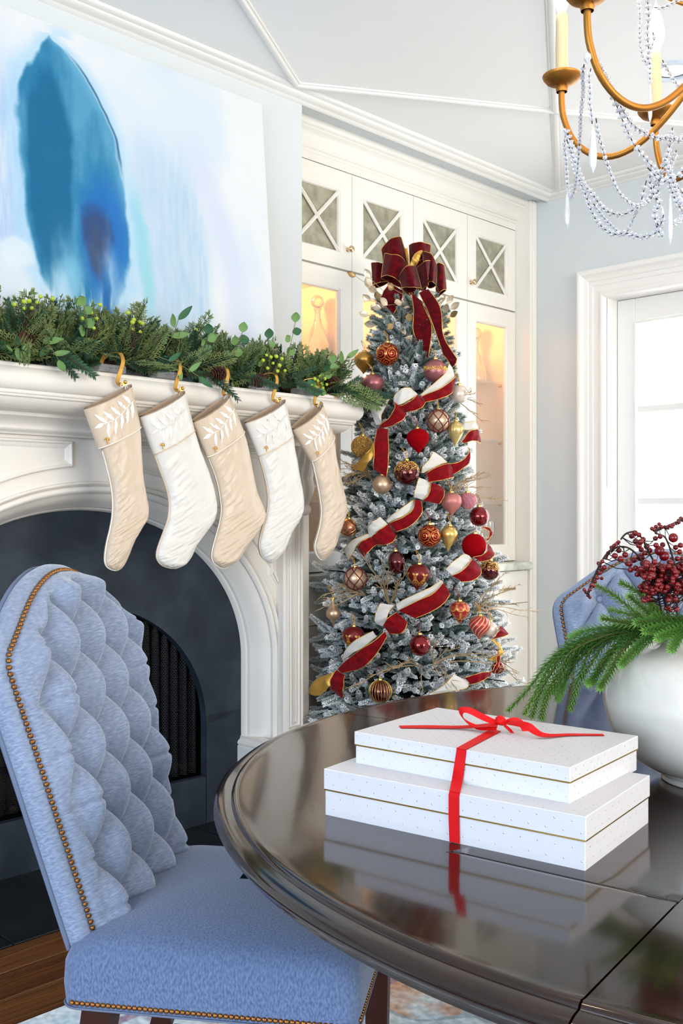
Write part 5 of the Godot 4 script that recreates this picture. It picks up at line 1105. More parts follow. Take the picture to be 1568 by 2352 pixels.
	for s in [1.0, -1.0]:
		var q := PackedVector2Array()
		for k in 33:
			var a := lerpf(1.455, 0.36, k / 32.0)
			q.append(Vector2(FX + s * (0.835 * cos(a)), 0.60 + 0.695 * sin(a)))
		q.append(Vector2(FX + s * 0.742, 0.60 + 0.695 * sin(0.36) + 0.06))
		q[32] = Vector2(FX + s * 0.742, 0.60 + 0.695 * sqrt(1.0 - pow(0.742 / 0.835, 2.0)))
		q[33] = Vector2(FX + s * 0.742, 1.375)
		q.append(Vector2(q[0].x, 1.375))
		if s < 0:
			q.reverse()
		var pm := MB.new()
		pm.mould(q, true, pp, Transform3D(Basis.IDENTITY, Vector3(0, 0, -2.832)), false)
		wpart("spandrel_panel", pm, cream, mp)
	# pilasters with recessed panels, on plinths, the carved brackets at their heads
	for s in [1.0, -1.0]:
		var b := MB.new()
		var xa: float = FX + s * 0.765
		var xb: float = FX + s * 0.87
		var xc: float = FX + s * 0.955
		b.box2(Vector3(minf(xa, xb), 0.30, -2.93), Vector3(maxf(xa, xb), 1.40, -2.79), 0.002)
		b.box2(Vector3(minf(xb, xc), 0.0, -2.95), Vector3(maxf(xb, xc), 1.42, -2.85), 0.002)
		var pil := wpart("pilaster", b, cream, mp)
		var fr := MB.new()
		var lo := minf(xa, xb)
		var q := PackedVector2Array([Vector2(lo + 0.012, 0.325), Vector2(lo + 0.093, 0.325), Vector2(lo + 0.093, 1.13), Vector2(lo + 0.012, 1.13)])
		fr.mould(q, true, [Vector2(0, 0), Vector2(0.001, 0.010), Vector2(0.005, 0.012), Vector2(0.008, 0.009), Vector2(0.010, 0.002), Vector2(0.010, 0.002), Vector2(0.016, 0.010), Vector2(0.021, 0.011), Vector2(0.024, 0.007), Vector2(0.027, 0.001), Vector2(0.027, 0.001), Vector2(0.030, 0.007), Vector2(0.033, 0.006), Vector2(0.034, 0.0)], Transform3D(Basis.IDENTITY, Vector3(0, 0, -2.79)), false)
		wpart("panel_moulding", fr, cream, mp)
		var pb := MB.new()
		var pa: float = FX + s * 0.675
		ring_shelf(pb, [Vector2(0, 0.0), Vector2(0, 0.262), Vector2(0, 0.262), Vector2(-0.004, 0.268), Vector2(0.001, 0.274), Vector2(-0.002, 0.282), Vector2(-0.012, 0.290), Vector2(-0.012, 0.290), Vector2(-0.014, 0.30), Vector2(-0.05, 0.302)], minf(pa, FX + s * 0.885), maxf(pa, FX + s * 0.885), -2.772, -2.95)
		wpart("plinth", pb, cream, mp)
		wpart("bracket", carved_bracket(Vector3(FX + s * 0.825, 0, -2.79)), cream, mp)
	# frieze and the shelf
	var fz := MB.new()
	fz.box2(Vector3(FX - 0.87, 1.395, -2.93), Vector3(FX + 0.87, 1.47, -2.80), 0)
	wpart("frieze", fz, cream, mp)
	var sh := MB.new()
	ring_shelf(sh, [Vector2(-0.03, 1.385), Vector2(-0.026, 1.393), Vector2(-0.014, 1.396), Vector2(-0.012, 1.402), Vector2(-0.012, 1.402), Vector2(-0.014, 1.412), Vector2(-0.004, 1.424), Vector2(0.012, 1.432), Vector2(0.026, 1.436), Vector2(0.026, 1.436), Vector2(0.028, 1.446), Vector2(0.028, 1.446), Vector2(0.085, 1.449), Vector2(0.085, 1.449), Vector2(0.094, 1.452), Vector2(0.108, 1.459), Vector2(0.118, 1.470), Vector2(0.122, 1.478), Vector2(0.122, 1.478), Vector2(0.130, 1.480), Vector2(0.130, 1.486), Vector2(0.130, 1.486), Vector2(0.136, 1.488), Vector2(0.136, 1.497), Vector2(0.136, 1.497), Vector2(0.146, 1.503), Vector2(0.154, 1.516), Vector2(0.157, 1.531), Vector2(0.154, 1.546), Vector2(0.145, 1.558), Vector2(0.138, 1.563), Vector2(0.138, 1.563), Vector2(0.138, 1.570), Vector2(0.134, 1.574), Vector2(0.128, 1.575), Vector2(0.128, 1.575), Vector2(-0.05, 1.575)], FX - 0.87, FX + 0.87, -2.78, -2.93)
	sh.box2(Vector3(FX - 0.94, 1.50, -2.93), Vector3(FX + 0.94, 1.5745, -2.68), 0)
	wpart("shelf", sh, cream, mp)

func carved_bracket(o: Vector3) -> MB:
	# scrolled bracket faced with an acanthus leaf: ribs and lobes fan out over a double curve
	var m := MB.new()
	var nu := 45
	var nv := 60
	var pts := PackedVector3Array()
	for j in nv:
		var t := float(j) / (nv - 1)
		var y := lerpf(1.395, 1.135, t)
		var pr := 0.075 * pow(1.0 - t, 0.8) + 0.028 * sin(PI * clampf((t - 0.45) / 0.5, 0, 1)) + 0.012
		if t > 0.94:
			pr *= sqrt(maxf(0.0, 1.0 - pow((t - 0.94) / 0.06, 2.0)))
		var w := 0.052 * (1.0 + 0.18 * sin(t * PI)) * (1.0 if t < 0.55 else lerpf(1.0, 0.55, smoothstep(0.55, 1.0, t)))
		var lobe := 1.0 + 0.10 * absf(sin(t * PI * 4.0))
		for i in nu:
			var u := 2.0 * i / (nu - 1) - 1.0
			var rib := 0.0045 * cos(u * PI * (5.0 + 1.5 * t)) + 0.003 * cos((u * 1.2 + t * 2.0) * TAU * 1.6) * absf(u)
			var vein := 0.010 * exp(-pow(u / 0.12, 2.0))
			var d := pr * sqrt(maxf(0.0, 1.0 - 0.85 * u * u)) + rib + vein * (1.0 - t * 0.5)
			if absf(u) > 0.985:
				d = 0.0
			pts.append(o + Vector3(u * w * lobe, y, d))
	m.grid(pts, nu, nv, false, false, true)
	# the scroll at the foot
	m.tube(PackedVector3Array([o + Vector3(-0.036, 1.16, 0.03), o + Vector3(-0.02, 1.158, 0.036), o + Vector3(0.02, 1.158, 0.036), o + Vector3(0.036, 1.16, 0.03)]), [0.016, 0.022, 0.022, 0.016], 12)
	return m

# ---------------------------------------------------------------- built-in cabinet
func build_cabinet() -> void:
	var white := M("cabinet_white")
	var zf := -3.10
	var xr := 4.46
	var w := 0.4185
	var names := ["leftmost unit, half hidden by the mantel wall", "unit behind the upper left of the tree", "unit behind the upper right of the tree", "rightmost unit beside the window wall"]
	var xl := xr - 4.0 * w
	# shared back, sides and crown belong to a casework frame
	var cw := thing("cabinet_surround", "white built-in cabinet frame with crown moulding in the alcove", "cabinet", Vector3(3.6, 0, -3.3))
	var m := MB.new()
	m.box2(Vector3(2.745, 2.655, -3.55), Vector3(WX - 0.001, 2.796, zf), 0)
	m.box2(Vector3(2.745, 0.89, -3.61), Vector3(WX - 0.001, 2.796, -3.56), 0)
	m.box2(Vector3(2.745, 0.89, -3.56), Vector3(xl - 0.001, 2.66, zf), 0)
	wpart("frieze", m, white, cw)
	var cr_ := MB.new()
	var prof := [Vector2(0.0, 2.688), Vector2(0.006, 2.690), Vector2(0.008, 2.697), Vector2(0.004, 2.703), Vector2(0.004, 2.703), Vector2(0.012, 2.704), Vector2(0.012, 2.711), Vector2(0.012, 2.711), Vector2(0.018, 2.716), Vector2(0.022, 2.724), Vector2(0.028, 2.738), Vector2(0.040, 2.754), Vector2(0.056, 2.764), Vector2(0.056, 2.764), Vector2(0.058, 2.770), Vector2(0.058, 2.770), Vector2(0.068, 2.774), Vector2(0.076, 2.782), Vector2(0.078, 2.790), Vector2(0.078, 2.790), Vector2(0.078, 2.797)]
	var pts := PackedVector3Array()
	for q in prof:
		pts.append(Vector3(2.743, q.y, zf + q.x))
		pts.append(Vector3(xr + 0.001, q.y, zf + q.x))
	cr_.grid(pts, 2, prof.size(), false, false, true)
	wpart("crown_moulding", cr_, white, cw)
	var st := MB.new()
	st.box2(Vector3(xr + 0.001, 0.0, -3.3), Vector3(WX - 0.001, 2.796, -3.005), 0.003)
	st.box2(Vector3(xr + 0.02, 0.0, -3.1), Vector3(WX - 0.001, 2.796, -2.997), 0.003)
	wpart("end_stile", st, white, cw)
	for k in 4:
		var x0 := xl + w * k
		var x1 := x0 + w
		# ---- upper unit: mirrored door with crossed bars
		var u := thing("wall_cabinet", "white crossed-bar mirrored cabinet, " + names[k], "cabinet", Vector3((x0 + x1) / 2, 2.22, -3.3), 0.0, "upper cabinets with crossed bars")
		var b := MB.new()
		b.box2(Vector3(x0 + 0.001, 2.214, -3.55), Vector3(x1 - 0.001, 2.655, zf - 0.024), 0)
		wpart("body", b, white, u)
		var d := door_frame(x0 + 0.0015, x1 - 0.0015, 2.222, 2.651, zf, 0.071, 0.083, 0.069)
		var dr := wpart("door", d, white, u)
		var mi := MB.new()
		mi.box2(Vector3(x0 + 0.06, 2.28, zf - 0.022), Vector3(x1 - 0.06, 2.575, zf - 0.013), 0)
		wpart("mirror", mi, M("antique_mirror"), dr)
		for s in [1.0, -1.0]:
			var a := Vector3(x0 + 0.071, 2.291 if s > 0 else 2.568, zf - 0.007)
			var c := Vector3(x1 - 0.071, 2.568 if s > 0 else 2.291, zf - 0.007)
			var bar_ := MB.new()
			var L := (c - a).length()
			bar_.box(Vector3.ZERO, Vector3(L, 0.017, 0.012 + 0.001 * s), 0.004)
			bar_.box(Vector3(0, 0, 0.006), Vector3(L - 0.01, 0.006, 0.005), 0.002)
			wpart("cross_bar", xform(bar_, Transform3D(Basis(Vector3(0, 0, 1), atan2(c.y - a.y, c.x - a.x)), (a + c) / 2)), white, dr)
		var kx := x1 - 0.028 if k < 2 else x0 + 0.028
		wpart("knob", knob(Vector3(kx, 2.312, zf)), M("nickel_gold"), dr)
		# ---- tall glazed unit
		var t := thing("display_cabinet", "white glazed lit cabinet, " + names[k], "cabinet", Vector3((x0 + x1) / 2, 0.888, -3.3), 0.0, "lit glass-front display cabinets")
		b = MB.new()
		b.box2(Vector3(x0 + 0.001, 0.89, -3.55), Vector3(x0 + 0.012, 2.21, zf - 0.024), 0)
		b.box2(Vector3(x1 - 0.012, 0.89, -3.55), Vector3(x1 - 0.001, 2.21, zf - 0.024), 0)
		b.box2(Vector3(x0 + 0.012, 0.89, -3.555), Vector3(x1 - 0.012, 2.21, -3.545), 0)
		b.box2(Vector3(x0 + 0.012, 0.89, -3.545), Vector3(x1 - 0.012, 0.915, zf - 0.024), 0)
		b.box2(Vector3(x0 + 0.012, 2.19, -3.545), Vector3(x1 - 0.012, 2.21, zf - 0.024), 0)
		wpart("body", b, M("cabinet_inside"), t)
		dr = wpart("door", door_frame(x0 + 0.0015, x1 - 0.0015, 0.893, 2.212, zf, 0.071, 0.080, 0.078), white, t)
		var g := MB.new()
		g.box2(Vector3(x0 + 0.06, 0.96, zf - 0.016), Vector3(x1 - 0.06, 2.142, zf - 0.012), 0)
		wpart("pane", g, M("window_glass"), dr)
		for y in [1.195, 1.525, 1.835]:
			var sh := MB.new()
			sh.box2(Vector3(x0 + 0.013, y - 0.004, -3.54), Vector3(x1 - 0.013, y + 0.004, zf - 0.045), 0)
			wpart("glass_shelf", sh, M("shelf_glass"), t)
			for xx in [x0 + 0.014, x1 - 0.014]:
				var pn := MB.new()
				pn.box(Vector3(xx, y - 0.008, zf - 0.09), Vector3(0.012, 0.006, 0.02), 0.001)
				wpart("shelf_pin", pn, M("brass"), t)
		# hinge, high on the stile, and the puck lamp in its top
		var hg := MB.new()
		hg.box(Vector3(x1 - 0.020 if k != 0 else x0 + 0.020, 2.075, zf - 0.045), Vector3(0.014, 0.035, 0.03), 0.002)
		wpart("hinge", hg, M("brass"), t)
		var pk := MB.new()
		pk.lathe([Vector2(0.03, 2.190), Vector2(0.03, 2.180), Vector2(0.001, 2.178)], 20, Transform3D(Basis.IDENTITY, Vector3((x0 + x1) / 2, 0, -3.32)))
		var em := mat("puck_glow", Color(1, 0.85, 0.6), 0.5)
		em.emission_enabled = true
		em.emission = Color(1.0, 0.78, 0.45)
		em.emission_energy_multiplier = 3.0
		wpart("puck_lamp", pk, em, t)
		var pl := OmniLight3D.new()
		pl.name = "puck_lamp_light"
		pl.position = Vector3((x0 + x1) / 2, 2.155, -3.32)
		pl.light_color = Color(1.0, 0.68, 0.37)
		pl.light_energy = PUCK_E
		pl.light_size = 0.03
		pl.omni_range = 6.0
		pl.omni_attenuation = 2.0
		pl.shadow_enabled = true
		add_child(pl, true)
		# ---- base unit
		var zb := -3.02
		var bu := thing("base_cabinet", "white base cabinet with a drawer, " + ["leftmost unit by the mantel leg", "second unit from the mantel, behind the tree", "third unit from the mantel, behind the tree", "rightmost unit beside the window wall"][k], "cabinet", Vector3((x0 + x1) / 2, 0, -3.3), 0.0, "base cabinets under the marble top")
		b = MB.new()
		b.box2(Vector3(x0 + 0.0005, 0.10, -3.55), Vector3(x1 - 0.0005, 0.848, zb - 0.021), 0)
		b.box2(Vector3(x0 + 0.0005, 0.0, -3.55), Vector3(x1 - 0.0005, 0.10, zb - 0.08), 0)
		wpart("body", b, white, bu)
		var dw := MB.new()
		dw.box2(Vector3(x0 + 0.002, 0.676, zb - 0.021), Vector3(x1 - 0.002, 0.843, zb), 0.002)
		var dwp := wpart("drawer", dw, white, bu)
		var hd := MB.new()
		hd.box(Vector3((x0 + x1) / 2, 0.755, zb + 0.026), Vector3(0.115, 0.013, 0.010), 0.003)
		for s in [-1.0, 1.0]:
			hd.box(Vector3((x0 + x1) / 2 + s * 0.042, 0.755, zb + 0.011), Vector3(0.010, 0.010, 0.022), 0.001)
		wpart("handle", hd, M("nickel_gold"), dwp)
		var fd := MB.new()
		fd.box2(Vector3(x0 + 0.002, 0.105, zb - 0.021), Vector3(x1 - 0.002, 0.672, zb), 0.002)
		wpart("door", fd, white, bu)
	var ct := MB.new()
	ct.box2(Vector3(2.75, 0.849, -3.555), Vector3(xr, 0.888, -2.988), 0.004)
	var c := part("worktop", ct, M("marble"), self)
	tag(c, "grey-veined white marble worktop along the base cabinets", "worktop")
	var fl := MB.new()
	fl.box2(Vector3(2.75, 0.0, -3.60), Vector3(xl, 0.848, -3.03), 0)
	wpart("filler", fl, white, cw)
	build_glassware(xl, w)

func xform(m: MB, T: Transform3D) -> MB:
	for i in m.v.size():
		m.v[i] = T * m.v[i]
	return m

func knob(o: Vector3) -> MB:
	var m := MB.new()
	var T := Transform3D(Basis(Vector3.RIGHT, PI / 2), o)
	m.lathe([Vector2(0.010, 0.0), Vector2(0.009, 0.003), Vector2(0.006, 0.006), Vector2(0.005, 0.014), Vector2(0.010, 0.018), Vector2(0.0145, 0.022), Vector2(0.015, 0.026), Vector2(0.012, 0.031), Vector2(0.006, 0.033), Vector2(0.0005, 0.0335)], 24, T)
	return m

func door_frame(x0: float, x1: float, y0: float, y1: float, z: float, st: float, top: float, bot: float) -> MB:
	# stiles and rails in one face, with a small moulded edge round the opening
	var m := MB.new()
	var q := PackedVector2Array([Vector2(x0, y0), Vector2(x1, y0), Vector2(x1, y1), Vector2(x0, y1)])
	var h := PackedVector2Array([Vector2(x0 + st, y0 + bot), Vector2(x1 - st, y0 + bot), Vector2(x1 - st, y1 - top), Vector2(x0 + st, y1 - top)])
	for i in 4:
		var j := (i + 1) % 4
		m.quad(Vector3(q[i].x, q[i].y, z), Vector3(q[j].x, q[j].y, z), Vector3(h[j].x, h[j].y, z), Vector3(h[i].x, h[i].y, z), Vector3(0, 0, 1))
		var n := Vector3(q[i].y - q[j].y, q[j].x - q[i].x, 0)
		m.quad(Vector3(q[i].x, q[i].y, z), Vector3(q[j].x, q[j].y, z), Vector3(q[j].x, q[j].y, z - 0.022), Vector3(q[i].x, q[i].y, z - 0.022), -n)
		m.quad(Vector3(q[i].x, q[i].y, z - 0.022), Vector3(q[j].x, q[j].y, z - 0.022), Vector3(h[j].x, h[j].y, z - 0.022), Vector3(h[i].x, h[i].y, z - 0.022), Vector3(0, 0, -1))
	m.mould(h, true, [Vector2(0, 0), Vector2(0.0, -0.002), Vector2(0.0, -0.002), Vector2(0.004, -0.003), Vector2(0.007, -0.006), Vector2(0.008, -0.010), Vector2(0.008, -0.010), Vector2(0.010, -0.012), Vector2(0.010, -0.022)], Transform3D(Basis.IDENTITY, Vector3(0, 0, z)), false)
	return m

func build_glassware(xl: float, w: float) -> void:
	var gl := M("clear_glass")
	# decanters: a bellied bottle with a faceted ball stopper
	var decs := [[3.136, 1.8395, -3.25, 0.88, "tall clear glass decanter with a round stopper, in the lit cabinet left of the tree"], [4.375, 1.8395, -3.30, 0.95, "tall clear glass decanter half hidden by the frame of the rightmost lit cabinet"]]
	for q in decs:
		var d := thing("decanter", q[4], "decanter", Vector3(q[0], q[1], q[2]))
		var s: float = q[3]
		var m := MB.new()
		var pr := [Vector2(0.001, 0.0), Vector2(0.05, 0.0), Vector2(0.062, 0.006), Vector2(0.067, 0.03), Vector2(0.064, 0.07), Vector2(0.052, 0.11), Vector2(0.036, 0.15), Vector2(0.022, 0.185), Vector2(0.016, 0.215), Vector2(0.0155, 0.245), Vector2(0.022, 0.255), Vector2(0.022, 0.258), Vector2(0.013, 0.258), Vector2(0.012, 0.22), Vector2(0.018, 0.185), Vector2(0.032, 0.15), Vector2(0.048, 0.11), Vector2(0.059, 0.07), Vector2(0.061, 0.03), Vector2(0.05, 0.012), Vector2(0.001, 0.010)]
		for i in pr.size():
			pr[i] = pr[i] * s
		m.lathe(pr, 40)
		part("bottle", m, gl, d)
		m = MB.new()
		m.lathe([Vector2(0.0005, 0.235 * s), Vector2(0.010 * s, 0.237 * s), Vector2(0.011 * s, 0.26 * s)], 20)
		var so := 0.293 * s
		var sp := []
		for k in 13:
			var t := PI * (k + 0.3) / 12.6
			sp.append(Vector2(0.036 * s * sin(t), so - 0.036 * s * cos(t)))
		m.lathe(sp, 12)
		part("stopper", m, gl, d)
	# stemmed cut glasses on the cabinet floor
	var gs := MB.new()
	var cup := [Vector2(0.001, 0.0), Vector2(0.034, 0.0), Vector2(0.034, 0.003), Vector2(0.010, 0.008), Vector2(0.005, 0.02), Vector2(0.0045, 0.055), Vector2(0.007, 0.066), Vector2(0.0045, 0.075), Vector2(0.016, 0.09), Vector2(0.028, 0.108), Vector2(0.034, 0.14), Vector2(0.033, 0.185), Vector2(0.0315, 0.185), Vector2(0.032, 0.14), Vector2(0.026, 0.11), Vector2(0.001, 0.092)]
	gs.lathe(cup, 28)
	var gm := gs.mesh()
	var spots := [[4.335, -3.185, "cut stem glass nearest the pane on the floor of the rightmost lit cabinet"], [4.40, -3.25, "cut stem glass behind the nearest one on the floor of the rightmost lit cabinet"]]
	for q in spots:
		var g := thing("stem_glass", q[2], "glass", Vector3(q[0], 0.9155, q[1]), 0.0, "cut stem glasses in the cabinet")
		part("glass", gm, gl, g)

const PUCK_E := 0.085

# ---------------------------------------------------------------- dining table
const TC := Vector3(1.573, 0, -0.575)
const TOP := 0.745

func build_table() -> void:
	var wood := mat("mahogany_polish", Color(1, 1, 1), 0.11, 0.0, 0.5)
	wood.albedo_texture = noise_tex(512, 0.02, Color(0.085, 0.042, 0.032), Color(0.18, 0.098, 0.07), 4, 51)
	wood.uv1_triplanar = true
	wood.uv1_scale = Vector3(1.2, 6.0, 0.9)
	wood.clearcoat_enabled = true
	wood.clearcoat = 0.2
	wood.clearcoat_roughness = 0.04
	var t := thing("dining_table", "large round polished dark mahogany dining table with moulded edge", "table", TC)
	var R := 0.884
	var sec := [Vector2(-0.046, 0.0), Vector2(-0.036, 0.0), Vector2(-0.031, 0.0008), Vector2(-0.026, -0.002), Vector2(-0.025, -0.0045), Vector2(-0.025, -0.0045), Vector2(-0.020, -0.005), Vector2(-0.020, -0.005), Vector2(-0.014, -0.0055), Vector2(-0.006, -0.008), Vector2(-0.001, -0.012), Vector2(0.0, -0.016), Vector2(-0.002, -0.020), Vector2(-0.006, -0.0235), Vector2(-0.006, -0.0235), Vector2(-0.007, -0.026), Vector2(-0.007, -0.026), Vector2(-0.013, -0.028), Vector2(-0.016, -0.0315), Vector2(-0.015, -0.035), Vector2(-0.022, -0.038), Vector2(-0.035, -0.039), Vector2(-0.12, -0.039)]
	var ax := deg_to_rad(171.0)
	var hs := 0.595
	var gap := 0.0011
	for q in 4:
		var m := MB.new()
		var n := 48
		var a0 := ax + q * PI / 2
		var mid := a0 + PI / 4
		var pts := PackedVector3Array()
		# section points per angle: groove wall, inner edge on the square, then out to the rim
		var rows := sec.size() + 5
		var all := []
		for k in n + 1:
			var a := a0 + PI / 2 * k / n
			var d := Vector2(cos(a), sin(a))
			var rel := fposmod(a - a0 + PI / 4, PI / 2) - PI / 4
			var rin: float = hs / cos(rel) if a - ax < deg_to_rad(24.4) and q == 0 else 0.002
			var off := Vector2.ZERO
			# keep clear of the radial grooves
			var e0 := Vector2(cos(a0), sin(a0))
			var e1 := Vector2(cos(a0 + PI / 2), sin(a0 + PI / 2))
			if k == 0:
				off = e1 * gap
			elif k == n:
				off = e0 * gap
			var line := PackedVector3Array()
			var dn := 0.0
			if k == 0 or k == n:
				dn = -0.0
			line.append(Vector3(d.x * (rin + gap) + off.x, -0.02, d.y * (rin + gap) + off.y))
			line.append(Vector3(d.x * (rin + gap) + off.x, -0.0012, d.y * (rin + gap) + off.y))
			line.append(Vector3(d.x * (rin + gap + 0.0014) + off.x, 0, d.y * (rin + gap + 0.0014) + off.y))
			for s in 2:
				var rr := lerpf(rin + 0.01, R - 0.06, s)
				line.append(Vector3(d.x * rr + off.x, 0, d.y * rr + off.y))
			for s in sec:
				line.append(Vector3(d.x * (R + s.x) + off.x, s.y, d.y * (R + s.x) + off.y))
			all.append(line)
		for s in rows:
			for k in n + 1:
				pts.append(all[k][s])
		m.grid(pts, n + 1, rows, false, false, true)
		# walls of the radial grooves
		for k in [0, n]:
			var e := a0 if k == 0 else a0 + PI / 2
			var inn: Vector3 = all[k][2].lerp(all[k][rows - 4], 0.94) - Vector3(0, 0.02, 0)
			var side := Vector3(-sin(e), 0, cos(e)) * (-1.0 if k == 0 else 1.0)
			for s in range(2, rows - 1):
				m.tri(all[k][s], all[k][s + 1], inn, side)
		part("top_segment", m, wood, t, Transform3D(Basis.IDENTITY, Vector3(0, TOP, 0)))
	var c := MB.new()
	var disc := PackedVector3Array()
	for e in [[-gap, -0.03], [-gap, -0.0012], [-gap - 0.0014, 0.0], [-0.03, 0.0], [-9.0, 0.0]]:
		for k in 192:
			var a := TAU * k / 192.0
			var rel := fposmod(a + PI / 4, PI / 2) - PI / 4
			var rr: float = maxf((hs / cos(rel) if a < deg_to_rad(24.4) else 0.002) + e[0], 0.0005)
			disc.append(Vector3(rr * cos(a + ax), e[1], rr * sin(a + ax)))
	c.grid(disc, 192, 5, true, false, true)
	part("top_centre", c, wood, t, Transform3D(Basis.IDENTITY, Vector3(0, TOP, 0)))
	var ap := MB.new()
	ap.lathe([Vector2(0.60, 0.64), Vector2(0.60, 0.645), Vector2(0.608, 0.65), Vector2(0.608, 0.70), Vector2(0.608, 0.706), Vector2(0.0, 0.7065)], 72)
	part("apron", ap, wood, t)
	var pd := MB.new()
	pd.lathe([Vector2(0.001, 0.10), Vector2(0.13, 0.10), Vector2(0.14, 0.13), Vector2(0.12, 0.16), Vector2(0.085, 0.18), Vector2(0.10, 0.22), Vector2(0.13, 0.30), Vector2(0.12, 0.38), Vector2(0.075, 0.44), Vector2(0.07, 0.50), Vector2(0.10, 0.53), Vector2(0.16, 0.58), Vector2(0.30, 0.60), Vector2(0.30, 0.61)], 48)
	part("pedestal", pd, wood, t)
	for k in 4:
		var f := MB.new()
		var p := PackedVector3Array()
		for s in 9:
			var u := s / 8.0
			p.append(Vector3(0.08 + u * 0.46, 0.20 - 0.17 * smoothstep(0.0, 1.0, u) + 0.03 * sin(u * PI), 0))
		f.tube(p, [0.055, 0.052, 0.048, 0.044, 0.040, 0.036, 0.032, 0.029, 0.028], 12, true, Vector2(0.8, 1.1))
		part("foot", f, wood, t, Transform3D(Basis(Vector3.UP, PI / 4 + k * PI / 2 + 0.15), Vector3.ZERO))

# ---------------------------------------------------------------- chairs
func half_width(y: float) -> float:
	# front outline of the chair back, from the seat (0) to the crown (0.575)
	var ys := [0.0, 0.15, 0.30, 0.42, 0.445, 0.462, 0.48, 0.50, 0.52, 0.54, 0.556, 0.568, 0.574, 0.5765]
	var xs := [0.190, 0.210, 0.230, 0.2465, 0.2475, 0.236, 0.211, 0.183, 0.155, 0.123, 0.092, 0.056, 0.027, 0.0]
	for i in ys.size() - 1:
		if y <= ys[i + 1]:
			return lerpf(xs[i], xs[i + 1], clampf((y - ys[i]) / (ys[i + 1] - ys[i]), 0, 1))
	return 0.0

func outline(off: float) -> PackedVector2Array:
	# right foot, over the crown, to the left foot
	var ctl := PackedVector2Array([Vector2(0.190, 0.0), Vector2(0.200, 0.075), Vector2(0.210, 0.15), Vector2(0.220, 0.225), Vector2(0.230, 0.30), Vector2(0.2405, 0.37), Vector2(0.247, 0.415), Vector2(0.248, 0.44), Vector2(0.238, 0.46), Vector2(0.215, 0.477), Vector2(0.183, 0.50), Vector2(0.153, 0.522), Vector2(0.115, 0.545), Vector2(0.076, 0.562), Vector2(0.038, 0.573), Vector2(0.0, 0.5765)])
	var full := PackedVector2Array(ctl)
	for i in range(ctl.size() - 2, -1, -1):
		full.append(Vector2(-ctl[i].x, ctl[i].y))
	var p := cr2(full, 220)
	# even spacing
	var q := PackedVector2Array()
	var L := 0.0
	for i in p.size() - 1:
		L += p[i].distance_to(p[i + 1])
	var n := 150
	var step := L / (n - 1)
	var acc := 0.0
	q.append(p[0])
	for i in p.size() - 1:
		var d := p[i].distance_to(p[i + 1])
		while acc + d >= step * q.size() - 1e-6 and q.size() < n:
			q.append(p[i].lerp(p[i + 1], clampf((step * q.size() - acc) / d, 0, 1)))
		acc += d
	if off != 0.0:
		var r := PackedVector2Array()
		for i in q.size():
			var d := (q[mini(i + 1, q.size() - 1)] - q[maxi(i - 1, 0)]).normalized()
			r.append(q[i] + Vector2(d.y, -d.x) * off)
		return r
	return q

func tuft(x: float, y: float) -> float:
	# diamond tufting: (x, y) on the back, height of the padding above the board
	var w := 0.104
	var h := 0.172
	var yy := y - 0.03
	var p := (x / w + yy / h)
	var q := (x / w - yy / h)
	var a := absf(sin(p * PI))
	var b := absf(sin(q * PI))
	var puff := pow(a, 0.55) * pow(b, 0.55)
	var dp := (p - roundf(p))
	var dq := (q - roundf(q))
	var db := Vector2((dp + dq) * 0.5 * w, (dp - dq) * 0.5 * h).length()
	return 0.004 + 0.052 * puff - 0.012 * exp(-pow(db / 0.014, 2.0))

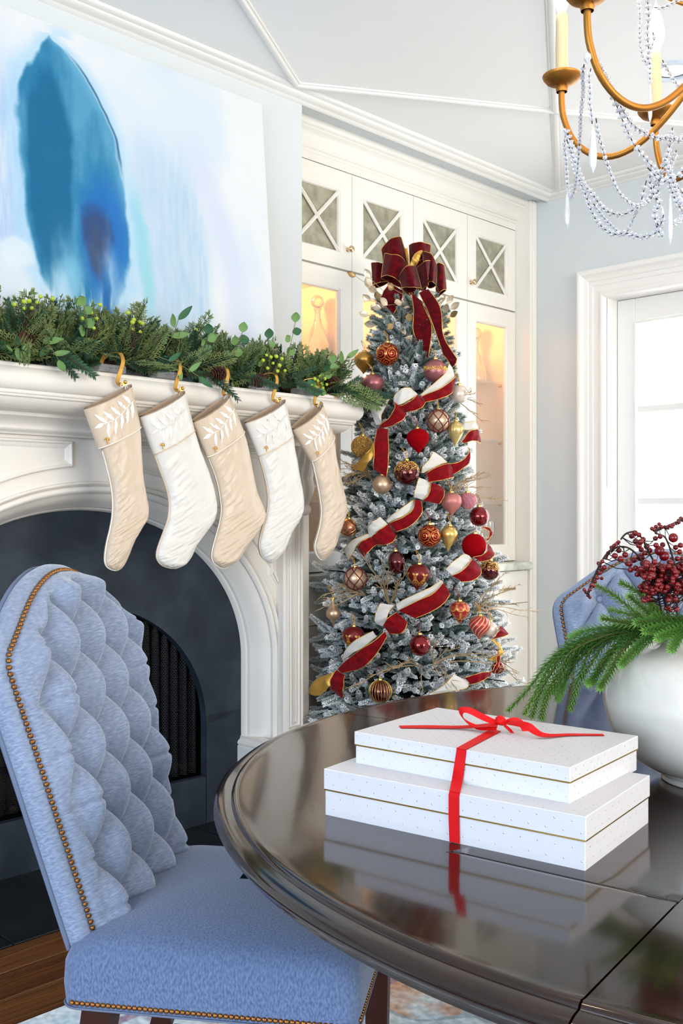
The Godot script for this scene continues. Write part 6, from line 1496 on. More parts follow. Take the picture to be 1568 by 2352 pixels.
func build_chairs() -> void:
	var cloth := mat("velvet_blue_grey", Color(1, 1, 1), 0.85, 0.0, 0.25)
	cloth.albedo_texture = noise_tex(1024, 0.035, Color(0.36, 0.415, 0.515), Color(0.62, 0.67, 0.76), 6, 71)
	cloth.uv1_triplanar = true
	cloth.uv1_scale = Vector3(2.2, 7.0, 2.2)
	cloth.rim_enabled = true
	cloth.rim = 0.7
	cloth.rim_tint = 0.55
	var seat_cloth := mat("velvet_blue_grey_seat", Color(1, 1, 1), 0.8, 0.0, 0.25)
	seat_cloth.albedo_texture = noise_tex(1024, 0.05, Color(0.24, 0.305, 0.43), Color(0.46, 0.53, 0.66), 6, 72)
	seat_cloth.uv1_triplanar = true
	seat_cloth.uv1_scale = Vector3(4.5, 2.0, 4.5)
	seat_cloth.rim_enabled = true
	seat_cloth.rim = 0.7
	seat_cloth.rim_tint = 0.55
	var seam := mat("velvet_seam", Color(0.37, 0.42, 0.52), 0.9)
	var brass := mat("old_brass_nail", Color(0.56, 0.38, 0.21), 0.36, 1.0)
	var leg := mat("mahogany_leg", Color(0.20, 0.075, 0.045), 0.4, 0.0, 0.35)
	var turn := deg_to_rad(34.8)
	var c := thing("dining_chair", "blue velvet dining chair with tufted back and brass nailheads, left of the table", "chair", Vector3(1.098, 0.012, -1.322), turn, "tufted velvet dining chairs")
	var lean := Transform3D(Basis(Vector3.RIGHT, deg_to_rad(-15.0)), Vector3(0, 0.475, -0.185))
	# padded tufted front of the back
	var m := MB.new()
	var nu := 181
	var nv := 241
	var pts := PackedVector3Array()
	for j in nv:
		var f := float(j) / (nv - 1)
		var y := 0.5765 * (1.0 - pow(1.0 - f, 1.45))
		var hw := half_width(y)
		for i in nu:
			var u := 2.0 * i / (nu - 1) - 1.0
			var x := u * hw
			# distance to the outline, roughly
			var de := minf(hw - absf(x), (0.5765 - y) * 1.3)
			de = minf(de, (hw - absf(x)) * 0.85 + 0.0)
			var k := clampf(de / 0.045, 0, 1)
			k = sqrt(1.0 - pow(1.0 - k, 2.0))
			var inner := smoothstep(0.012, 0.05, de)
			var roll := 0.030 * k
			# pleats pulled from the outer buttons to the border
			var pl := 0.0
			var row := roundf((y - 0.03) / 0.086)
			var yb := 0.03 + 0.086 * row
			var first := 0.0 if int(row) % 2 == 0 else 0.052
			var xb := first + floorf((half_width(yb) - 0.045 - first) / 0.104) * 0.104
			if absf(x) > xb and y < 0.52:
				pl = 0.006 * exp(-pow((y - yb) / 0.0045, 2.0)) * smoothstep(0.0, 0.02, de)
			pts.append(Vector3(x, y, lerpf(roll, tuft(x, y), inner * 0.98) - pl))
	m.grid(pts, nu, nv, false, false, true)
	var back := part("backrest", m, cloth, c, lean)
	# buttons in the dimples
	var bm := MB.new()
	bm.lathe([Vector2(0.0085, 0.0), Vector2(0.008, 0.003), Vector2(0.005, 0.0052), Vector2(0.0005, 0.006)], 14)
	var bmesh := bm.mesh()
	for a in range(-6, 12):
		for b in range(-9, 7):
			var x := 0.104 * (a + b) * 0.5
			var y := 0.172 * (a - b) * 0.5 + 0.03
			if y > 0.02 and absf(x) < half_width(y) - 0.045 and y < 0.53:
				part("button", bmesh, cloth, back, Transform3D(Basis(Vector3.RIGHT, PI / 2), Vector3(x, y, 0.002)))
	# side band of the back, its rear and the piping
	var fo := outline(0.0)
	var bo := outline(0.016)
	var sb := MB.new()
	var rows := PackedVector3Array()
	for e in [[fo, 0.0, 0.0], [fo, 0.007, 0.0], [bo, 0.0, -0.008], [bo, 0.003, -0.018], [bo, 0.0, -0.032], [bo, -0.006, -0.038]]:
		for i in fo.size():
			var p: Vector2 = e[0][i]
			var d := (fo[mini(i + 1, fo.size() - 1)] - fo[maxi(i - 1, 0)]).normalized()
			p += Vector2(d.y, -d.x) * e[1]
			rows.append(Vector3(p.x, p.y, e[2]))
	sb.grid(rows, fo.size(), 6, false, false, false)
	var rear := PackedVector3Array()
	for s in [1.0, 0.0]:
		for i in bo.size():
			rear.append(Vector3(bo[i].x * s, bo[i].y if s > 0 else minf(bo[i].y, 0.5), -0.038 - 0.006 * (1 - s)))
	sb.grid(rear, bo.size(), 2, false, false, false)
	part("back_frame", sb, cloth, c, lean)
	var pip := MB.new()
	var pp := PackedVector3Array()
	for p in bo:
		pp.append(Vector3(p.x, p.y, -0.036))
	pip.tube(pp, [0.0042], 8)
	part("piping", pip, seam, c, lean)
	# brass nailheads along the front edge of the back
	var nm := MB.new()
	nm.lathe([Vector2(0.0042, 0.0), Vector2(0.0042, 0.0006), Vector2(0.0036, 0.0020), Vector2(0.0022, 0.0031), Vector2(0.0003, 0.0035)], 12)
	var nail := nm.mesh()
	for i in range(1, fo.size() - 1):
		var p := fo[i]
		var d := (fo[i + 1] - fo[i - 1]).normalized()
		var o := Vector2(d.y, -d.x)
		part("nailhead", nail, brass, c, lean * Transform3D(along(Vector3(o.x, o.y, 0.9)), Vector3(p.x + o.x * 0.003, p.y + o.y * 0.003, 0.005)))
	# seat: rings of a rounded square, crowned
	var st := MB.new()
	var ring := func(hx: float, hz: float, r: float, y: float, n: int) -> PackedVector3Array:
		var o := PackedVector3Array()
		for k in 4:
			var cx: float = [1, -1, -1, 1][k] * (hx - r)
			var cz: float = [1, 1, -1, -1][k] * (hz - r)
			for s in n:
				var a := PI / 2 * (k + float(s) / (n - 1))
				o.append(Vector3(cx + r * cos(a), y, cz + r * sin(a)))
		return o
	var sp := PackedVector3Array()
	var prof := [[0.0, 0.388, 0.03], [0.0, 0.39, 0.03], [0.003, 0.42, 0.032], [0.002, 0.452, 0.034], [-0.004, 0.472, 0.04], [-0.014, 0.485, 0.05], [-0.032, 0.495, 0.06], [-0.06, 0.503, 0.06], [-0.10, 0.510, 0.06], [-0.15, 0.515, 0.05], [-0.20, 0.517, 0.02], [-0.2198, 0.5175, 0.0002]]
	for q in prof:
		sp.append_array(ring.call(0.235 + q[0], 0.228 + q[0], q[2], q[1], 12))
	st.grid(sp, 48, prof.size(), true, false, true)
	st.box2(Vector3(-0.2, 0.375, -0.19), Vector3(0.2, 0.39, 0.19), 0)
	part("seat", st, seat_cloth, c, Transform3D(Basis.IDENTITY, Vector3(0, 0, 0.007)))
	# nails along the seat rail: near side and front
	for k in 52:
		var z := -0.205 + 0.0083 * k
		part("nailhead", nail, brass, c, Transform3D(along(Vector3(-1, 0, 0)), Vector3(-0.2355, 0.397, z + 0.004)))
	for k in 52:
		part("nailhead", nail, brass, c, Transform3D(along(Vector3(0, 0, 1)), Vector3(-0.212 + 0.0083 * k, 0.397, 0.2355)))
	var pr := MB.new()
	var rp: PackedVector3Array = ring.call(0.2365, 0.2295, 0.03, 0.389, 12)
	rp.append(rp[0])
	pr.tube(rp, [0.0018], 6)
	part("piping", pr, seam, c, Transform3D(Basis.IDENTITY, Vector3(0, 0, 0.007)))
	# legs and stretchers
	for q in [[-0.20, 0.205, 0.0], [0.20, 0.205, 0.0], [-0.19, -0.17, -0.09], [0.19, -0.17, -0.09]]:
		var lg := MB.new()
		var a := PackedVector3Array([Vector3(q[0], 0.385, q[1]), Vector3(q[0], 0.19, q[1] + q[2] * 0.35), Vector3(q[0] * 0.99, 0.0, q[1] + q[2])])
		var ps := PackedVector3Array()
		for s in 3:
			var w: float = [0.024, 0.020, 0.015][s]
			for e in [[-1, -1], [1, -1], [1, -1], [1, 1], [1, 1], [-1, 1], [-1, 1], [-1, -1]]:
				ps.append(a[s] + Vector3(e[0] * w, 0, e[1] * w))
		lg.grid(ps, 8, 3, true, false, false)
		part("leg", lg, leg, c)
	var sr := MB.new()
	sr.box(Vector3(-0.195, 0.13, 0.0), Vector3(0.02, 0.032, 0.39), 0.003)
	sr.box(Vector3(0.195, 0.13, 0.0), Vector3(0.02, 0.032, 0.39), 0.003)
	sr.box(Vector3(0, 0.13, 0.03), Vector3(0.38, 0.03, 0.02), 0.003)
	part("stretcher", sr, leg, c)
	# the second chair stands across the table
	var c2: Node3D = c.duplicate()
	c2.name = "dining_chair_001"
	add_child(c2, true)
	c2.position = Vector3(2.091, 0.012, -0.988)
	c2.rotation.y = atan2(TC.x - 2.091, TC.z + 0.988)
	tag(c2, "grey velvet dining chair with tufted back across the table, behind the berries", "chair", "tufted velvet dining chairs")

# ---------------------------------------------------------------- painting
func seg_d(p: Vector2, a: Vector2, b: Vector2) -> float:
	var h := clampf((p - a).dot(b - a) / (b - a).length_squared(), 0, 1)
	return (p - a - (b - a) * h).length()

func lobe(p: Vector2, c: Vector2, r: Vector2) -> float:
	return ((p - c) / r).length()

func build_painting() -> void:
	var n := FastNoiseLite.new()
	n.seed = 301
	n.frequency = 1.0
	n.fractal_octaves = 4
	var n2 := FastNoiseLite.new()
	n2.seed = 302
	n2.frequency = 1.0
	n2.fractal_octaves = 3
	# the arch: half widths left and right of its axis, by height
	var ty := [0.03, 0.046, 0.065, 0.09, 0.12, 0.165, 0.21, 0.27, 0.36, 0.46, 0.60, 0.72, 0.80, 0.90]
	var tl := [0.421, 0.410, 0.397, 0.386, 0.374, 0.358, 0.348, 0.342, 0.341, 0.344, 0.354, 0.378, 0.408, 0.43]
	var tr := [0.422, 0.434, 0.466, 0.488, 0.508, 0.530, 0.552, 0.572, 0.586, 0.595, 0.600, 0.592, 0.560, 0.53]
	var paint := func(u: float, v: float) -> Color:
		var w := n.get_noise_2d(u * 5.0, v * 3.0) * 0.014
		var w2 := n.get_noise_2d(u * 16.0 + 7.0, v * 9.0) * 0.006
		var st := n2.get_noise_2d(u * 55.0, v * 6.0)          # downward brush drag
		var big := n.get_noise_2d(u * 3.0 + 20.0, v * 2.0)
		var c := Color(0.81, 0.85, 0.885).lerp(Color(0.865, 0.875, 0.885), clampf(big * 1.5 + 0.5, 0, 1))
		var x := u + w + w2
		var y := v + w2 * 1.5 + w * 0.5
		# pale washes to the right and left
		var col := smoothstep(0.11, 0.05, absf(x - 0.715 + 0.02 * sin(y * 7.0))) * smoothstep(0.16, 0.42, y) * (0.75 + 0.4 * st)
		c = c.lerp(Color(0.62, 0.745, 0.84), clampf(col * 0.75, 0, 1))
		col = smoothstep(0.06, 0.015, absf(x - 0.655)) * smoothstep(0.20, 0.30, y)
		c = c.lerp(Color(0.72, 0.79, 0.87), clampf(col * 0.5, 0, 1))
		var curve := 0.84 + 0.11 * smoothstep(0.15, 0.75, y)
		col = smoothstep(0.07, 0.0, absf(x - curve + 0.05)) * smoothstep(0.1, 0.3, y)
		c = c.lerp(Color(0.78, 0.81, 0.885), clampf(col * 0.7, 0, 1))
		c = c.lerp(Color(0.865, 0.88, 0.885), smoothstep(0.02, 0.06, x - curve) * 0.8)
		col = smoothstep(0.10, 0.02, absf(x - 0.30)) * smoothstep(0.08, 0.3, y) * (1.0 - smoothstep(0.62, 0.72, y))
		c = c.lerp(Color(0.60, 0.71, 0.85), clampf(col * 0.65 * (0.8 + 0.6 * st), 0, 1))
		col = smoothstep(0.25, 0.0, absf(x - 0.15)) * (0.5 + 0.5 * st)
		c = c.lerp(Color(0.67, 0.765, 0.865), clampf(col * 0.4, 0, 1))
		col = smoothstep(0.030, 0.004, absf(x - 0.628 - 0.01 * sin(y * 11.0))) * smoothstep(0.36, 0.5, y) * (1.0 - smoothstep(0.72, 0.86, y))
		c = c.lerp(Color(0.58, 0.79, 0.84), clampf(col * 0.9, 0, 1))
		# the arch
		var l := 0.45
		var r := 0.45
		for i in ty.size() - 1:
			if y >= ty[i] and y < ty[i + 1]:
				var f: float = (y - ty[i]) / (ty[i + 1] - ty[i])
				l = lerpf(tl[i], tl[i + 1], f)
				r = lerpf(tr[i], tr[i + 1], f)
		if y > 0.9:
			l = 0.43
			r = 0.53
		if y > 0.0:
			var out := maxf(maxf(l - x, x - r), 0.0)
			if y < 0.045:
				out = maxf(out, (0.045 - y) * 0.6)
			c = c.lerp(Color(0.56, 0.76, 0.875), smoothstep(0.045, 0.0, out) * 0.5 * (1.0 - smoothstep(0.80, 1.0, y)))
			var ins := minf(x - l, r - x)
			var fade := 1.0 - smoothstep(0.62, 0.93, y + n.get_noise_2d(u * 9.0, v * 2.0 + 4.0) * 0.22)
			var lob := smoothstep(0.0, 0.012, ins) * maxf(fade, smoothstep(0.02, 0.09, ins) * (1.0 - smoothstep(0.80, 1.02, y + st * 0.1)) * 0.95)
			var body := Color(0.18, 0.465, 0.625).lerp(Color(0.33, 0.585, 0.72), clampf(0.45 + 1.3 * n.get_noise_2d(u * 6.0 + 3.0, v * 2.6) + 0.25 * st, 0, 1))
			body = body.lerp(Color(0.47, 0.70, 0.82), smoothstep(0.045, 0.0, r - x) * 0.45 * (1.0 - smoothstep(0.35, 0.6, y)))
			# inner, darker arch on the left
			var il := lobe(Vector2(x, y), Vector2(0.412, 0.43), Vector2(0.058, 0.34))
			body = body.lerp(Color(0.125, 0.385, 0.54), (1.0 - smoothstep(0.75, 1.02, il)) * 0.85)
			# light lower left bloom
			body = body.lerp(Color(0.56, 0.77, 0.87), (1.0 - smoothstep(0.2, 1.0, lobe(Vector2(x, y), Vector2(0.445, 0.74), Vector2(0.045, 0.16)))) * 0.75)
			# deep blue lower right with a plum heart
			body = body.lerp(Color(0.165, 0.42, 0.70), (1.0 - smoothstep(0.55, 1.1, lobe(Vector2(x, y), Vector2(0.535, 0.60), Vector2(0.070, 0.24)))) * 0.85)
			body = body.lerp(Color(0.22, 0.30, 0.46), (1.0 - smoothstep(0.55, 1.08, lobe(Vector2(x + w, y + w * 2.0), Vector2(0.517, 0.60), Vector2(0.042, 0.125)))) * 0.9)
			body = body.lerp(Color(0.265, 0.325, 0.44), (1.0 - smoothstep(0.4, 1.05, lobe(Vector2(x + w, y + w * 2.0), Vector2(0.512, 0.62), Vector2(0.027, 0.085)))) * 0.8)
			c = c.lerp(body, clampf(lob, 0, 1))
			# a dark line where the paint pooled along the right edge
			var ed := smoothstep(0.006, 0.0, absf(r - x)) * smoothstep(0.05, 0.12, y) * (1.0 - smoothstep(0.30, 0.42, y))
			c = c.lerp(Color(0.10, 0.29, 0.42), ed * 0.75)
		# white lobe low on the left
		var wl := lobe(Vector2(x, y), Vector2(0.335, 0.68), Vector2(0.040, 0.05))
		c = c.lerp(Color(0.82, 0.865, 0.885), (1.0 - smoothstep(0.7, 1.05, wl)) * 0.75)
		# drips through the foot of the arch
		var dr := smoothstep(0.20, 0.42, st) * smoothstep(0.70, 0.85, y) * smoothstep(0.25, 0.0, absf(x - 0.47))
		c = c.lerp(Color(0.82, 0.87, 0.90), clampf(dr, 0, 0.85))
		c = c.lerp(Color(0.12, 0.36, 0.60), smoothstep(0.018, 0.006, absf(x - 0.535 - 0.02 * (y - 0.8))) * smoothstep(0.62, 0.76, y) * (1.0 - smoothstep(0.86, 0.96, y)) * 0.8)
		var gr := n2.get_noise_2d(u * 260.0, v * 260.0) * 0.010
		return Color(c.r + gr, c.g + gr, c.b + gr)
	var cm := mat("painted_canvas", Color(1, 1, 1), 0.75, 0.0, 0.2)
	cm.albedo_texture = tex_from(760, 560, paint)
	var at := Vector3(0.95, 1.575, -2.80)
	var p := thing("painting", "large abstract painting of a blue arch on white, leaning over the mantel", "painting", at)
	p.rotation.x = -atan2(0.09, 1.125)
	var W := 1.545
	var Hh := 1.1285
	var f := MB.new()
	f.quad(Vector3(0, Hh, 0), Vector3(W, Hh, 0), Vector3(W, 0, 0), Vector3(0, 0, 0), Vector3(0, 0, 1))
	part("canvas", f, cm, p)
	var s := MB.new()
	s.box2(Vector3(0.0003, 0.0003, -0.036), Vector3(W - 0.0003, Hh - 0.0003, -0.0004), 0.0)
	part("stretcher_frame", s, mat("bare_canvas", Color(0.93, 0.93, 0.92), 0.8), p)

# ---------------------------------------------------------------- stockings, hangers and garland
func build_mantel_decor() -> void:
	build_stockings()
	build_garland()

func satin(key: String, col: Color) -> StandardMaterial3D:
	var m := mat(key, col, 0.36, 0.0, 0.5)
	m.rim_enabled = true
	m.rim = 0.4
	m.rim_tint = 0.6
	return m

func build_stockings() -> void:
	var tan_ := satin("satin_champagne", Color(0.79, 0.715, 0.625))
	var ivory := satin("satin_ivory", Color(0.83, 0.815, 0.785))
	var lining := mat("satin_lining", Color(0.70, 0.60, 0.50), 0.6)
	var thread := mat("ivory_thread", Color(0.96, 0.95, 0.93), 0.45)
	var pip_t := satin("piping_champagne", Color(0.84, 0.74, 0.62))
	var pip_i := satin("piping_cream", Color(0.93, 0.90, 0.84))
	var gold := M("antique_gold")
	var words := [["champagne satin stocking with white leaf embroidery, hanging farthest left on the mantel", "gold hook holding the leftmost champagne stocking, set in a clear block"], ["ivory satin stocking with tone-on-tone leaf embroidery, between the two left champagne stockings", "gold hook holding the left ivory stocking, set in a clear block"], ["champagne satin stocking with white leaf embroidery, hanging in the middle between two ivory ones", "gold hook holding the middle champagne stocking, set in a clear block"], ["ivory satin stocking with tone-on-tone leaf embroidery, second from the tree", "gold hook holding the right ivory stocking, set in a clear block"], ["champagne satin stocking with white leaf embroidery, hanging beside the tree at the mantel end", "gold hook holding the stocking beside the tree, set in a clear block"]]
	var acr := mat("acrylic_block", Color(0.97, 0.98, 1.0, 0.12), 0.02)
	acr.transparency = BaseMaterial3D.TRANSPARENCY_ALPHA
	for s in 5:
		var S: Dictionary = STOCKINGS[s]
		var at: Vector3 = S.at
		var cloth := tan_ if s % 2 == 0 else ivory
		var pc := pip_i if s % 2 == 0 else pip_t
		var n := FastNoiseLite.new()
		n.seed = 500 + s
		n.frequency = 1.0
		n.fractal_octaves = 2
		var t := thing("christmas_stocking", words[s][0], "stocking", at, 0.0, "stockings along the mantel")
		# the leg: rings between the two outlines
		var Ls := PackedVector2Array()
		var Rs := PackedVector2Array()
		var lg: Array = S.leg
		# begin inside the cuff
		var c0 := Vector2(S.cuff[0], S.cuff[1])
		var c1 := Vector2(S.cuff[2], S.cuff[3])
		var d0 := Vector2(S.cuff[4], S.cuff[5])
		var d1 := Vector2(S.cuff[6], S.cuff[7])
		Ls.append(c0.lerp(d0, 0.55) + Vector2(0.012, 0))
		Rs.append(c1.lerp(d1, 0.55) - Vector2(0.008, 0))
		for i in range(0, lg.size(), 4):
			Ls.append(Vector2(lg[i], lg[i + 1]))
			Rs.append(Vector2(lg[i + 2], lg[i + 3]))
		var N := 96
		var L := cr2(Ls, N)
		var R := cr2(Rs, N)
		var nu := 56
		var m := MB.new()
		var pts := PackedVector3Array()
		for j in N:
			var c := (L[j] + R[j]) * 0.5
			var h := (R[j] - L[j]) * 0.5
			var hl := h.length()
			var th := minf(0.030, hl * 0.62)
			var f := float(j) / N
			for i in nu:
				var a := TAU * i / nu
				var ca := signf(cos(a)) * pow(absf(cos(a)), 0.85)
				var sa := signf(sin(a)) * pow(absf(sin(a)), 0.9)
				var p := c + h * ca
				var z := th * sa
				if sa > 0.0:
					# gathers that run in from the piped edge, and soft drapery folds
					var w := n.get_noise_2d(f * 30.0 + ca * 2.0, ca * 0.9 + 3.0 * s)
					var edge := pow(clampf(-ca * 0.8 + 0.25, 0, 1), 1.0)
					var ank := exp(-pow((f - 0.52) / 0.18, 2.0))
					z += w * sa * (0.0050 * edge + 0.0026 * ank + 0.0006)
					z += 0.0045 * sa * n.get_noise_2d(f * 4.0 + ca * 1.6, ca * 1.8 - f * 5.0 + 9.0)
				pts.append(Vector3(p.x, p.y, z + 0.02))
		m.grid(pts, nu, N, true, false, true)
		part("leg", m, cloth, t)
		# piping down one side, round the toe and up the other
		var pp := PackedVector3Array()
		for j in range(8, N):
			pp.append(Vector3(L[j].x, L[j].y, 0.02))
		for j in range(N - 2, 7, -1):
			pp.append(Vector3(R[j].x, R[j].y, 0.02))
		var pm := MB.new()
		pm.tube(pp, [0.0022], 7)
		part("piping", pm, pc, t)
		# the cuff, open at its top
		m = MB.new()
		pts = PackedVector3Array()
		var nr := 22
		var hc0 := (c1 - c0) * 0.5
		var front := func(u: float, v: float) -> Vector3:
			var a := c0.lerp(d0, v)
			var b := c1.lerp(d1, v)
			var c := (a + b) * 0.5
			var h := (b - a) * 0.5
			var k := clampf(u, -1, 1)
			var sag := 0.006 * (1.0 - k * k) * (1.0 - v)
			var p := c + h * k + Vector2(0, -sag)
			var z := 0.034 * pow(1.0 - pow(absf(k), 2.4), 0.5)
			z += 0.004 * n.get_noise_2d(k * 5.0 + v * 2.0, v * 2.2 + 4.0) * (1 - k * k) + 0.0022 * n.get_noise_2d(k * 16.0, v * 1.4) * (1 - k * k)
			return Vector3(p.x, p.y, z + 0.02)
		var nc := 64
		for j in nr + 4:
			var v := clampf(float(j) / (nr - 1), 0, 1)
			var inn := 1.0 - 0.06 * maxi(0, j - nr + 1)
			for i in nc:
				var a := TAU * i / nc
				var q: Vector3 = front.call(cos(a), v)
				var z := q.z - 0.02
				if sin(a) < 0.0:
					z = -z * 0.9
				z *= inn
				pts.append(Vector3(q.x, q.y, 0.02 + z))
		m.grid(pts, nc, nr + 4, true, false, true)
		var cuff := part("cuff", m, cloth, t)
		# lining, seen in the mouth
		m = MB.new()
		pts = PackedVector3Array()
		for e in [[0.0, 1.0], [-0.008, 0.97], [0.02, 0.93], [0.5, 0.85]]:
			for i in nc:
				var a := TAU * i / nc
				var q: Vector3 = front.call(cos(a), e[0])
				var z := (q.z - 0.02) * (1.0 if sin(a) >= 0.0 else -0.9)
				var mid: Vector3 = front.call(0.0, e[0])
				pts.append(Vector3(lerpf(mid.x, q.x, e[1]), lerpf(mid.y, q.y, e[1]) + (0.004 if e[0] <= 0.0 else 0.0), 0.02 + z * e[1]))
		m.grid(pts, nc, 4, true, false, false)
		part("lining", m, lining, t)
		# hem piping
		m = MB.new()
		var hp := PackedVector3Array()
		for i in 41:
			var a := PI - PI * i / 40.0
			hp.append(front.call(cos(a), 1.0) + Vector3(0, 0, 0.001))
		m.tube(hp, [0.0018], 6)
		part("hem", m, pc, cuff)
		# embroidered sprig of long leaves across the cuff
		var em := MB.new()
		var leaf := func(u0: float, v0: float, u1: float, v1: float, w: float) -> void:
			var g := PackedVector3Array()
			var a: Vector3 = front.call(u0, v0)
			var b: Vector3 = front.call(u1, v1)
			var sd := Vector3(-(b - a).y, (b - a).x, 0).normalized()
			for k in 9:
				var f := k / 8.0
				var c: Vector3 = front.call(lerpf(u0, u1, f), lerpf(v0, v1, f))
				var ww := w * sin(PI * pow(f, 0.8)) + 0.0002
				for e in [-1.0, -0.35, 0.0, 0.35, 1.0]:
					g.append(c + sd * ww * e + Vector3(0, 0, 0.0006 + 0.0016 * (1.0 - absf(e)) - (0.0008 if e == 0.0 else 0.0)))
			em.grid(g, 5, 9, false, false, true)
		var stem := PackedVector3Array()
		for k in 13:
			var f := k / 12.0
			stem.append(front.call(lerpf(-0.72, 0.82, f), 0.46 - 0.10 * f + 0.05 * sin(f * 5.0)) + Vector3(0, 0, 0.0012))
		em.tube(stem, [0.0011], 5)
		for k in 5:
			var f := 0.12 + 0.19 * k
			var u := lerpf(-0.72, 0.82, f)
			var v := 0.46 - 0.10 * f + 0.05 * sin(f * 5.0)
			leaf.call(u, v, u - 0.30, v - 0.30, 0.0060)
			leaf.call(u + 0.06, v, u - 0.12, v + 0.36, 0.0056)
		leaf.call(-0.66, 0.46, -0.95, 0.50, 0.006)
		part("embroidery", em, thread if s % 2 == 0 else satin("ivory_thread_soft", Color(0.87, 0.86, 0.84)), cuff)
		# small gold charm pinned low on the cuff
		var ch := MB.new()
		var o: Vector3 = front.call(-0.74, 0.87) + Vector3(0, 0, 0.003)
		ch.tube(PackedVector3Array([o + Vector3(0.002, -0.011, 0), o + Vector3(0.001, -0.004, 0.001), o + Vector3(0, 0.002, 0.001)]), [0.0012, 0.0014, 0.0016], 6)
		for a in [-0.35, 0.5, 1.5, 2.6, 3.5]:
			ch.tube(PackedVector3Array([o + Vector3(0, 0.002, 0.001), o + Vector3(cos(a) * 0.005, 0.003 + sin(a) * 0.004 + 0.001, 0.002), o + Vector3(cos(a) * 0.0095, 0.000 + sin(a) * 0.005, 0.001)]), [0.0016, 0.0020, 0.0004], 6)
		part("charm", ch, gold, cuff)
		# hanging loop from the hook to the corner of the cuff
		var lp := MB.new()
		for e in [-0.006, 0.006]:
			lp.tube(cr(PackedVector3Array([Vector3(e * 0.3, 0.004, 0.008), Vector3(e, -0.012, 0.012), Vector3(lerpf(e, c1.x - 0.012, 0.6), lerpf(-0.012, c1.y, 0.6), 0.018), Vector3(c1.x - 0.014 + e, c1.y - 0.014, 0.022)]), 12), [0.0016], 6)
		part("loop", lp, pc, t)
		# ---- the hanger
		var h := thing("stocking_hanger", words[s][1], "hook", Vector3(at.x, 1.5755, -2.67), 0.0, "stocking hangers on the mantel")
		var bl := MB.new()
		bl.box(Vector3(-0.005, 0.0115, 0.012), Vector3(0.095, 0.022, 0.05), 0.002)
		part("block", bl, acr, h)
		var band := cr(PackedVector3Array([Vector3(-0.022, 0.025, -0.005), Vector3(-0.020, 0.044, 0.006), Vector3(-0.008, 0.055, 0.028), Vector3(0.006, 0.056, 0.056), Vector3(0.008, 0.032, 0.070), Vector3(0.002, 0.000, 0.066), Vector3(-0.006, -0.022, 0.066), Vector3(-0.010, -0.036, 0.069), Vector3(-0.004, -0.042, 0.078), Vector3(0.006, -0.036, 0.084)]), 48)
		var hm := MB.new()
		var hp2 := PackedVector3Array()
		for k in band.size():
			var d := (band[mini(k + 1, 47)] - band[maxi(k - 1, 0)]).normalized()
			var sd := d.cross(Vector3(0, 0.2, 1.0) if absf(d.z) < 0.8 else Vector3.UP).normalized()
			if sd.x < 0:
				sd = -sd
			var nn := sd.cross(d).normalized()
			for q in [[-1.0, -1.0], [1.0, -1.0], [1.0, -1.0], [1.0, 1.0], [1.0, 1.0], [-1.0, 1.0], [-1.0, 1.0], [-1.0, -1.0]]:
				hp2.append(band[k] + sd * q[0] * 0.0065 + nn * q[1] * 0.0013)
		hm.grid(hp2, 8, 48, true, false, false)
		part("hook", hm, gold, h)
		var kb := MB.new()
		kb.lathe([Vector2(0.0003, -0.006), Vector2(0.0045, -0.0042), Vector2(0.006, 0.0), Vector2(0.0045, 0.0042), Vector2(0.0003, 0.006)], 14, Transform3D(Basis.IDENTITY, Vector3(0.006, -0.034, 0.086)))
		part("knob", kb, gold, h)

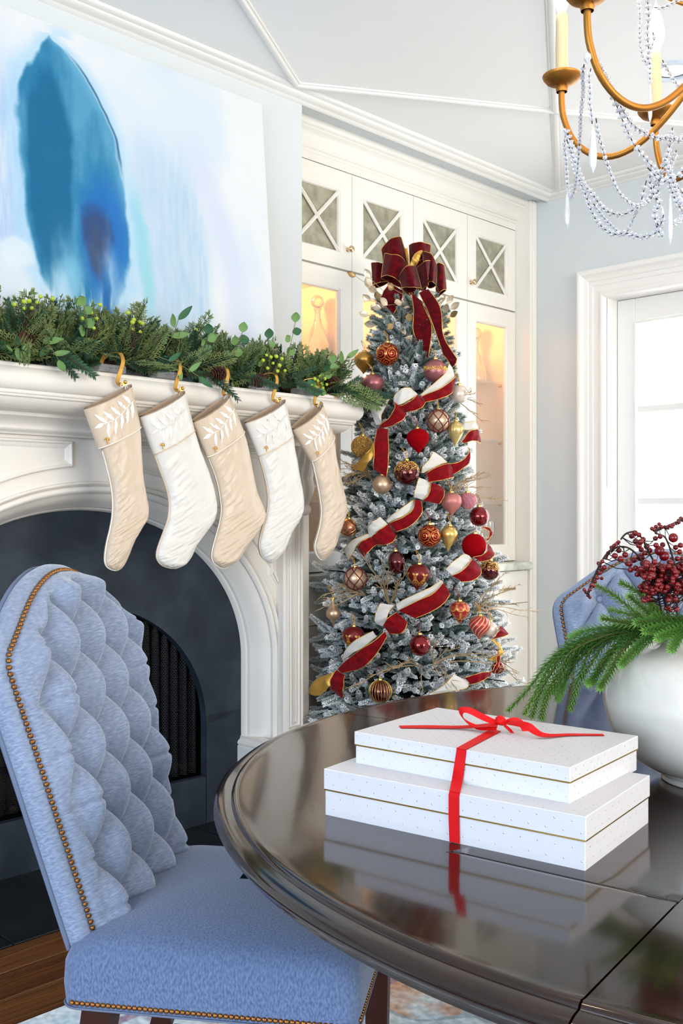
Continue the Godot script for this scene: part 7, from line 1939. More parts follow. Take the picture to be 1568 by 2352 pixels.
func needle_sprig(len_: float, n: int, nl: float, w: float, flat_: float, col_a: Color, col_b: Color, stem: Color, rough := 0.0, snow := 0) -> ArrayMesh:
	# a twig with its needles; colours run from col_a at the foot of a needle to col_b at its tip
	var m := MB.new()
	m.colored = true
	m.tint = stem
	m.tube(PackedVector3Array([Vector3(0, 0, 0), Vector3(0, len_ * 0.5, 0.003), Vector3(0, len_, 0)]), [0.0018, 0.0014, 0.0006], 5, false)
	for k in n:
		var f := (k + 0.5) / n
		var y := len_ * (0.06 + 0.94 * f)
		var a := k * 2.39996
		var side := Vector3(cos(a), 0, sin(a) * (1.0 - flat_)).normalized()
		if flat_ > 0.5:
			side = Vector3(1.0 if k % 2 else -1.0, 0, sin(a) * 0.35).normalized()
		var up := 0.75 + 0.9 * f * f
		var d := (side + Vector3(0, up, 0) * (0.65 if flat_ > 0.5 else 0.8)).normalized()
		var l := nl * (1.0 - 0.35 * f) * rnd(0.85, 1.12)
		var o := Vector3(0, y, 0.003 * sin(f * PI))
		var x := d.cross(Vector3(side.z, 0.3, -side.x)).normalized() * w
		var z := d.cross(x).normalized() * w
		for e in [x, z] if rough < 0.5 else [x]:
			m.tint = col_a
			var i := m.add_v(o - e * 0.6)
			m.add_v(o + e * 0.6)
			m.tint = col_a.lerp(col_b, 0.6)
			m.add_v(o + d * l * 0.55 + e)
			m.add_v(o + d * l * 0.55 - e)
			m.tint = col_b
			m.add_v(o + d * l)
			m.ix.append_array(PackedInt32Array([i, i + 1, i + 2, i, i + 2, i + 3, i + 3, i + 2, i + 4]))
	# crumbs of white flock caught on the needles
	m.tint = Color(0.96, 0.965, 0.965)
	for k in snow:
		var f := sqrt((k + 0.5) / snow)
		var a := k * 2.39996
		var rr := nl * rnd(0.35, 0.72) * (1.0 - 0.4 * f)
		var o := Vector3(cos(a) * rr, len_ * (0.2 + 0.92 * f), sin(a) * rr)
		var s := rnd(0.0022, 0.0042)
		var ax := [Vector3(s, 0, 0) * rnd(0.7, 1.2), Vector3(0, s, 0) * rnd(0.7, 1.4), Vector3(0, 0, s) * rnd(0.7, 1.2)]
		var b := m.v.size()
		for q in 3:
			m.add_v(o + ax[q])
			m.add_v(o - ax[q])
		for q in [[0, 2, 4], [2, 1, 4], [1, 3, 4], [3, 0, 4], [2, 0, 5], [1, 2, 5], [3, 1, 5], [0, 3, 5]]:
			m.ix.append_array(PackedInt32Array([b + q[0], b + q[2], b + q[1]]))
	return m.mesh()

func cedar_spray(col_a: Color, col_b: Color) -> ArrayMesh:
	# flat scaly frond that forks again and again
	var m := MB.new()
	m.colored = true
	var limb := func(a: Vector3, b: Vector3, r: float, c0: Color, c1: Color) -> void:
		var d := (b - a).normalized()
		var s := d.cross(Vector3(0, 0, 1)).normalized()
		var n := s.cross(d)
		var pts := PackedVector3Array()
		for k in 4:
			var q := a.lerp(b, k / 3.0)
			var rr: float = r * [0.8, 1.15, 0.95, 0.25][k]
			for e in [s, n, -s, -n]:
				pts.append(q + e * rr * (1.0 if e == s or e == -s else 0.6))
		m.tint = c0
		var i0 := m.v.size()
		m.grid(pts, 4, 4, true)
		for k in range(8, 16):
			m.c[i0 + k] = c1
	var L := 0.13
	for k in 15:
		var f := k / 15.0
		var o := Vector3(0, L * f, 0.010 * sin(f * PI))
		var o2 := Vector3(0, L * (f + 1 / 15.0), 0.010 * sin((f + 0.066) * PI))
		limb.call(o, o2, 0.0018, col_a, col_a)
		var tl := 0.052 * (1.0 - f * 0.75) * rnd(0.85, 1.15)
		var sg := 1.0 if k % 2 else -1.0
		var d := Vector3(sg * 0.75, 0.72, rnd(-0.15, 0.2)).normalized()
		limb.call(o, o + d * tl, 0.0017, col_a, col_b)
		for j in 5:
			var g := 0.25 + 0.16 * j
			var s2 := 1.0 if j % 2 else -1.0
			var dd := (d + Vector3(-d.y, d.x, 0) * s2 * 0.75 + Vector3(0, 0, rnd(-0.2, 0.25))).normalized()
			limb.call(o + d * tl * g, o + d * tl * g + dd * 0.019 * (1.15 - g * 0.6), 0.0015, col_a.lerp(col_b, 0.4), col_b)
	return m.mesh()

func leaf_mesh(L: float, W: float, cup: float, curl: float, round_ := 0.8) -> ArrayMesh:
	var m := MB.new()
	var pts := PackedVector3Array()
	for side in [1.0]:
		for j in 9:
			var f := j / 8.0
			var w := W * pow(sin(PI * clampf(pow(f, round_) * 0.97 + 0.015, 0, 1)), 0.8)
			for i in 5:
				var u := i / 2.0 - 1.0
				pts.append(Vector3(u * w, L * f, cup * (1.0 - u * u) * -1.0 * W + curl * f * f * L + 0.02 * W * absf(u)))
	m.grid(pts, 5, 9, false, false, false)
	# underside
	var q := PackedVector3Array()
	for p in pts:
		q.append(p + Vector3(0, 0, -0.0006))
	m.grid(q, 5, 9, false, false, true)
	return m.mesh()

func build_garland() -> void:
	rng.seed = 611
	var fol := mat("evergreen", Color(1, 1, 1), 0.62, 0.0, 0.3)
	fol.vertex_color_use_as_albedo = true
	fol.cull_mode = BaseMaterial3D.CULL_DISABLED
	fol.backlight_enabled = true
	fol.backlight = Color(0.12, 0.12, 0.10)
	var g := thing("garland", "green evergreen garland of cedar, fir, eucalyptus and berries lying along the mantel shelf", "garland", Vector3(FX, 1.576, -2.74))
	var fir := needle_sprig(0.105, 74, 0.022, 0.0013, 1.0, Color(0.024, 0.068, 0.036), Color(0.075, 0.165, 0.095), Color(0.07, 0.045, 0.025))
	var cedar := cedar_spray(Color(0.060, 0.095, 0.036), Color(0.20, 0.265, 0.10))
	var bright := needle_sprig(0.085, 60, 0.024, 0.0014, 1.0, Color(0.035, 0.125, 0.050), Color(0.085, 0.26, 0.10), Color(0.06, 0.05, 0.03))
	var xa: Array = []
	var xb: Array = []
	var xc: Array = []
	var ca: Array = []
	var cb: Array = []
	var cc: Array = []
	var put := func(o: Vector3, d: Vector3, sc: float, kind: int, roll := -1.0) -> void:
		var B := along(d, rnd(0, TAU) if roll < 0 else roll).scaled(Vector3.ONE * sc)
		var xf := Transform3D(B, o - Vector3(FX, 1.576, -2.74))
		var b := rnd(0.75, 1.25)
		var col := Color(b * rnd(0.92, 1.1), b, b * rnd(0.85, 1.1))
		if kind == 0:
			xa.append(xf)
			ca.append(col)
		elif kind == 1:
			xb.append(xf)
			cb.append(col)
		else:
			xc.append(xf)
			cc.append(col)
	for k in 1050:
		var x := rnd(0.82, 2.74)
		var th := rnd(-0.30, PI + 0.2)
		var q := rnd(0.0, 1.0)
		var hill := 0.80 + 0.22 * sin(x * 7.0 + 0.6) + 0.12 * sin(x * 19.0)
		var low := smoothstep(2.35, 2.75, x)
		var rad := 0.075 * sqrt(q) * (1.0 - 0.35 * low)
		var o := Vector3(x, 1.60 + maxf(0, sin(th)) * rad * hill * 1.15, -2.725 + cos(th) * rad * 0.8)
		var d := Vector3(rnd(-1.0, 1.0), sin(th) * 0.9 + rnd(-0.15, 0.35), cos(th) * 0.9 + rnd(-0.2, 0.4))
		if o.y < 1.62 and d.y < -0.05:
			d.y = rnd(-0.05, 0.25)
		var hook := 1.0
		for hx in [1.683, 1.895, 2.089, 2.306, 2.505]:
			hook = minf(hook, absf(x - hx))
		if hook < 0.06 and cos(th) > -0.1 and o.y < 1.70:
			continue
		if cos(th) > 0.6:
			d.z *= 0.5
		var kind := 1 if rng.randf() < 0.52 else (0 if rng.randf() < 0.86 else 2)
		put.call(o, d, rnd(0.75, 1.15) * (1.0 - 0.2 * low), kind)
	# sprays that stand up from the bank, and some that hang over the edge
	for q in [[1.515, 1.70, 1.81, 1], [1.555, 1.70, 1.78, 0], [1.81, 1.70, 1.83, 1], [1.79, 1.68, 1.78, 0], [1.85, 1.66, 1.76, 0], [1.40, 1.68, 1.77, 0], [1.45, 1.66, 1.76, 1], [1.66, 1.68, 1.77, 1], [1.70, 1.66, 1.75, 1], [2.06, 1.64, 1.74, 1], [2.15, 1.64, 1.73, 1], [2.32, 1.64, 1.76, 1], [2.38, 1.62, 1.74, 1], [2.52, 1.64, 1.80, 1], [2.56, 1.64, 1.79, 1], [2.62, 1.64, 1.77, 1], [2.66, 1.63, 1.72, 0], [2.70, 1.63, 1.70, 1], [1.95, 1.65, 1.74, 0], [2.0, 1.66, 1.77, 2], [2.24, 1.64, 1.72, 0]]:
		for e in 3:
			put.call(Vector3(q[0] + rnd(-0.02, 0.02), q[1] - 0.02, -2.72 + rnd(-0.03, 0.03)), Vector3(rnd(-0.35, 0.4), (q[2] - q[1]) * 10.0, rnd(-0.2, 0.35)), rnd(0.85, 1.2), q[3])
	for q in [[1.47, 0.35, -0.75, 0], [1.50, 0.5, -0.55, 0], [1.36, -0.2, -0.2, 1], [1.74, 0.5, -0.2, 1], [2.02, 0.55, -0.75, 0], [2.05, 0.45, -0.85, 0], [2.20, 0.5, -0.3, 0], [2.42, 0.4, -0.3, 0], [2.65, 0.8, -0.45, 1], [2.70, 0.9, -0.4, 1], [2.73, 0.9, -0.55, 0], [2.72, 0.7, -0.35, 1], [2.60, 0.5, -0.2, 0], [2.75, 0.8, -0.2, 0]]:
		put.call(Vector3(q[0], 1.612, -2.625), Vector3(q[1], q[2], 0.65), rnd(0.95, 1.25), q[3])
	for x in [2.70, 2.73, 2.76, 2.74]:
		put.call(Vector3(x, 1.61, -2.70 + rnd(-0.05, 0.06)), Vector3(1.0, rnd(-0.25, 0.35), rnd(-0.1, 0.5)), 0.95, 1 if x < 2.75 else 0)
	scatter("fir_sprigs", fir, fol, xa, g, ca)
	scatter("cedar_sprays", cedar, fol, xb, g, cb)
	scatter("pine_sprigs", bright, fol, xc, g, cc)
	# the stem they are wired to
	var st := MB.new()
	var sp := PackedVector3Array()
	for k in 25:
		sp.append(Vector3(0.82 + 1.92 * k / 24.0 - FX, 0.034 + 0.008 * sin(k * 1.7), 0.01 + 0.012 * sin(k * 2.3)))
	st.tube(sp, [0.012], 8)
	part("stem", st, mat("twig_brown", Color(0.20, 0.12, 0.07), 0.85), g)
	# eucalyptus: stalks with round grey-green leaves
	var eu := mat("eucalyptus_leaf", Color(0.46, 0.60, 0.36), 0.5, 0.0, 0.3)
	eu.backlight_enabled = true
	eu.backlight = Color(0.25, 0.32, 0.16)
	var eu2 := mat("eucalyptus_leaf_dark", Color(0.24, 0.40, 0.27), 0.5, 0.0, 0.3)
	var round_leaf := leaf_mesh(0.036, 0.0165, 0.18, 0.15, 0.95)
	var long_leaf := leaf_mesh(0.058, 0.0105, 0.2, 0.25, 0.85)
	var stalks := [[2.40, 1.64, -2.68, 2.455, 1.835, -2.66, 0], [2.30, 1.63, -2.68, 2.33, 1.76, -2.66, 0], [2.13, 1.64, -2.66, 2.20, 1.765, -2.65, 0], [1.88, 1.66, -2.66, 1.925, 1.77, -2.64, 1], [1.84, 1.64, -2.63, 1.965, 1.585, -2.585, 1], [1.43, 1.66, -2.65, 1.47, 1.585, -2.59, 1], [1.40, 1.64, -2.64, 1.335, 1.60, -2.60, 1], [2.56, 1.62, -2.65, 2.60, 1.70, -2.62, 0], [2.66, 1.63, -2.68, 2.72, 1.735, -2.66, 1], [2.02, 1.64, -2.66, 2.03, 1.735, -2.62, 0], [1.60, 1.66, -2.66, 1.575, 1.76, -2.63, 0], [2.47, 1.62, -2.63, 2.51, 1.585, -2.60, 0]]
	for q in stalks:
		var a := Vector3(q[0], q[1], q[2]) - Vector3(FX, 1.576, -2.74)
		var b := Vector3(q[3], q[4], q[5]) - Vector3(FX, 1.576, -2.74)
		var sm := MB.new()
		sm.tube(cr(PackedVector3Array([a, a.lerp(b, 0.5) + Vector3(0.006, 0.004, 0.004), b]), 8), [0.0022, 0.0012], 6)
		var sn := part("stalk", sm, mat("stalk_green", Color(0.42, 0.42, 0.26), 0.7), g)
		var n := 5 if q[6] == 0 else 4
		for k in n:
			var f := 0.25 + 0.75 * k / (n - 1)
			var d := (b - a).normalized()
			var sd := d.cross(Vector3(0, 0, 1)).normalized() * (1.0 if k % 2 else -1.0)
			var dir := (sd * 0.9 + d * (0.5 if k < n - 1 else 2.0) + Vector3(0, 0, rnd(0.0, 0.5))).normalized()
			var y := dir
			var z := (Vector3(-0.45, 0.25, 0.85) - y * y.dot(Vector3(-0.45, 0.25, 0.85))).normalized()
			var B := Basis(y.cross(z), y, z)
			part("leaf", round_leaf if q[6] == 0 else long_leaf, eu if (k + int(q[0] * 10)) % 3 else eu2, sn, Transform3D(B.scaled_local(Vector3.ONE * rnd(0.8, 1.1)), a.lerp(b, f)))
	# sprigs of green berries
	var br := mat("green_berry", Color(0.66, 0.74, 0.20), 0.3, 0.0, 0.5)
	var bk := mat("berry_stem", Color(0.24, 0.12, 0.10), 0.7)
	var bmm := MB.new()
	bmm.lathe([Vector2(0.0003, -0.0062), Vector2(0.0040, -0.0050), Vector2(0.0064, -0.001), Vector2(0.0062, 0.002), Vector2(0.004, 0.0052), Vector2(0.0012, 0.006), Vector2(0.0009, 0.0075), Vector2(0.0002, 0.0078)], 12)
	var berry := bmm.mesh()
	var twigs := [[1.40, 1.68, [1.36, 1.735, 1.385, 1.745, 1.415, 1.755, 1.43, 1.765, 1.44, 1.755, 1.475, 1.767, 1.39, 1.728, 1.42, 1.735]], [1.62, 1.66, [1.575, 1.725, 1.60, 1.745, 1.595, 1.715, 1.625, 1.77, 1.635, 1.735, 1.61, 1.70]], [1.76, 1.66, [1.735, 1.765, 1.745, 1.735, 1.765, 1.72, 1.775, 1.735, 1.79, 1.745, 1.775, 1.71, 1.755, 1.745]], [2.02, 1.66, [1.995, 1.745, 2.06, 1.735, 2.03, 1.72]], [2.30, 1.62, [2.255, 1.67, 2.275, 1.645, 2.30, 1.665, 2.32, 1.64, 2.33, 1.66, 2.355, 1.645, 2.29, 1.685, 2.315, 1.69, 2.34, 1.685, 2.27, 1.69]], [2.53, 1.61, [2.485, 1.605, 2.505, 1.60, 2.515, 1.625, 2.535, 1.615, 2.55, 1.635, 2.525, 1.64, 2.50, 1.63, 2.56, 1.615, 2.54, 1.60]]]
	for q in twigs:
		var o := Vector3(q[0] - FX, q[1] - 1.576, 0.08)
		var pts: Array = q[2]
		var sm := MB.new()
		for i in range(0, pts.size(), 2):
			var p := Vector3(pts[i] - FX, pts[i + 1] - 1.576, 0.135 if q[1] < 1.63 else 0.10 + 0.02 * sin(i * 1.3))
			sm.tube(cr(PackedVector3Array([o, o.lerp(p, 0.6) + Vector3(0.004, -0.004, 0.006), p]), 6), [0.0014, 0.0009], 5)
		var sn := part("berry_twig", sm, bk, g)
		for i in range(0, pts.size(), 2):
			var p := Vector3(pts[i] - FX, pts[i + 1] - 1.576, 0.135 if q[1] < 1.63 else 0.10 + 0.02 * sin(i * 1.3))
			part("berry", berry, br, sn, Transform3D(Basis.from_euler(Vector3(rnd(-1, 1), 0, rnd(-1, 1))).scaled(Vector3.ONE * rnd(0.85, 1.15)), p))
	# pine cones, sunk in the greenery
	var cone := mat("pine_cone", Color(0.30, 0.155, 0.085), 0.75)
	for q in [[1.405, 1.645, -2.645], [2.06, 1.605, -2.60], [2.24, 1.60, -2.605], [2.62, 1.63, -2.63]]:
		var cm := MB.new()
		for r in 8:
			var f := r / 7.0
			for k in 8:
				var a := TAU * (k + 0.5 * (r % 2)) / 8.0
				var rr := 0.020 * sin(PI * (0.18 + 0.72 * f))
				cm.box(Vector3(rr * cos(a), 0.045 * f - 0.02, rr * sin(a)), Vector3(0.012, 0.0025, 0.011), 0.001, Basis(Vector3.UP, -a) * Basis(Vector3(0, 0, 1), 0.5))
		cm.tube(PackedVector3Array([Vector3(0, -0.022, 0), Vector3(0, 0.026, 0)]), [0.010, 0.005], 8)
		part("pine_cone", cm, cone, g, Transform3D(Basis.from_euler(Vector3(1.1, 0.3, q[0])), Vector3(q[0], q[1], q[2]) - Vector3(FX, 1.576, -2.74)))

# ---------------------------------------------------------------- the tree and what hangs on it
const TX := Vector3(3.11, 0, -2.68)

func tree_r(y: float) -> float:
	var ys := [0.10, 0.323, 0.572, 0.84, 1.107, 1.375, 1.64, 1.91, 2.06, 2.15]
	var rs := [0.46, 0.445, 0.414, 0.375, 0.31, 0.267, 0.205, 0.14, 0.085, 0.03]
	for i in ys.size() - 1:
		if y <= ys[i + 1]:
			return lerpf(rs[i], rs[i + 1], clampf((y - ys[i]) / (ys[i + 1] - ys[i]), 0, 1))
	return 0.02

func build_tree() -> void:
	rng.seed = 911
	var t := thing("christmas_tree", "slim snow-flocked artificial Christmas tree standing between the mantel and the cabinet", "christmas tree", TX)
	var bark := mat("tree_bark", Color(0.13, 0.10, 0.08), 0.9)
	var tm := MB.new()
	tm.tube(PackedVector3Array([Vector3(0, 0.0, 0), Vector3(0, 1.0, 0), Vector3(0, 2.1, 0)]), [0.03, 0.02, 0.006], 10)
	part("trunk", tm, bark, t)
	var sm := MB.new()
	sm.lathe([Vector2(0.001, 0.0), Vector2(0.2, 0.0), Vector2(0.2, 0.02), Vector2(0.17, 0.06), Vector2(0.06, 0.07), Vector2(0.05, 0.12), Vector2(0.03, 0.12)], 24)
	part("stand", sm, M("black_iron"), t)
	var fol := mat("flocked_needles", Color(1, 1, 1), 0.8, 0.0, 0.2)
	fol.vertex_color_use_as_albedo = true
	fol.cull_mode = BaseMaterial3D.CULL_DISABLED
	fol.backlight_enabled = true
	fol.backlight = Color(0.30, 0.30, 0.30)
	var g0 := Color(0.030, 0.065, 0.050)
	var tips := []
	for k in 3:
		tips.append(needle_sprig(0.064 + 0.010 * k, 130, 0.0205, 0.0018, 0.1, Color(0.30, 0.37, 0.33).lerp(g0, 0.25), Color(0.93, 0.945, 0.945), Color(0.40, 0.40, 0.38), 0.0, 46))
	var inner := needle_sprig(0.11, 120, 0.027, 0.0013, 0.1, g0, Color(0.50, 0.60, 0.55), Color(0.10, 0.08, 0.05))
	var lists := [[], [], [], []]
	var cols := [[], [], [], []]
	var bm := MB.new()
	# tiers of branches, each branch carrying a fan of sprigs
	var y := 0.22
	var tier := 0
	while y < 2.0:
		var R := tree_r(y)
		var n := int(9 + 34 * R)
		for k in n:
			var a := TAU * (k + rnd(-0.25, 0.25)) / n + tier * 0.7
			var reach := R * rnd(0.86, 1.09)
			if rng.randf() < 0.12:
				reach *= 1.10
			var dr := Vector3(cos(a), 0, sin(a))
			var rise := rnd(-0.10, 0.28) + 0.25 * smoothstep(1.3, 2.0, y)
			var o := Vector3(0, y - 0.10 * R - rise * reach * 0.4, 0)
			var e := dr * reach + Vector3(0, y + rise * reach * 0.3 - 0.05 * reach, 0)
			bm.tube(PackedVector3Array([o, o.lerp(e, 0.6) + Vector3(0, 0.015, 0), e - (e - o).normalized() * 0.05]), [0.005, 0.004, 0.002], 4, false)
			var d := (e - o).normalized()
			var sd := d.cross(Vector3.UP).normalized()
			# end tip
			var spots := [[1.0, 0.0], [0.92, 0.6], [0.92, -0.6], [0.80, 0.8], [0.80, -0.8], [0.66, 0.9], [0.66, -0.9]]
			for s in spots:
				if rng.randf() < 0.10:
					continue
				var p: Vector3 = o.lerp(e, s[0]) - d * 0.075
				var dir: Vector3 = (d * 0.8 + sd * (s[1] + rnd(-0.3, 0.3)) + Vector3(0, rnd(-0.45, 0.75), 0) + dr * 0.2).normalized()
				var q := rng.randi() % 3
				lists[q].append(Transform3D(along(dir, rnd(0, TAU)).scaled(Vector3.ONE * rnd(0.72, 1.08)), p))
				var b := rnd(0.88, 1.25)
				cols[q].append(Color(b, b, b * 0.995))
			for s in [[0.5, 0.7], [0.5, -0.7]]:
				var p: Vector3 = o.lerp(e, s[0])
				lists[3].append(Transform3D(along((d + sd * s[1] + Vector3(0, rnd(-0.2, 0.7), 0)).normalized(), rnd(0, TAU)), p))
				cols[3].append(Color(1, 1, 1) * rnd(0.8, 1.2))
		y += 0.058
		tier += 1
	# the leader
	for k in 16:
		lists[k % 3].append(Transform3D(along(Vector3(cos(k * 2.4) * 0.5, 1.0, sin(k * 2.4) * 0.5), k), Vector3(0, 1.96 + 0.006 * k, 0)))
		cols[k % 3].append(Color(1, 1, 1))
	var br := part("branches", bm, bark, t)
	br.set_meta("kind", "stuff")
	for k in 3:
		scatter("flocked_sprigs", tips[k], fol, lists[k], t, cols[k])
	scatter("green_sprigs", inner, fol, lists[3], t, cols[3])
	build_ribbons()
	build_ornaments()
	build_picks()

func strip(A: PackedVector3Array, B: PackedVector3Array, bulge: float, n: int, ripple := 0.0) -> Array:
	# a band between two edge lines, bowed out across its width; returns [front rows, a, b, normals]
	var a := cr(A, n)
	var b := cr(B, n)
	var rows := PackedVector3Array()
	var nor := PackedVector3Array()
	for j in n:
		var along_ := (a[mini(j + 1, n - 1)] - a[maxi(j - 1, 0)]) + (b[mini(j + 1, n - 1)] - b[maxi(j - 1, 0)])
		var nn := along_.cross(b[j] - a[j]).normalized()
		if nn.dot(Vector3(0, 1.15, 0) - a[j]) < 0.0:
			nn = -nn
		nor.append(nn)
		var lift := bulge * sin(PI * j / (n - 1.0))
		for i in 7:
			var u := i / 6.0
			rows.append(a[j].lerp(b[j], u) + nn * (lift + 0.0035 * sin(PI * u) + ripple * sin(j * 0.9 + u * 4.0)))
	return [rows, a, b, nor]

func band(called: String, A: PackedVector3Array, B: PackedVector3Array, bulge: float, m: Material, back: Material, parent: Node3D, closed := false) -> void:
	var n := 20
	var S := strip(A, B, bulge, n, 0.0022)
	var rows: PackedVector3Array = S[0]
	var mb := MB.new()
	mb.grid(rows, 7, n)
	var o := wpart(called, mb, m, parent)
	var q := PackedVector3Array()
	for j in n:
		for i in 7:
			var dd := 0.0012
			if closed:
				dd = 0.004 + (bulge * 1.5 + 0.02) * sin(PI * j / (n - 1.0)) + 0.01
			q.append(rows[j * 7 + i] - S[3][j] * dd)
	var bb := MB.new()
	bb.grid(q, 7, n, false, false, true)
	wpart("lining", bb, back, o)
	var wm := MB.new()
	for side in [0, 6]:
		var l := PackedVector3Array()
		for j in n:
			l.append(rows[j * 7 + side])
		wm.tube(l, [0.0013], 5)
		if closed:
			l = PackedVector3Array()
			for j in n:
				l.append(q[j * 7 + side])
			wm.tube(l, [0.0013], 5)
	if closed:
		for j in [0, n - 1]:
			var l := PackedVector3Array()
			for i in 7:
				l.append(rows[j * 7 + i])
			wm.tube(l, [0.0012], 5)
	wpart("wire_edge", wm, mats["gold_wire"], o)

func build_ribbons() -> void:
	var vel := mat("burgundy_velvet", Color(0.33, 0.012, 0.045), 0.85, 0.0, 0.2)
	vel.albedo_color = Color(1, 1, 1)
	vel.albedo_texture = noise_tex(512, 0.014, Color(0.20, 0.0, 0.025), Color(0.46, 0.012, 0.06), 3, 121)
	vel.uv1_triplanar = true
	vel.uv1_scale = Vector3(5, 5, 5)
	vel.rim_enabled = true
	vel.rim = 0.3
	vel.rim_tint = 0.85
	var red := mat("red_velvet", Color(0.45, 0.015, 0.05), 0.8, 0.0, 0.2)
	red.albedo_color = Color(1, 1, 1)
	red.albedo_texture = noise_tex(512, 0.014, Color(0.30, 0.0, 0.03), Color(0.60, 0.015, 0.06), 3, 122)
	red.uv1_triplanar = true
	red.uv1_scale = Vector3(5, 5, 5)
	red.rim_enabled = true
	red.rim = 0.3
	red.rim_tint = 0.8
	var white := mat("cream_ribbon", Color(0.84, 0.82, 0.785), 0.6)
	white.heightmap_enabled = true
	white.heightmap_scale = 0.05
	white.heightmap_texture = noise_tex(256, 0.3, Color.BLACK, Color.WHITE, 2, 131)
	var gold := mat("gold_lame", Color(0.80, 0.62, 0.28), 0.42, 0.65)
	mat("gold_wire", Color(0.88, 0.70, 0.36), 0.35, 0.85)
	var t := thing("ribbon", "long red velvet and cream ribbon with gold wired edges winding down the tree", "ribbon", Vector3(3.0, 1.0, -2.4))
	for q in RIBBONS:
		var m: Material = red
		var back: Material = white
		if q[0] == "white":
			m = white
			back = red
		elif q[0] == "gold":
			m = gold
			back = red
		band({"red": "velvet_loop", "white": "cream_loop", "gold": "gold_tail"}[q[0]], v3(q[1]), v3(q[2]), 0.018, m, back, t)
	var b := thing("bow", "big burgundy velvet bow with gold wired edges and long tails on the treetop", "bow", Vector3(3.1, 2.1, -2.65))
	for q in BOW:
		var kind: String = q[0]
		band("loop" if kind != "tail" else "tail", v3(q[1]), v3(q[2]), q[3], gold if kind == "inner" else vel, vel if kind == "loop" else gold, b, kind == "loop")

# ---- ornaments
func ball_prof(n := 25) -> Array:
	var o := []
	for k in n:
		var a := PI * k / (n - 1.0)
		o.append(Vector2(maxf(sin(a), 0.002), -cos(a)))
	return o

func shape_prof(kind: String) -> Array:
	var c: PackedVector2Array
	match kind:
		"onion":
			c = v2([0.002, -1.28, 0.04, -1.24, 0.13, -1.12, 0.34, -0.88, 0.66, -0.56, 0.92, -0.18, 1.0, 0.14, 0.93, 0.48, 0.70, 0.76, 0.38, 0.92, 0.15, 0.97])
		"oval":
			c = v2([0.002, -1.42, 0.2, -1.38, 0.5, -1.2, 0.82, -0.78, 0.98, -0.2, 0.98, 0.2, 0.82, 0.72, 0.52, 1.1, 0.22, 1.26])
		"drop":
			c = v2([0.002, -1.85, 0.06, -1.78, 0.2, -1.5, 0.5, -1.0, 0.85, -0.4, 1.0, 0.1, 0.9, 0.55, 0.6, 0.92, 0.25, 1.1])
		"finial":
			c = v2([0.002, -2.0, 0.08, -1.9, 0.2, -1.5, 0.45, -1.05, 0.85, -0.7, 1.0, -0.25, 0.9, 0.25, 0.55, 0.7, 0.3, 1.2, 0.2, 1.6, 0.16, 1.8])
		_:
			return ball_prof()
	var o := []
	for p in cr2(c, 33):
		o.append(Vector2(maxf(p.x, 0.002), p.y))
	return o

func lathe_uv(prof: Array, r: float, n: int, lobes := 0, depth := 0.0) -> MB:
	var m := MB.new()
	var pts := PackedVector3Array()
	for q in prof:
		for k in n + 1:
			# seam at the back, seen from the room
			var a := TAU * k / n + 3.9
			var rr: float = q.x * r * (1.0 - depth * absf(sin(a * lobes * 0.5)))
			pts.append(Vector3(rr * cos(a), q.y * r, rr * sin(a)))
	m.grid(pts, n + 1, prof.size(), false, false, true)
	return m

func print_mat(key: String, f: Callable, rough: float, metal: float, w := 256, h := 128) -> StandardMaterial3D:
	if mats.has(key):
		return mats[key]
	var m := mat(key, Color(1, 1, 1), rough, metal)
	m.albedo_texture = tex_from(w, h, f)
	return m

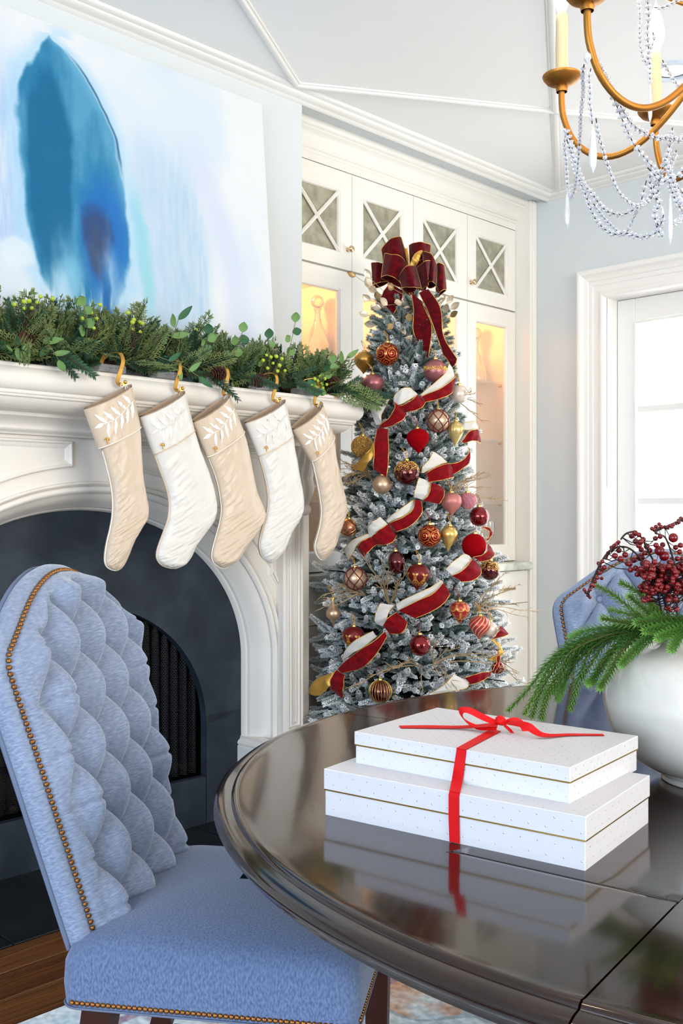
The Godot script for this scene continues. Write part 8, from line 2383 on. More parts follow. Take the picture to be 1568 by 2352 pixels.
func build_ornaments() -> void:
	var words := [
		"shiny red ball ornament with gold scrolls, near the treetop under the bow tails",
		"matte gold onion-shaped ornament at the upper left edge of the tree",
		"matte mauve onion-shaped ornament just right of the garland end",
		"mauve ball ornament with a beaded gold band, below the bow's long tail",
		"pale pearl ball ornament peeking out at the upper right of the tree",
		"champagne ball ornament with a red lattice, in the upper right of the tree",
		"red velvet onion-shaped ornament in the middle of the tree's upper half",
		"gold ribbed drop ornament beside the upper lattice ball",
		"gold glitter ball ornament at the left edge above the twigs",
		"dark red ball ornament with a beaded gold crown in the middle of the tree",
		"matte champagne ball ornament hanging below the dark velvet ribbon tail",
		"matte pink onion-shaped ornament on the right of the tree behind thin twigs",
		"pink glitter ball ornament half hidden beside the matte pink onion",
		"shiny red glass ball ornament at the right edge of the tree, above the velvet ball",
		"shiny red ball ornament with gold scrolls, next to the gold pointed drop",
		"gold pointed drop ornament hanging to the right of the lower scroll ball",
		"big red velvet ball ornament on the right of the tree",
		"dark red ball ornament with a beaded gold crown at the right edge of the tree",
		"shiny burgundy oval ornament in the middle of the tree",
		"champagne ball ornament with a red lattice, lower left above the twigs",
		"matte dark red onion ornament with gold bows, above the wide cream ribbon",
		"pink ball ornament with gold swirls beside the toe of the last stocking",
		"champagne finial ornament among the twigs at the lower left",
		"matte red onion ornament with gold bows, above the lowest left ribbon",
		"pink-red onion ornament with gold scallops, on the lower right",
		"pink onion ornament with slanting gold stripes, on the lower right",
		"pearl ball ornament half hidden behind the striped pink onion",
		"shiny red glass ball ornament low in the middle of the tree",
		"burgundy ball ornament with upright gold lines, just above the table edge",
		"small shiny red ball ornament low at the right edge of the tree"]
	var n1 := FastNoiseLite.new()
	n1.seed = 8
	n1.frequency = 1.0
	n1.fractal_octaves = 2
	var gold_c := Color(0.86, 0.66, 0.30)
	var scroll := print_mat("scroll_print", func(u: float, v: float) -> Color:
		# rows of spiral scrolls
		var row := floorf(v * 3.0)
		var p := Vector2(fposmod(u * 6.0 + 0.5 * row, 1.0) - 0.5, fposmod(v * 3.0, 1.0) - 0.5)
		var r := p.length()
		var a := atan2(p.y, p.x) * (1.0 if int(row) % 2 else -1.0)
		var sp := absf(fposmod(r * 5.0 - a / TAU, 1.0) - 0.5)
		var on := (sp < 0.095 and r < 0.40) or absf(r - 0.47) < 0.022 or absf(fposmod(v * 3.0 + 0.12 * sin(u * 38.0), 1.0) - 0.5) > 0.482
		return gold_c if on else Color(0.50, 0.012, 0.03), 0.16, 0.6, 384, 192)
	var bows := print_mat("bow_print", func(u: float, v: float) -> Color:
		var x := fposmod(u * 7.0, 1.0) - 0.5
		var y := v - 0.55
		var sw := y * 9.0 + 1.2 - 3.2 * (0.25 - x * x)
		var on := absf(sw + 0.4) < 0.13 or absf(sw + 0.9) < 0.08
		for s in [-1.0, 1.0]:
			var q := Vector2(x - s * 0.16, (y - 0.055) * 5.0)
			on = on or (Vector2(q.x, q.y - s * q.x * 0.4).length() < 0.13)
			on = on or (absf(x - s * (0.08 + 0.4 * (0.05 - y))) < 0.035 and y < 0.05 and y > -0.10)
		on = on or (absf(x) < 0.04 and y < 0.0 and y > -0.2) or (Vector2(x, (y + 0.22) * 4.0).length() < 0.10)
		return gold_c if on else Color(0.43, 0.055, 0.06), 0.35, 0.35, 384, 192)
	var scal := print_mat("scallop_print", func(u: float, v: float) -> Color:
		var row := floorf(v * 4.0)
		var p := Vector2(fposmod(u * 7.0 + 0.5 * row, 1.0) - 0.5, fposmod(v * 4.0, 1.0) - 0.75)
		var r := Vector2(p.x, p.y * 0.9).length()
		var on := absf(r - 0.5) < 0.06 or absf(r - 0.38) < 0.02 or (r < 0.33 and absf(sin(atan2(p.y, p.x) * 7.0)) < 0.28 and p.y < 0.05)
		return gold_c if on else Color(0.66, 0.13, 0.17).lerp(Color(0.50, 0.02, 0.12), smoothstep(0.45, 0.2, v)), 0.3, 0.35, 384, 192)
	var strp := print_mat("slant_print", func(u: float, v: float) -> Color:
		var s := fposmod(u * 13.0 + v * 6.0, 1.0)
		var gl := n1.get_noise_2d(u * 220.0, v * 220.0)
		return Color(0.93, 0.80, 0.62).lerp(Color(0.80, 0.55, 0.35), clampf(gl + 0.3, 0, 1)) if s < 0.30 else Color(0.72, 0.22, 0.22), 0.35, 0.4, 384, 192)
	var glass := mat("red_glass_ball", Color(0.52, 0.02, 0.035), 0.07, 0.85)
	glass.clearcoat_enabled = true
	glass.clearcoat = 0.8
	glass.clearcoat_roughness = 0.03
	var burg := mat("burgundy_glass", Color(0.34, 0.012, 0.035), 0.09, 0.8)
	burg.clearcoat_enabled = true
	burg.clearcoat = 0.8
	burg.clearcoat_roughness = 0.03
	var gmat := mat("matte_gold_ball", Color(0.72, 0.55, 0.27), 0.34, 0.85)
	var mauve := mat("matte_mauve", Color(0.62, 0.375, 0.385), 0.36, 0.6)
	var pink := mat("matte_pink", Color(0.74, 0.46, 0.43), 0.42, 0.4)
	var champ := mat("champagne_ball", Color(0.78, 0.66, 0.54), 0.33, 0.75)
	var pearl := mat("pearl_ball", Color(0.90, 0.83, 0.77), 0.28, 0.35)
	var velv := mat("ornament_velvet", Color(0.53, 0.012, 0.045), 0.9, 0.0, 0.15)
	velv.rim_enabled = true
	velv.rim = 0.8
	velv.rim_tint = 0.9
	var glit := mat("gold_glitter", Color(1, 1, 1), 0.38, 0.8)
	glit.albedo_texture = noise_tex(256, 0.45, Color(0.36, 0.24, 0.08), Color(0.98, 0.82, 0.48), 2, 141)
	glit.uv1_scale = Vector3(2, 1, 1)
	glit.heightmap_enabled = true
	glit.heightmap_scale = 0.4
	glit.heightmap_texture = noise_tex(256, 0.4, Color.BLACK, Color.WHITE, 1, 142)
	var pglit := mat("pink_glitter", Color(1, 1, 1), 0.4, 0.5)
	pglit.albedo_texture = noise_tex(256, 0.45, Color(0.55, 0.28, 0.33), Color(0.98, 0.78, 0.80), 2, 143)
	pglit.heightmap_enabled = true
	pglit.heightmap_scale = 0.3
	pglit.heightmap_texture = noise_tex(256, 0.4, Color.BLACK, Color.WHITE, 1, 144)
	var cap_m := mat("gold_cap", Color(0.90, 0.74, 0.42), 0.25, 1.0)
	var cord := mat("gold_cord", Color(0.78, 0.58, 0.24), 0.6, 0.3)
	var rcord := mat("red_cord", Color(0.52, 0.03, 0.08), 0.8)
	var bead := MB.new()
	bead.lathe([Vector2(0.0002, -1), Vector2(0.7, -0.7), Vector2(1, 0), Vector2(0.7, 0.7), Vector2(0.0002, 1)], 6)
	var bead_mesh := bead.mesh()
	var beads_m := mat("gold_seed_bead", Color(0.92, 0.74, 0.40), 0.25, 0.9)
	var trim := mat("burgundy_cord", Color(0.36, 0.02, 0.06), 0.8)
	for i in ORNAMENTS.size():
		var q: Array = ORNAMENTS[i]
		var kind: String = q[0]
		var r: float = q[2]
		var o := thing("ornament", words[i], "ornament", q[1], 0.0, "ornaments on the tree")
		o.rotation = Vector3(rnd(-0.08, 0.08), rnd(-0.4, 0.4), rnd(-0.08, 0.08))
		var shape := "ball"
		var m: Material = glass
		var lobes := 0
		var depth := 0.0
		match kind:
			"scroll": m = scroll
			"onion_gold":
				shape = "onion"
				m = gmat
			"onion_mauve":
				shape = "onion"
				m = mauve
			"onion_pink":
				shape = "onion"
				m = pink
			"onion_velvet":
				shape = "onion"
				m = velv
			"band_mauve": m = mauve
			"pearl": m = pearl
			"pearl_champagne": m = champ
			"lattice": m = champ
			"drop_gold":
				shape = "drop"
				m = mat("pale_gold_drop", Color(0.84, 0.74, 0.48), 0.3, 0.7)
				lobes = 16
				depth = 0.12
			"drop_gold2":
				shape = "drop"
				m = mat("gold_drop", Color(0.88, 0.73, 0.42), 0.28, 0.8)
				lobes = 20
				depth = 0.05
				o.rotation.z = -0.12
			"glitter_gold": m = glit
			"glitter_pink": m = pglit
			"beaded": m = burg
			"velvet": m = velv
			"oval":
				shape = "oval"
				m = burg
			"bows":
				shape = "onion"
				m = bows
			"scallop":
				shape = "onion"
				m = scal
			"stripes":
				shape = "onion"
				m = strp
			"finial":
				shape = "finial"
				m = champ
			"lines": m = burg
			"swirl": m = mat("rose_gold_ball", Color(0.74, 0.46, 0.38), 0.25, 0.8)
		var prof := shape_prof(shape)
		var body := part("bauble", lathe_uv(prof, r, 40, lobes, depth), m, o)
		var top: float = prof[-1].y * r
		var cp := MB.new()
		cp.lathe([Vector2(0.0085, -0.003), Vector2(0.0085, 0.004), Vector2(0.0075, 0.0062), Vector2(0.002, 0.007)], 16, Transform3D(Basis.IDENTITY, Vector3(0, top, 0)), 16, 0.10)
		cp.tube(PackedVector3Array([Vector3(-0.003, top + 0.006, 0), Vector3(-0.003, top + 0.011, 0), Vector3(0, top + 0.0135, 0), Vector3(0.003, top + 0.011, 0), Vector3(0.003, top + 0.006, 0)]), [0.0007], 5)
		part("cap", cp, cap_m, o)
		var lp := MB.new()
		var red_loop := kind in ["onion_velvet", "velvet", "glass", "oval", "scallop", "lines"] or (kind == "scroll" and i > 5)
		lp.tube(cr(PackedVector3Array([Vector3(0, top + 0.012, 0), Vector3(-0.006, top + 0.03, -0.006), Vector3(-0.003, top + 0.048, -0.022), Vector3(0.003, top + 0.046, -0.022), Vector3(0.005, top + 0.03, -0.005), Vector3(0, top + 0.012, 0)]), 16), [0.0012 if not red_loop else 0.0009], 5)
		part("loop", lp, rcord if red_loop else cord, o)
		if kind == "lattice":
			var lm := MB.new()
			for s in [-1.0, 1.0]:
				for k in 6:
					var pts := PackedVector3Array()
					for j in 25:
						var f := j / 24.0
						var th := PI * lerpf(0.06, 0.94, f)
						var a: float = TAU * k / 6.0 + s * (f - 0.5) * 2.3 + 0.2
						pts.append(Vector3(sin(th) * cos(a), cos(th), sin(th) * sin(a)) * (r + 0.0006))
					lm.tube(pts, [0.0019], 6)
			part("lattice", lm, trim, body)
		elif kind in ["lines", "swirl"]:
			var lm := MB.new()
			var cnt := 22 if kind == "lines" else 7
			for k in cnt:
				var pts := PackedVector3Array()
				for j in 21:
					var f := j / 20.0
					var th := PI * lerpf(0.08, 0.92, f)
					var a: float = TAU * k / cnt + (0.5 * sin(f * 9.0) if kind == "swirl" else 0.0)
					pts.append(Vector3(sin(th) * cos(a), cos(th), sin(th) * sin(a)) * (r + 0.0004))
				lm.tube(pts, [0.0011 if kind == "lines" else 0.0018], 5)
			part("gold_line", lm, cap_m, body)
		elif kind in ["glitter_gold", "glitter_pink"]:
			var xs: Array = []
			for k in 900:
				var yy := rnd(-1, 1)
				var a := rnd(0, TAU)
				var rr := sqrt(maxf(0.0, 1.0 - yy * yy))
				xs.append(Transform3D(Basis.from_euler(Vector3(rnd(0, 3), rnd(0, 3), 0)).scaled(Vector3.ONE * rnd(0.0009, 0.0019)), Vector3(rr * cos(a), yy, rr * sin(a)) * r))
			scatter("glitter", bead_mesh, beads_m if kind == "glitter_gold" else mat("pink_bead", Color(0.85, 0.52, 0.56), 0.25, 0.7), xs, body)
		elif kind in ["beaded", "band_mauve"]:
			var xs: Array = []
			for k in 620:
				var a := rnd(0, TAU)
				var f := rnd(0, 1)
				var zig := absf(fposmod(a / TAU * 13.0, 1.0) - 0.5) * 2.0
				var lo: float = -0.10 + 0.34 * zig if kind == "beaded" else -0.12 + 0.20 * zig
				var hi: float = 0.93 - 0.10 * zig if kind == "beaded" else 0.42 - 0.14 * zig
				var yy := lerpf(lo, hi, f)
				var rr := sqrt(maxf(0.0, 1.0 - yy * yy))
				xs.append(Transform3D(Basis.IDENTITY.scaled(Vector3.ONE * rnd(0.0011, 0.0019)), Vector3(rr * cos(a), yy, rr * sin(a)) * r))
			scatter("seed_beads", bead_mesh, beads_m, xs, body)

func build_picks() -> void:
	rng.seed = 1203
	var tw := mat("gold_twig", Color(0.72, 0.62, 0.46), 0.5, 0.25)
	var names := ["spray of gold glitter twigs at the left edge of the tree behind the last stocking", "gold glitter twigs standing up mid-tree above the wide cream ribbon", "spray of gold glitter twigs at the lower left around the lattice ball", "spray of gold glitter twigs sweeping left just above the table edge", "spray of gold glitter twigs sweeping right in the lowest part of the tree", "spray of gold glitter twigs reaching right across the cabinet drawer", "spray of gold glitter twigs over the pink onion ornament on the right", "short gold glitter twigs at the upper right edge beside the pearl ball", "short gold glitter twigs low at the right edge of the tree"]
	for i in TWIGS.size():
		var q: Array = TWIGS[i]
		var o: Vector3 = q[0]
		var t := thing("twig_spray", names[i], "twig spray", o, 0.0, "gold twig sprays in the tree")
		var pts := v3(q[1])
		for p in pts:
			var e := p - o
			var side := e.cross(Vector3.UP).normalized()
			var c := cr(PackedVector3Array([Vector3.ZERO, e * 0.35 + Vector3(0, 0.02, 0) + side * rnd(-0.015, 0.015), e * 0.7 + Vector3(0, rnd(0.0, 0.02), 0), e]), 26)
			var m := MB.new()
			var rr := []
			for k in 26:
				rr.append((0.0020 - 0.0011 * k / 25.0) * (1.35 if k % 3 == 0 else 0.95))
			m.tube(c, rr, 5)
			for k in range(5, 25, 2):
				var d := (c[k] - c[k - 1]).normalized()
				var l := rnd(0.012, 0.045)
				var sd := (d + Vector3(rnd(-0.8, 0.8), rnd(-0.5, 0.8), rnd(-0.8, 0.8))).normalized()
				m.tube(PackedVector3Array([c[k], c[k] + sd * l * 0.5 + Vector3(0, 0.001, 0), c[k] + sd * l]), [0.0011, 0.0012, 0.0006], 4, false)
			part("twig", m, tw, t)
	# champagne leaves on wires round the bow
	var lf := mat("champagne_leaf", Color(0.87, 0.80, 0.70), 0.34, 0.45)
	var lf2 := mat("gold_leaf", Color(0.70, 0.58, 0.40), 0.38, 0.6)
	var lm := leaf_mesh(0.042, 0.0135, 0.25, 0.15, 0.9)
	var pts := v3(GOLD_LEAVES)
	var groups := [["champagne metallic leaves on a spray left of the bow", Vector3(3.02, 1.93, -2.64)], ["champagne metallic leaves on a spray hanging in front under the bow", Vector3(3.06, 1.96, -2.60)], ["champagne metallic leaves on a spray right of the bow tails", Vector3(3.16, 1.90, -2.62)]]
	var nodes := []
	for g in groups:
		nodes.append(thing("leaf_spray", g[0], "leaf spray", g[1], 0.0, "metallic leaf sprays on the treetop"))
	for i in pts.size():
		var p := pts[i]
		var lat := (p - Vector3(3.095, p.y, -2.655)).dot(Vector3(0.7028, 0, 0.7114))
		var gi := 1
		if i < 8 or i == 23:
			gi = 0
		elif i >= 17 and i < 23:
			gi = 2
		var n: Node3D = nodes[gi]
		var o: Vector3 = n.position
		var a := p - o
		var dir := (a.normalized() + Vector3(rnd(-0.7, 0.7), rnd(-0.5, 0.6), rnd(-0.3, 0.3))).normalized()
		var z := (Vector3(-0.71, 0.1, 0.70) + Vector3(rnd(-0.5, 0.5), rnd(-0.5, 0.5), rnd(-0.5, 0.5)))
		z = (z - dir * dir.dot(z)).normalized()
		var sm := MB.new()
		var base := a - dir * 0.02
		sm.tube(cr(PackedVector3Array([Vector3.ZERO, base * 0.5 + Vector3(0, 0.012, 0), base]), 10), [0.0016, 0.0010], 5)
		var st := part("wire", sm, tw, n)
		part("leaf", lm, lf if i % 4 else lf2, st, Transform3D(Basis(dir.cross(z), dir, z).scaled_local(Vector3.ONE * rnd(0.85, 1.15)), base))

# ---------------------------------------------------------------- gift boxes on the table
func dots(key: String) -> StandardMaterial3D:
	var m := mat(key, Color(0.93, 0.93, 0.935), 0.5)
	return m

func build_gifts() -> void:
	rng.seed = 77
	var paper := mat("white_card", Color(0.815, 0.81, 0.825), 0.55)
	var foil := mat("gold_foil", Color(0.80, 0.66, 0.36), 0.28, 1.0)
	var dotm := mat("foil_dot", Color(0.82, 0.78, 0.70), 0.28, 0.8)
	var dm := MB.new()
	dm.lathe([Vector2(0.00105, 0.0), Vector2(0.0009, 0.00025), Vector2(0.0001, 0.0003)], 8)
	var dot := dm.mesh()
	# corner nearest the camera, then the edge to the left and the edge to the right
	var specs := [
		["white gift box dotted with gold, the larger lower one of the stack", GIFT_B, 0.0612, 0.0325, TOP + 0.0005],
		["white gift box dotted with gold, the smaller upper one under the bow", GIFT_T, 0.0425, 0.0235, TOP + 0.0622]]
	for s in specs:
		var c: Vector3 = s[1][0]
		var ex: Vector3 = s[1][1] - c
		var ez: Vector3 = s[1][2] - c
		var lx := ex.length()
		var x := ex / lx
		var lz := ez.length()
		var z := Vector3(-x.z, 0, x.x)
		if z.dot(ez) < 0:
			z = -z
		var B := Basis(x, Vector3.UP, x.cross(Vector3.UP))
		var zs: float = signf(B.z.dot(z))
		var o: Vector3 = c + x * lx / 2 + z * lz / 2
		o.y = s[4]
		var t := thing("gift_box", s[0], "gift box", o, 0.0, "stacked white gift boxes")
		t.basis = B
		var hgt: float = s[2]
		var base_h: float = s[3]
		var m := MB.new()
		m.box(Vector3(0, base_h / 2 - 0.002, 0), Vector3(lx - 0.003, base_h + 0.004, lz - 0.003), 0.0008)
		part("base", m, paper, t)
		var lid := MB.new()
		lid.box(Vector3(0, (hgt + base_h) / 2 + 0.0006, 0), Vector3(lx, hgt - base_h - 0.0012, lz), 0.0009)
		var lp := part("lid", lid, paper, t)
		var st := MB.new()
		st.box(Vector3(0, base_h + 0.0008, 0), Vector3(lx - 0.0006, 0.0022, lz - 0.0006), 0.0003)
		part("foil_edge", st, foil, t)
		var xs: Array = []
		var pitch := 0.0205
		var nxx := int(lx / pitch)
		var nz := int(lz / pitch)
		for i in nxx:
			for j in nz * 2:
				var p := Vector3(-lx / 2 + (i + 0.5 + 0.5 * (j % 2)) * lx / nxx, hgt, -lz / 2 + (j + 0.5) * lz / nz / 2)
				if absf(p.x) < lx / 2 - 0.003:
					xs.append(Transform3D(Basis.IDENTITY, p))
		for sgn in [-1.0, 1.0]:
			for row in 4:
				var y: float = [base_h * 0.28, base_h * 0.72, lerpf(base_h, hgt, 0.32), lerpf(base_h, hgt, 0.75)][row]
				var inset: float = 0.0015 if row < 2 else 0.0
				for i in nxx:
					var px := -lx / 2 + (i + 0.25 + 0.5 * (row % 2)) * lx / nxx
					xs.append(Transform3D(Basis(Vector3.RIGHT, sgn * PI / 2), Vector3(px, y, sgn * (lz / 2 - inset))))
				for i in nz:
					var pz := -lz / 2 + (i + 0.25 + 0.5 * (row % 2)) * lz / nz
					xs.append(Transform3D(Basis(Vector3(0, 0, 1), -sgn * PI / 2), Vector3(sgn * (lx / 2 - inset), y, pz)))
		scatter("foil_dots", dot, dotm, xs, t)
	# ---- red ribbon round both boxes, tied in a bow
	var red := mat("red_grosgrain", Color(0.80, 0.015, 0.035), 0.62, 0.0, 0.35)
	red.rim_enabled = true
	red.rim = 0.4
	red.rim_tint = 0.8
	var k: Vector3 = RB_KNOT
	var t := thing("gift_ribbon", "bright red ribbon tied in a bow round both white gift boxes", "ribbon", k)
	for piece in RB_BANDS:
		var A := v3(piece[1])
		var Bq := v3(piece[2])
		var n := 26
		var a: PackedVector3Array = cr(A, n) if piece[0] != "wrap" else PackedVector3Array()
		var b := PackedVector3Array()
		if a.size():
			b = cr(Bq, n)
		else:
			# keeps its corners sharp where it folds over the boxes
			a = A
			b = Bq
			n = A.size()
		var mb := MB.new()
		for face in [1.0, -1.0]:
			var rows := PackedVector3Array()
			for j in n:
				var al := a[mini(j + 1, n - 1)] - a[maxi(j - 1, 0)]
				var nn := al.cross(b[j] - a[j]).normalized()
				for i in 4:
					rows.append(a[j].lerp(b[j], i / 3.0) + nn * 0.00035 * face)
			mb.grid(rows, 4, n, false, false, face > 0)
		wpart(piece[0], mb, red, t)
	var kn := MB.new()
	var kp := []
	for j in 9:
		var a := PI * j / 8.0
		kp.append(Vector2(maxf(0.0072 * pow(sin(a), 0.5), 0.0003), -0.0080 * cos(a)))
	kn.lathe(kp, 16, Transform3D(Basis(Vector3(0, 0, 1), 1.2) , Vector3(0, 0.004, 0)), 5, 0.12)
	part("knot", kn, red, t)

# ---------------------------------------------------------------- vase, pine and berries
func build_vase() -> void:
	rng.seed = 1501
	var gl := mat("cream_glaze", Color(0.90, 0.885, 0.85), 0.12, 0.0, 0.55)
	gl.albedo_color = Color(1, 1, 1)
	gl.albedo_texture = noise_tex(512, 0.006, Color(0.83, 0.80, 0.75), Color(0.90, 0.88, 0.84), 5, 161)
	gl.uv1_triplanar = true
	gl.uv1_scale = Vector3(1.5, 4.0, 1.5)
	gl.clearcoat_enabled = true
	gl.clearcoat = 0.7
	gl.clearcoat_roughness = 0.05
	var o := Vector3(1.469, TOP + 0.0005, -0.661)
	var v := thing("vase", "wide round cream glazed vase holding pine and red berries on the table", "vase", o)
	var m := MB.new()
	var pr := cr2(v2([0.001, 0.012, 0.06, 0.010, 0.066, 0.0, 0.076, 0.0, 0.078, 0.006, 0.082, 0.012, 0.110, 0.026, 0.136, 0.048, 0.154, 0.078, 0.1625, 0.110, 0.1635, 0.135, 0.160, 0.158, 0.151, 0.178, 0.136, 0.192, 0.116, 0.2005, 0.096, 0.205, 0.082, 0.209, 0.078, 0.214, 0.0785, 0.219, 0.076, 0.2225, 0.072, 0.222, 0.069, 0.214, 0.080, 0.202, 0.120, 0.190, 0.150, 0.150]), 110)
	var prof := []
	for q in pr:
		prof.append(q)
	var pts := PackedVector3Array()
	for q in prof:
		for k in 72:
			var a := TAU * k / 72
			var rr: float = q.x * (1.0 + 0.006 * sin(a * 2.0 + q.y * 30.0) + 0.003 * sin(a * 3.0))
			pts.append(Vector3(rr * cos(a), q.y, rr * sin(a)))
	m.grid(pts, 72, prof.size(), true, false, true)
	part("body", m, gl, v)
	# pine boughs
	var fol := mat("pine_green", Color(1, 1, 1), 0.5, 0.0, 0.35)
	fol.vertex_color_use_as_albedo = true
	fol.cull_mode = BaseMaterial3D.CULL_DISABLED
	fol.backlight_enabled = true
	fol.backlight = Color(0.35, 0.35, 0.35)
	var info := {"droop": ["green pine bough drooping over the left side of the cream vase", Vector3(1.44, 0.965, -0.70)], "up": ["green pine bough rising behind the berries in the cream vase", Vector3(1.48, 0.967, -0.69)], "front": ["green pine bough lying over the front rim of the cream vase", Vector3(1.46, 0.966, -0.64)]}
	var nodes := {}
	for k in info:
		nodes[k] = thing("pine_bough", info[k][0], "pine bough", info[k][1], 0.0, "pine boughs in the vase")
	for q in PINE:
		var ctl := v3(q[1])
		var first := PackedVector3Array([Vector3(1.469 + rnd(-0.03, 0.03), 0.93, -0.661 + rnd(-0.03, 0.03))])
		first.append_array(ctl)
		wpart("strand", pine_strand(cr(first, 60), q[0] == "up"), fol, nodes[q[0]])
	# the boughs that turn away to the far side
	for i in [0, 2, 4, 7, 10]:
		var src := v3(PINE[i][1])
		var path := PackedVector3Array([Vector3(1.469, 0.93, -0.661)])
		for p in src:
			path.append(Vector3(1.469, 0, -0.661) + Basis(Vector3.UP, PI + 0.35 * (i % 4) - 0.5) * (p - Vector3(1.469, 0, -0.661)))
		wpart("strand", pine_strand(cr(path, 60), false), fol, nodes["up"])
	# berries
	var bm := mat("red_berry", Color(0.42, 0.022, 0.045), 0.24, 0.0, 0.5)
	var bs := mat("berry_branch_brown", Color(0.16, 0.06, 0.05), 0.7)
	var bmesh := MB.new()
	var sp := []
	for k in 9:
		var a := PI * k / 8.0
		sp.append(Vector2(maxf(sin(a), 0.01), -cos(a) * 0.98))
	bmesh.lathe(sp, 12)
	var berry := bmesh.mesh()
	var bi := {"trail": ["red berry branch trailing left in front of the grey chair", Vector3(1.45, 0.966, -0.68)], "arch": ["red berry branch arching up beside the window frame", Vector3(1.462, 0.966, -0.67)], "top": ["red berry branch reaching highest against the bright window", Vector3(1.475, 0.966, -0.66)], "cluster": ["dense red berry branch in the middle of the vase", Vector3(1.47, 0.966, -0.65)]}
	for q in BERRIES:
		var inf: Array = bi[q[0]]
		var t := thing("berry_branch", inf[0], "berry branch", inf[1], 0.0, "red berry branches in the vase")
		var path := PackedVector3Array([Vector3(1.469, 0.92, -0.661)])
		path.append_array(v3(q[1]))
		var c := cr(path, 40)
		var sm := MB.new()
		sm.tube(c, [0.0024, 0.0022, 0.002, 0.0018, 0.0016, 0.0014], 6)
		var L: Array = q[2]
		var bpos := []
		for i in range(0, L.size(), 4):
			var p := Vector3(L[i], L[i + 1], L[i + 2])
			var best := c[0]
			for w in c:
				if w.distance_to(p) < best.distance_to(p):
					best = w
			sm.tube(PackedVector3Array([best, best.lerp(p, 0.5) + Vector3(0, -0.004, 0), p]), [0.0009, 0.0007], 4, false)
			bpos.append([p, L[i + 3]])
		wpart("stem", sm, bs, t)
		for b in bpos:
			part("berry", berry, bm, t, Transform3D(Basis.from_euler(Vector3(rnd(-1, 1), 0, rnd(-1, 1))).scaled(Vector3.ONE * b[1] * (1.22 if b[1] < 0.0036 else 1.08)), b[0] - t.position))

func pine_strand(c: PackedVector3Array, bright: bool) -> MB:
	var m := MB.new()
	m.colored = true
	m.tint = Color(0.10, 0.11, 0.03)
	m.tube(c, [0.0022, 0.0018], 5)
	var L := 0.0
	for i in c.size() - 1:
		L += c[i].distance_to(c[i + 1])
	var n := int(L * 1250)
	for k in n:
		var f := (k + 0.5) / n
		var x := f * (c.size() - 1)
		var i := mini(int(x), c.size() - 2)
		var o := c[i].lerp(c[i + 1], x - i)
		var d := (c[i + 1] - c[i]).normalized()
		var u := d.cross(Vector3.UP).normalized()
		var w := u.cross(d)
		var a := k * 2.39996
		var side := u * cos(a) + w * sin(a)
		var nl := 0.0165 * (1.0 - 0.45 * pow(f, 3.0)) * rnd(0.85, 1.1)
		var tip := o + (side * 0.80 + d * 0.62) * nl
		var mid := o + (side * 0.86 + d * 0.42) * nl * 0.5
		var cr_ := (side.cross(d)).normalized() * 0.0010
		var g := clampf(f * 1.1 - 0.1, 0, 1)
		var base := Color(0.030, 0.105, 0.020).lerp(Color(0.065, 0.21, 0.035), g)
		var end := Color(0.055, 0.19, 0.035).lerp(Color(0.19, 0.38, 0.065), g)
		if bright:
			base = base.lerp(Color(0.12, 0.27, 0.04), 0.4)
			end = end.lerp(Color(0.30, 0.46, 0.08), 0.5)
		m.tint = base
		var j := m.add_v(o - cr_ * 0.7)
		m.add_v(o + cr_ * 0.7)
		m.tint = base.lerp(end, 0.6)
		m.add_v(mid + cr_)
		m.add_v(mid - cr_)
		m.tint = end
		m.add_v(tip)
		m.ix.append_array(PackedInt32Array([j, j + 1, j + 2, j, j + 2, j + 3, j + 3, j + 2, j + 4]))
	return m

# ---------------------------------------------------------------- chandelier
const BULB_E := 0.05

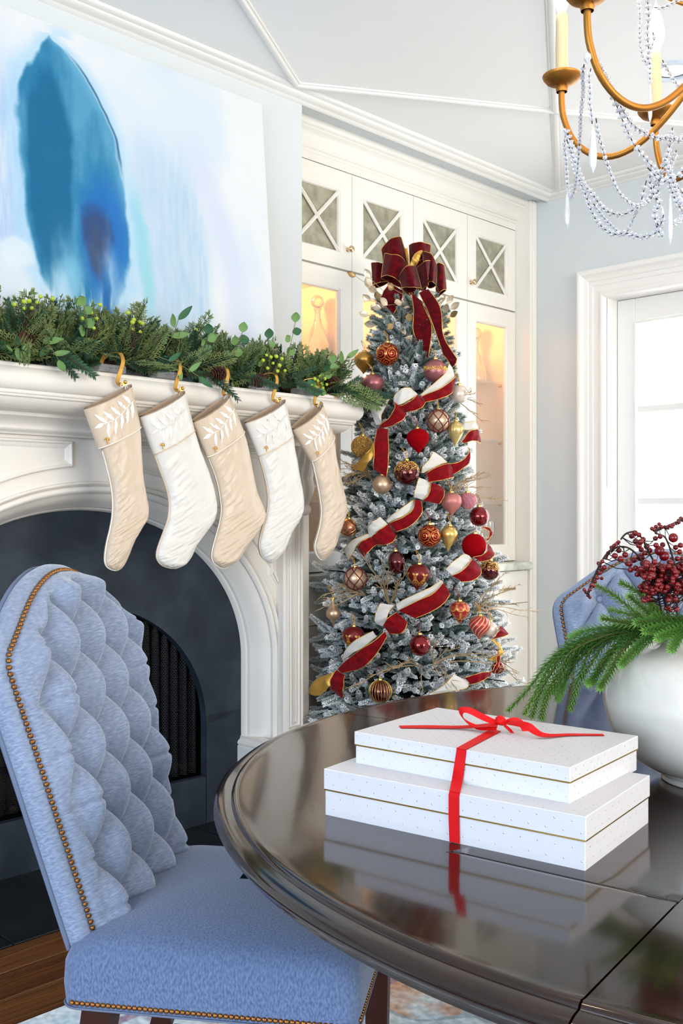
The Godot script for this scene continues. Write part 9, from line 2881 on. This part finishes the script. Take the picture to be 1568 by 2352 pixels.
func build_chandelier() -> void:
	var gold := mat("gilded_iron", Color(0.66, 0.45, 0.19), 0.44, 0.9)
	var cream := mat("candle_sleeve", Color(0.74, 0.69, 0.55), 0.55)
	var link := mat("bronze_link", Color(0.20, 0.12, 0.08), 0.5, 0.6)
	var cry := mat("crystal", Color(0.985, 0.985, 1.0, 0.55), 0.03)
	cry.refraction_enabled = true
	cry.refraction_scale = 0.055
	var cx := 1.588
	var cz := -0.640
	var O := Vector3(cx, 1.70, cz)
	var t := thing("chandelier", "gilded candle chandelier hung with strands of crystal beads over the table", "chandelier", O)
	var col := MB.new()
	col.lathe([Vector2(0.0005, 1.655), Vector2(0.012, 1.665), Vector2(0.018, 1.68), Vector2(0.010, 1.70), Vector2(0.014, 1.73), Vector2(0.026, 1.75), Vector2(0.014, 1.78), Vector2(0.011, 1.90), Vector2(0.02, 1.94), Vector2(0.03, 1.97), Vector2(0.014, 2.0), Vector2(0.010, 2.25), Vector2(0.02, 2.27), Vector2(0.006, 2.30), Vector2(0.005, 2.36)], 24, Transform3D(Basis.IDENTITY, Vector3(cx, 0, cz)))
	wpart("column", col, gold, t)
	var rodm := MB.new()
	rodm.tube(PackedVector3Array([Vector3(cx, 2.35, cz), Vector3(cx, CEIL - 0.02, cz)]), [0.005], 8)
	rodm.lathe([Vector2(0.0005, CEIL - 0.05), Vector2(0.03, CEIL - 0.045), Vector2(0.06, CEIL - 0.02), Vector2(0.065, CEIL - 0.001)], 24, Transform3D(Basis.IDENTITY, Vector3(cx, 0, cz)))
	wpart("ceiling_rose", rodm, gold, t)
	# upper hoop that the strands are tied to
	var hoop := MB.new()
	var hp := PackedVector3Array()
	for k in 49:
		hp.append(Vector3(cx + 0.17 * cos(TAU * k / 48.0), 2.03, cz + 0.17 * sin(TAU * k / 48.0)))
	hoop.tube(hp, [0.0035], 8, false)
	wpart("hoop", hoop, gold, t)
	var R := 0.323
	for deg in [101.8, 149.0, 201.0, 252.5, 304.0, 355.5, 50.0]:
		var a := deg_to_rad(deg)
		# (lateral, depth) of the measured arm, turned into x and z
		var la := cos(a)
		var de := sin(a)
		var dir := Vector3(0.7114 * de + 0.7028 * la, 0, -0.7028 * de + 0.7114 * la)
		var prof := [[1.0, 1.893], [1.0, 1.862], [0.985, 1.832], [0.93, 1.792], [0.83, 1.763], [0.71, 1.754], [0.58, 1.768], [0.45, 1.802], [0.32, 1.850], [0.20, 1.895], [0.09, 1.925], [0.03, 1.93]]
		var pts := PackedVector3Array()
		for q in prof:
			pts.append(Vector3(cx, q[1], cz) + dir * R * q[0])
		var am := MB.new()
		am.tube(cr(pts, 44), [0.0054], 12)
		var e := Transform3D(Basis.IDENTITY, Vector3(cx, 0, cz) + dir * R)
		am.lathe([Vector2(0.0095, 1.882), Vector2(0.0105, 1.888), Vector2(0.0085, 1.894), Vector2(0.0075, 1.898)], 16, e)
		var arm := wpart("arm", am, gold, t)
		var bo := MB.new()
		bo.lathe([Vector2(0.007, 1.893), Vector2(0.016, 1.894), Vector2(0.026, 1.899), Vector2(0.032, 1.906), Vector2(0.0335, 1.910), Vector2(0.0325, 1.9115), Vector2(0.025, 1.908), Vector2(0.012, 1.905), Vector2(0.0005, 1.905)], 40, e)
		wpart("drip_pan", bo, gold, arm)
		var ca := MB.new()
		var cp := PackedVector3Array()
		for j in 14:
			for k in 24:
				var b := TAU * k / 24
				var y := 1.905 + 0.118 * j / 13.0
				var rr := 0.0108 * (1.0 - 0.05 * j / 13.0) * (1.0 + 0.03 * sin(b * 3.0 + deg) * sin(j * 0.8))
				if j == 13:
					rr *= 0.55
				elif j == 12:
					rr *= 0.95
				cp.append(e * Vector3(rr * cos(b), y, rr * sin(b)))
		ca.grid(cp, 24, 14, true)
		wpart("candle_sleeve", ca, cream, arm)
		var bu := MB.new()
		bu.lathe([Vector2(0.006, 2.018), Vector2(0.010, 2.030), Vector2(0.0155, 2.046), Vector2(0.0165, 2.058), Vector2(0.013, 2.078), Vector2(0.007, 2.098), Vector2(0.002, 2.112), Vector2(0.0003, 2.118)], 20, e)
		var bg := mat("bulb_glass", Color(1.0, 0.98, 0.94), 0.1)
		bg.emission_enabled = true
		bg.emission = Color(1.0, 0.96, 0.90)
		bg.emission_energy_multiplier = 0.9
		wpart("bulb", bu, bg, arm)
		var bl := OmniLight3D.new()
		bl.name = "chandelier_bulb_light"
		bl.position = e * Vector3(0, 2.06, 0)
		bl.light_color = Color(1.0, 0.90, 0.78)
		bl.light_energy = BULB_E
		bl.light_size = 0.012
		bl.omni_range = 12.0
		bl.omni_attenuation = 2.0
		bl.shadow_enabled = true
		add_child(bl, true)
	# strands of beads
	var fb := MB.new()
	for k in 6:
		# a rosette of facets
		var a := TAU * k / 6.0
		var c := Vector3(cos(a), 0, sin(a)) * 0.55
		for s in [1.0, -1.0]:
			var p := [c + Vector3(cos(a), 0, sin(a)) * 0.45, c + Vector3(-sin(a), 0, cos(a)) * 0.34, c * 0.2, c + Vector3(sin(a), 0, -cos(a)) * 0.34]
			var ap: Vector3 = c * 0.9 + Vector3(0, 0.62 * s, 0)
			for j in 4:
				fb.tri(p[j], p[(j + 1) % 4], ap, (p[j] + p[(j + 1) % 4]) * 0.5 - c * 0.9 + Vector3(0, 0.3 * s, 0))
	for s in [1.0, -1.0]:
		for k in 6:
			var a := TAU * k / 6.0
			var b := TAU * (k + 1) / 6.0
			fb.tri(Vector3(cos(a) * 0.5, 0, sin(a) * 0.5), Vector3(cos(b) * 0.5, 0, sin(b) * 0.5), Vector3(0, 0.85 * s, 0), Vector3(cos(a) + cos(b), s, sin(a) + sin(b)))
	var bead := fb.mesh()
	for q in BEAD_STRANDS:
		var sc: float = q[0]
		var ctl := v3(q[1])
		var c := cr(ctl, 160)
		var wm := MB.new()
		wm.tube(cr(ctl, 60), [0.0009], 4)
		var strand := wpart("strand", wm, link, t)
		var acc := 0.0
		var step := 0.0106 * (0.78 if sc < 0.9 else 1.0)
		for i in c.size() - 1:
			acc += c[i].distance_to(c[i + 1])
			if acc >= step:
				acc -= step
				var d := c[i + 1] - c[i]
				var B := along(d, i * 1.3).scaled_local(Vector3(1.0, 0.9 if sc >= 0.9 else 1.5, 1.0) * 0.0060 * (1.0 if sc >= 0.9 else 0.66))
				part("bead", bead, cry, strand, Transform3D(B, c[i + 1]))
	# the same swags hang from the arms that turn away from the camera
	var rest: Array = []
	var wires := MB.new()
	for deg in [252.5, 304.0, 355.5, 50.0]:
		var a := deg_to_rad(deg)
		var dir := Vector3(0.7114 * sin(a) + 0.7028 * cos(a), 0, -0.7028 * sin(a) + 0.7114 * cos(a))
		var b2 := deg_to_rad(deg + 51.4)
		var dir2 := Vector3(0.7114 * sin(b2) + 0.7028 * cos(b2), 0, -0.7028 * sin(b2) + 0.7114 * cos(b2))
		var A := Vector3(cx, 1.80, cz) + dir * R * 0.95
		for q in [[A, Vector3(cx, 1.70, cz) + dir * 0.05, 0.10], [A, Vector3(cx, 1.80, cz) + dir2 * R * 0.95, 0.11], [Vector3(cx, 2.03, cz) + dir * 0.17, A, 0.05]]:
			var p0: Vector3 = q[0]
			var p1: Vector3 = q[1]
			var pl := PackedVector3Array()
			for k in 40:
				var f := k / 39.0
				pl.append(p0.lerp(p1, f) - Vector3(0, q[2] * 4.0 * f * (1.0 - f), 0))
			wires.tube(pl, [0.0009], 4)
			for k in 39:
				rest.append(Transform3D(along(pl[k + 1] - pl[k], k * 1.3).scaled_local(Vector3(1, 0.9, 1) * 0.0058), pl[k] - O))
	scatter("bead_swags", bead, cry, rest, t)
	wpart("swag_wire", wires, link, t)
	# long faceted drops
	for q in DROPS:
		var h: float = q[1]
		var w: float = q[2] * 0.72
		var dm := MB.new()
		var rings := [[0.0, 0.10], [0.10, 0.45], [0.62, 1.0], [0.86, 0.72], [1.0, 0.02]]
		if h < 0.05:
			rings = [[0.0, 0.15], [0.3, 0.85], [0.62, 1.0], [1.0, 0.03]]
		for j in rings.size() - 1:
			for k in 6:
				var a := TAU * k / 6.0
				var b := TAU * (k + 1) / 6.0
				var y0: float = -h * rings[j][0]
				var y1: float = -h * rings[j + 1][0]
				var r0: float = w * rings[j][1]
				var r1: float = w * rings[j + 1][1]
				dm.quad(Vector3(r0 * cos(a), y0, r0 * sin(a) * 0.8), Vector3(r0 * cos(b), y0, r0 * sin(b) * 0.8), Vector3(r1 * cos(b), y1, r1 * sin(b) * 0.8), Vector3(r1 * cos(a), y1, r1 * sin(a) * 0.8), Vector3(cos(a) + cos(b), 0.0, sin(a) + sin(b)))
		part("crystal_drop", dm, cry, t, Transform3D(Basis(Vector3.UP, 0.9), Vector3(q[0]) - O))
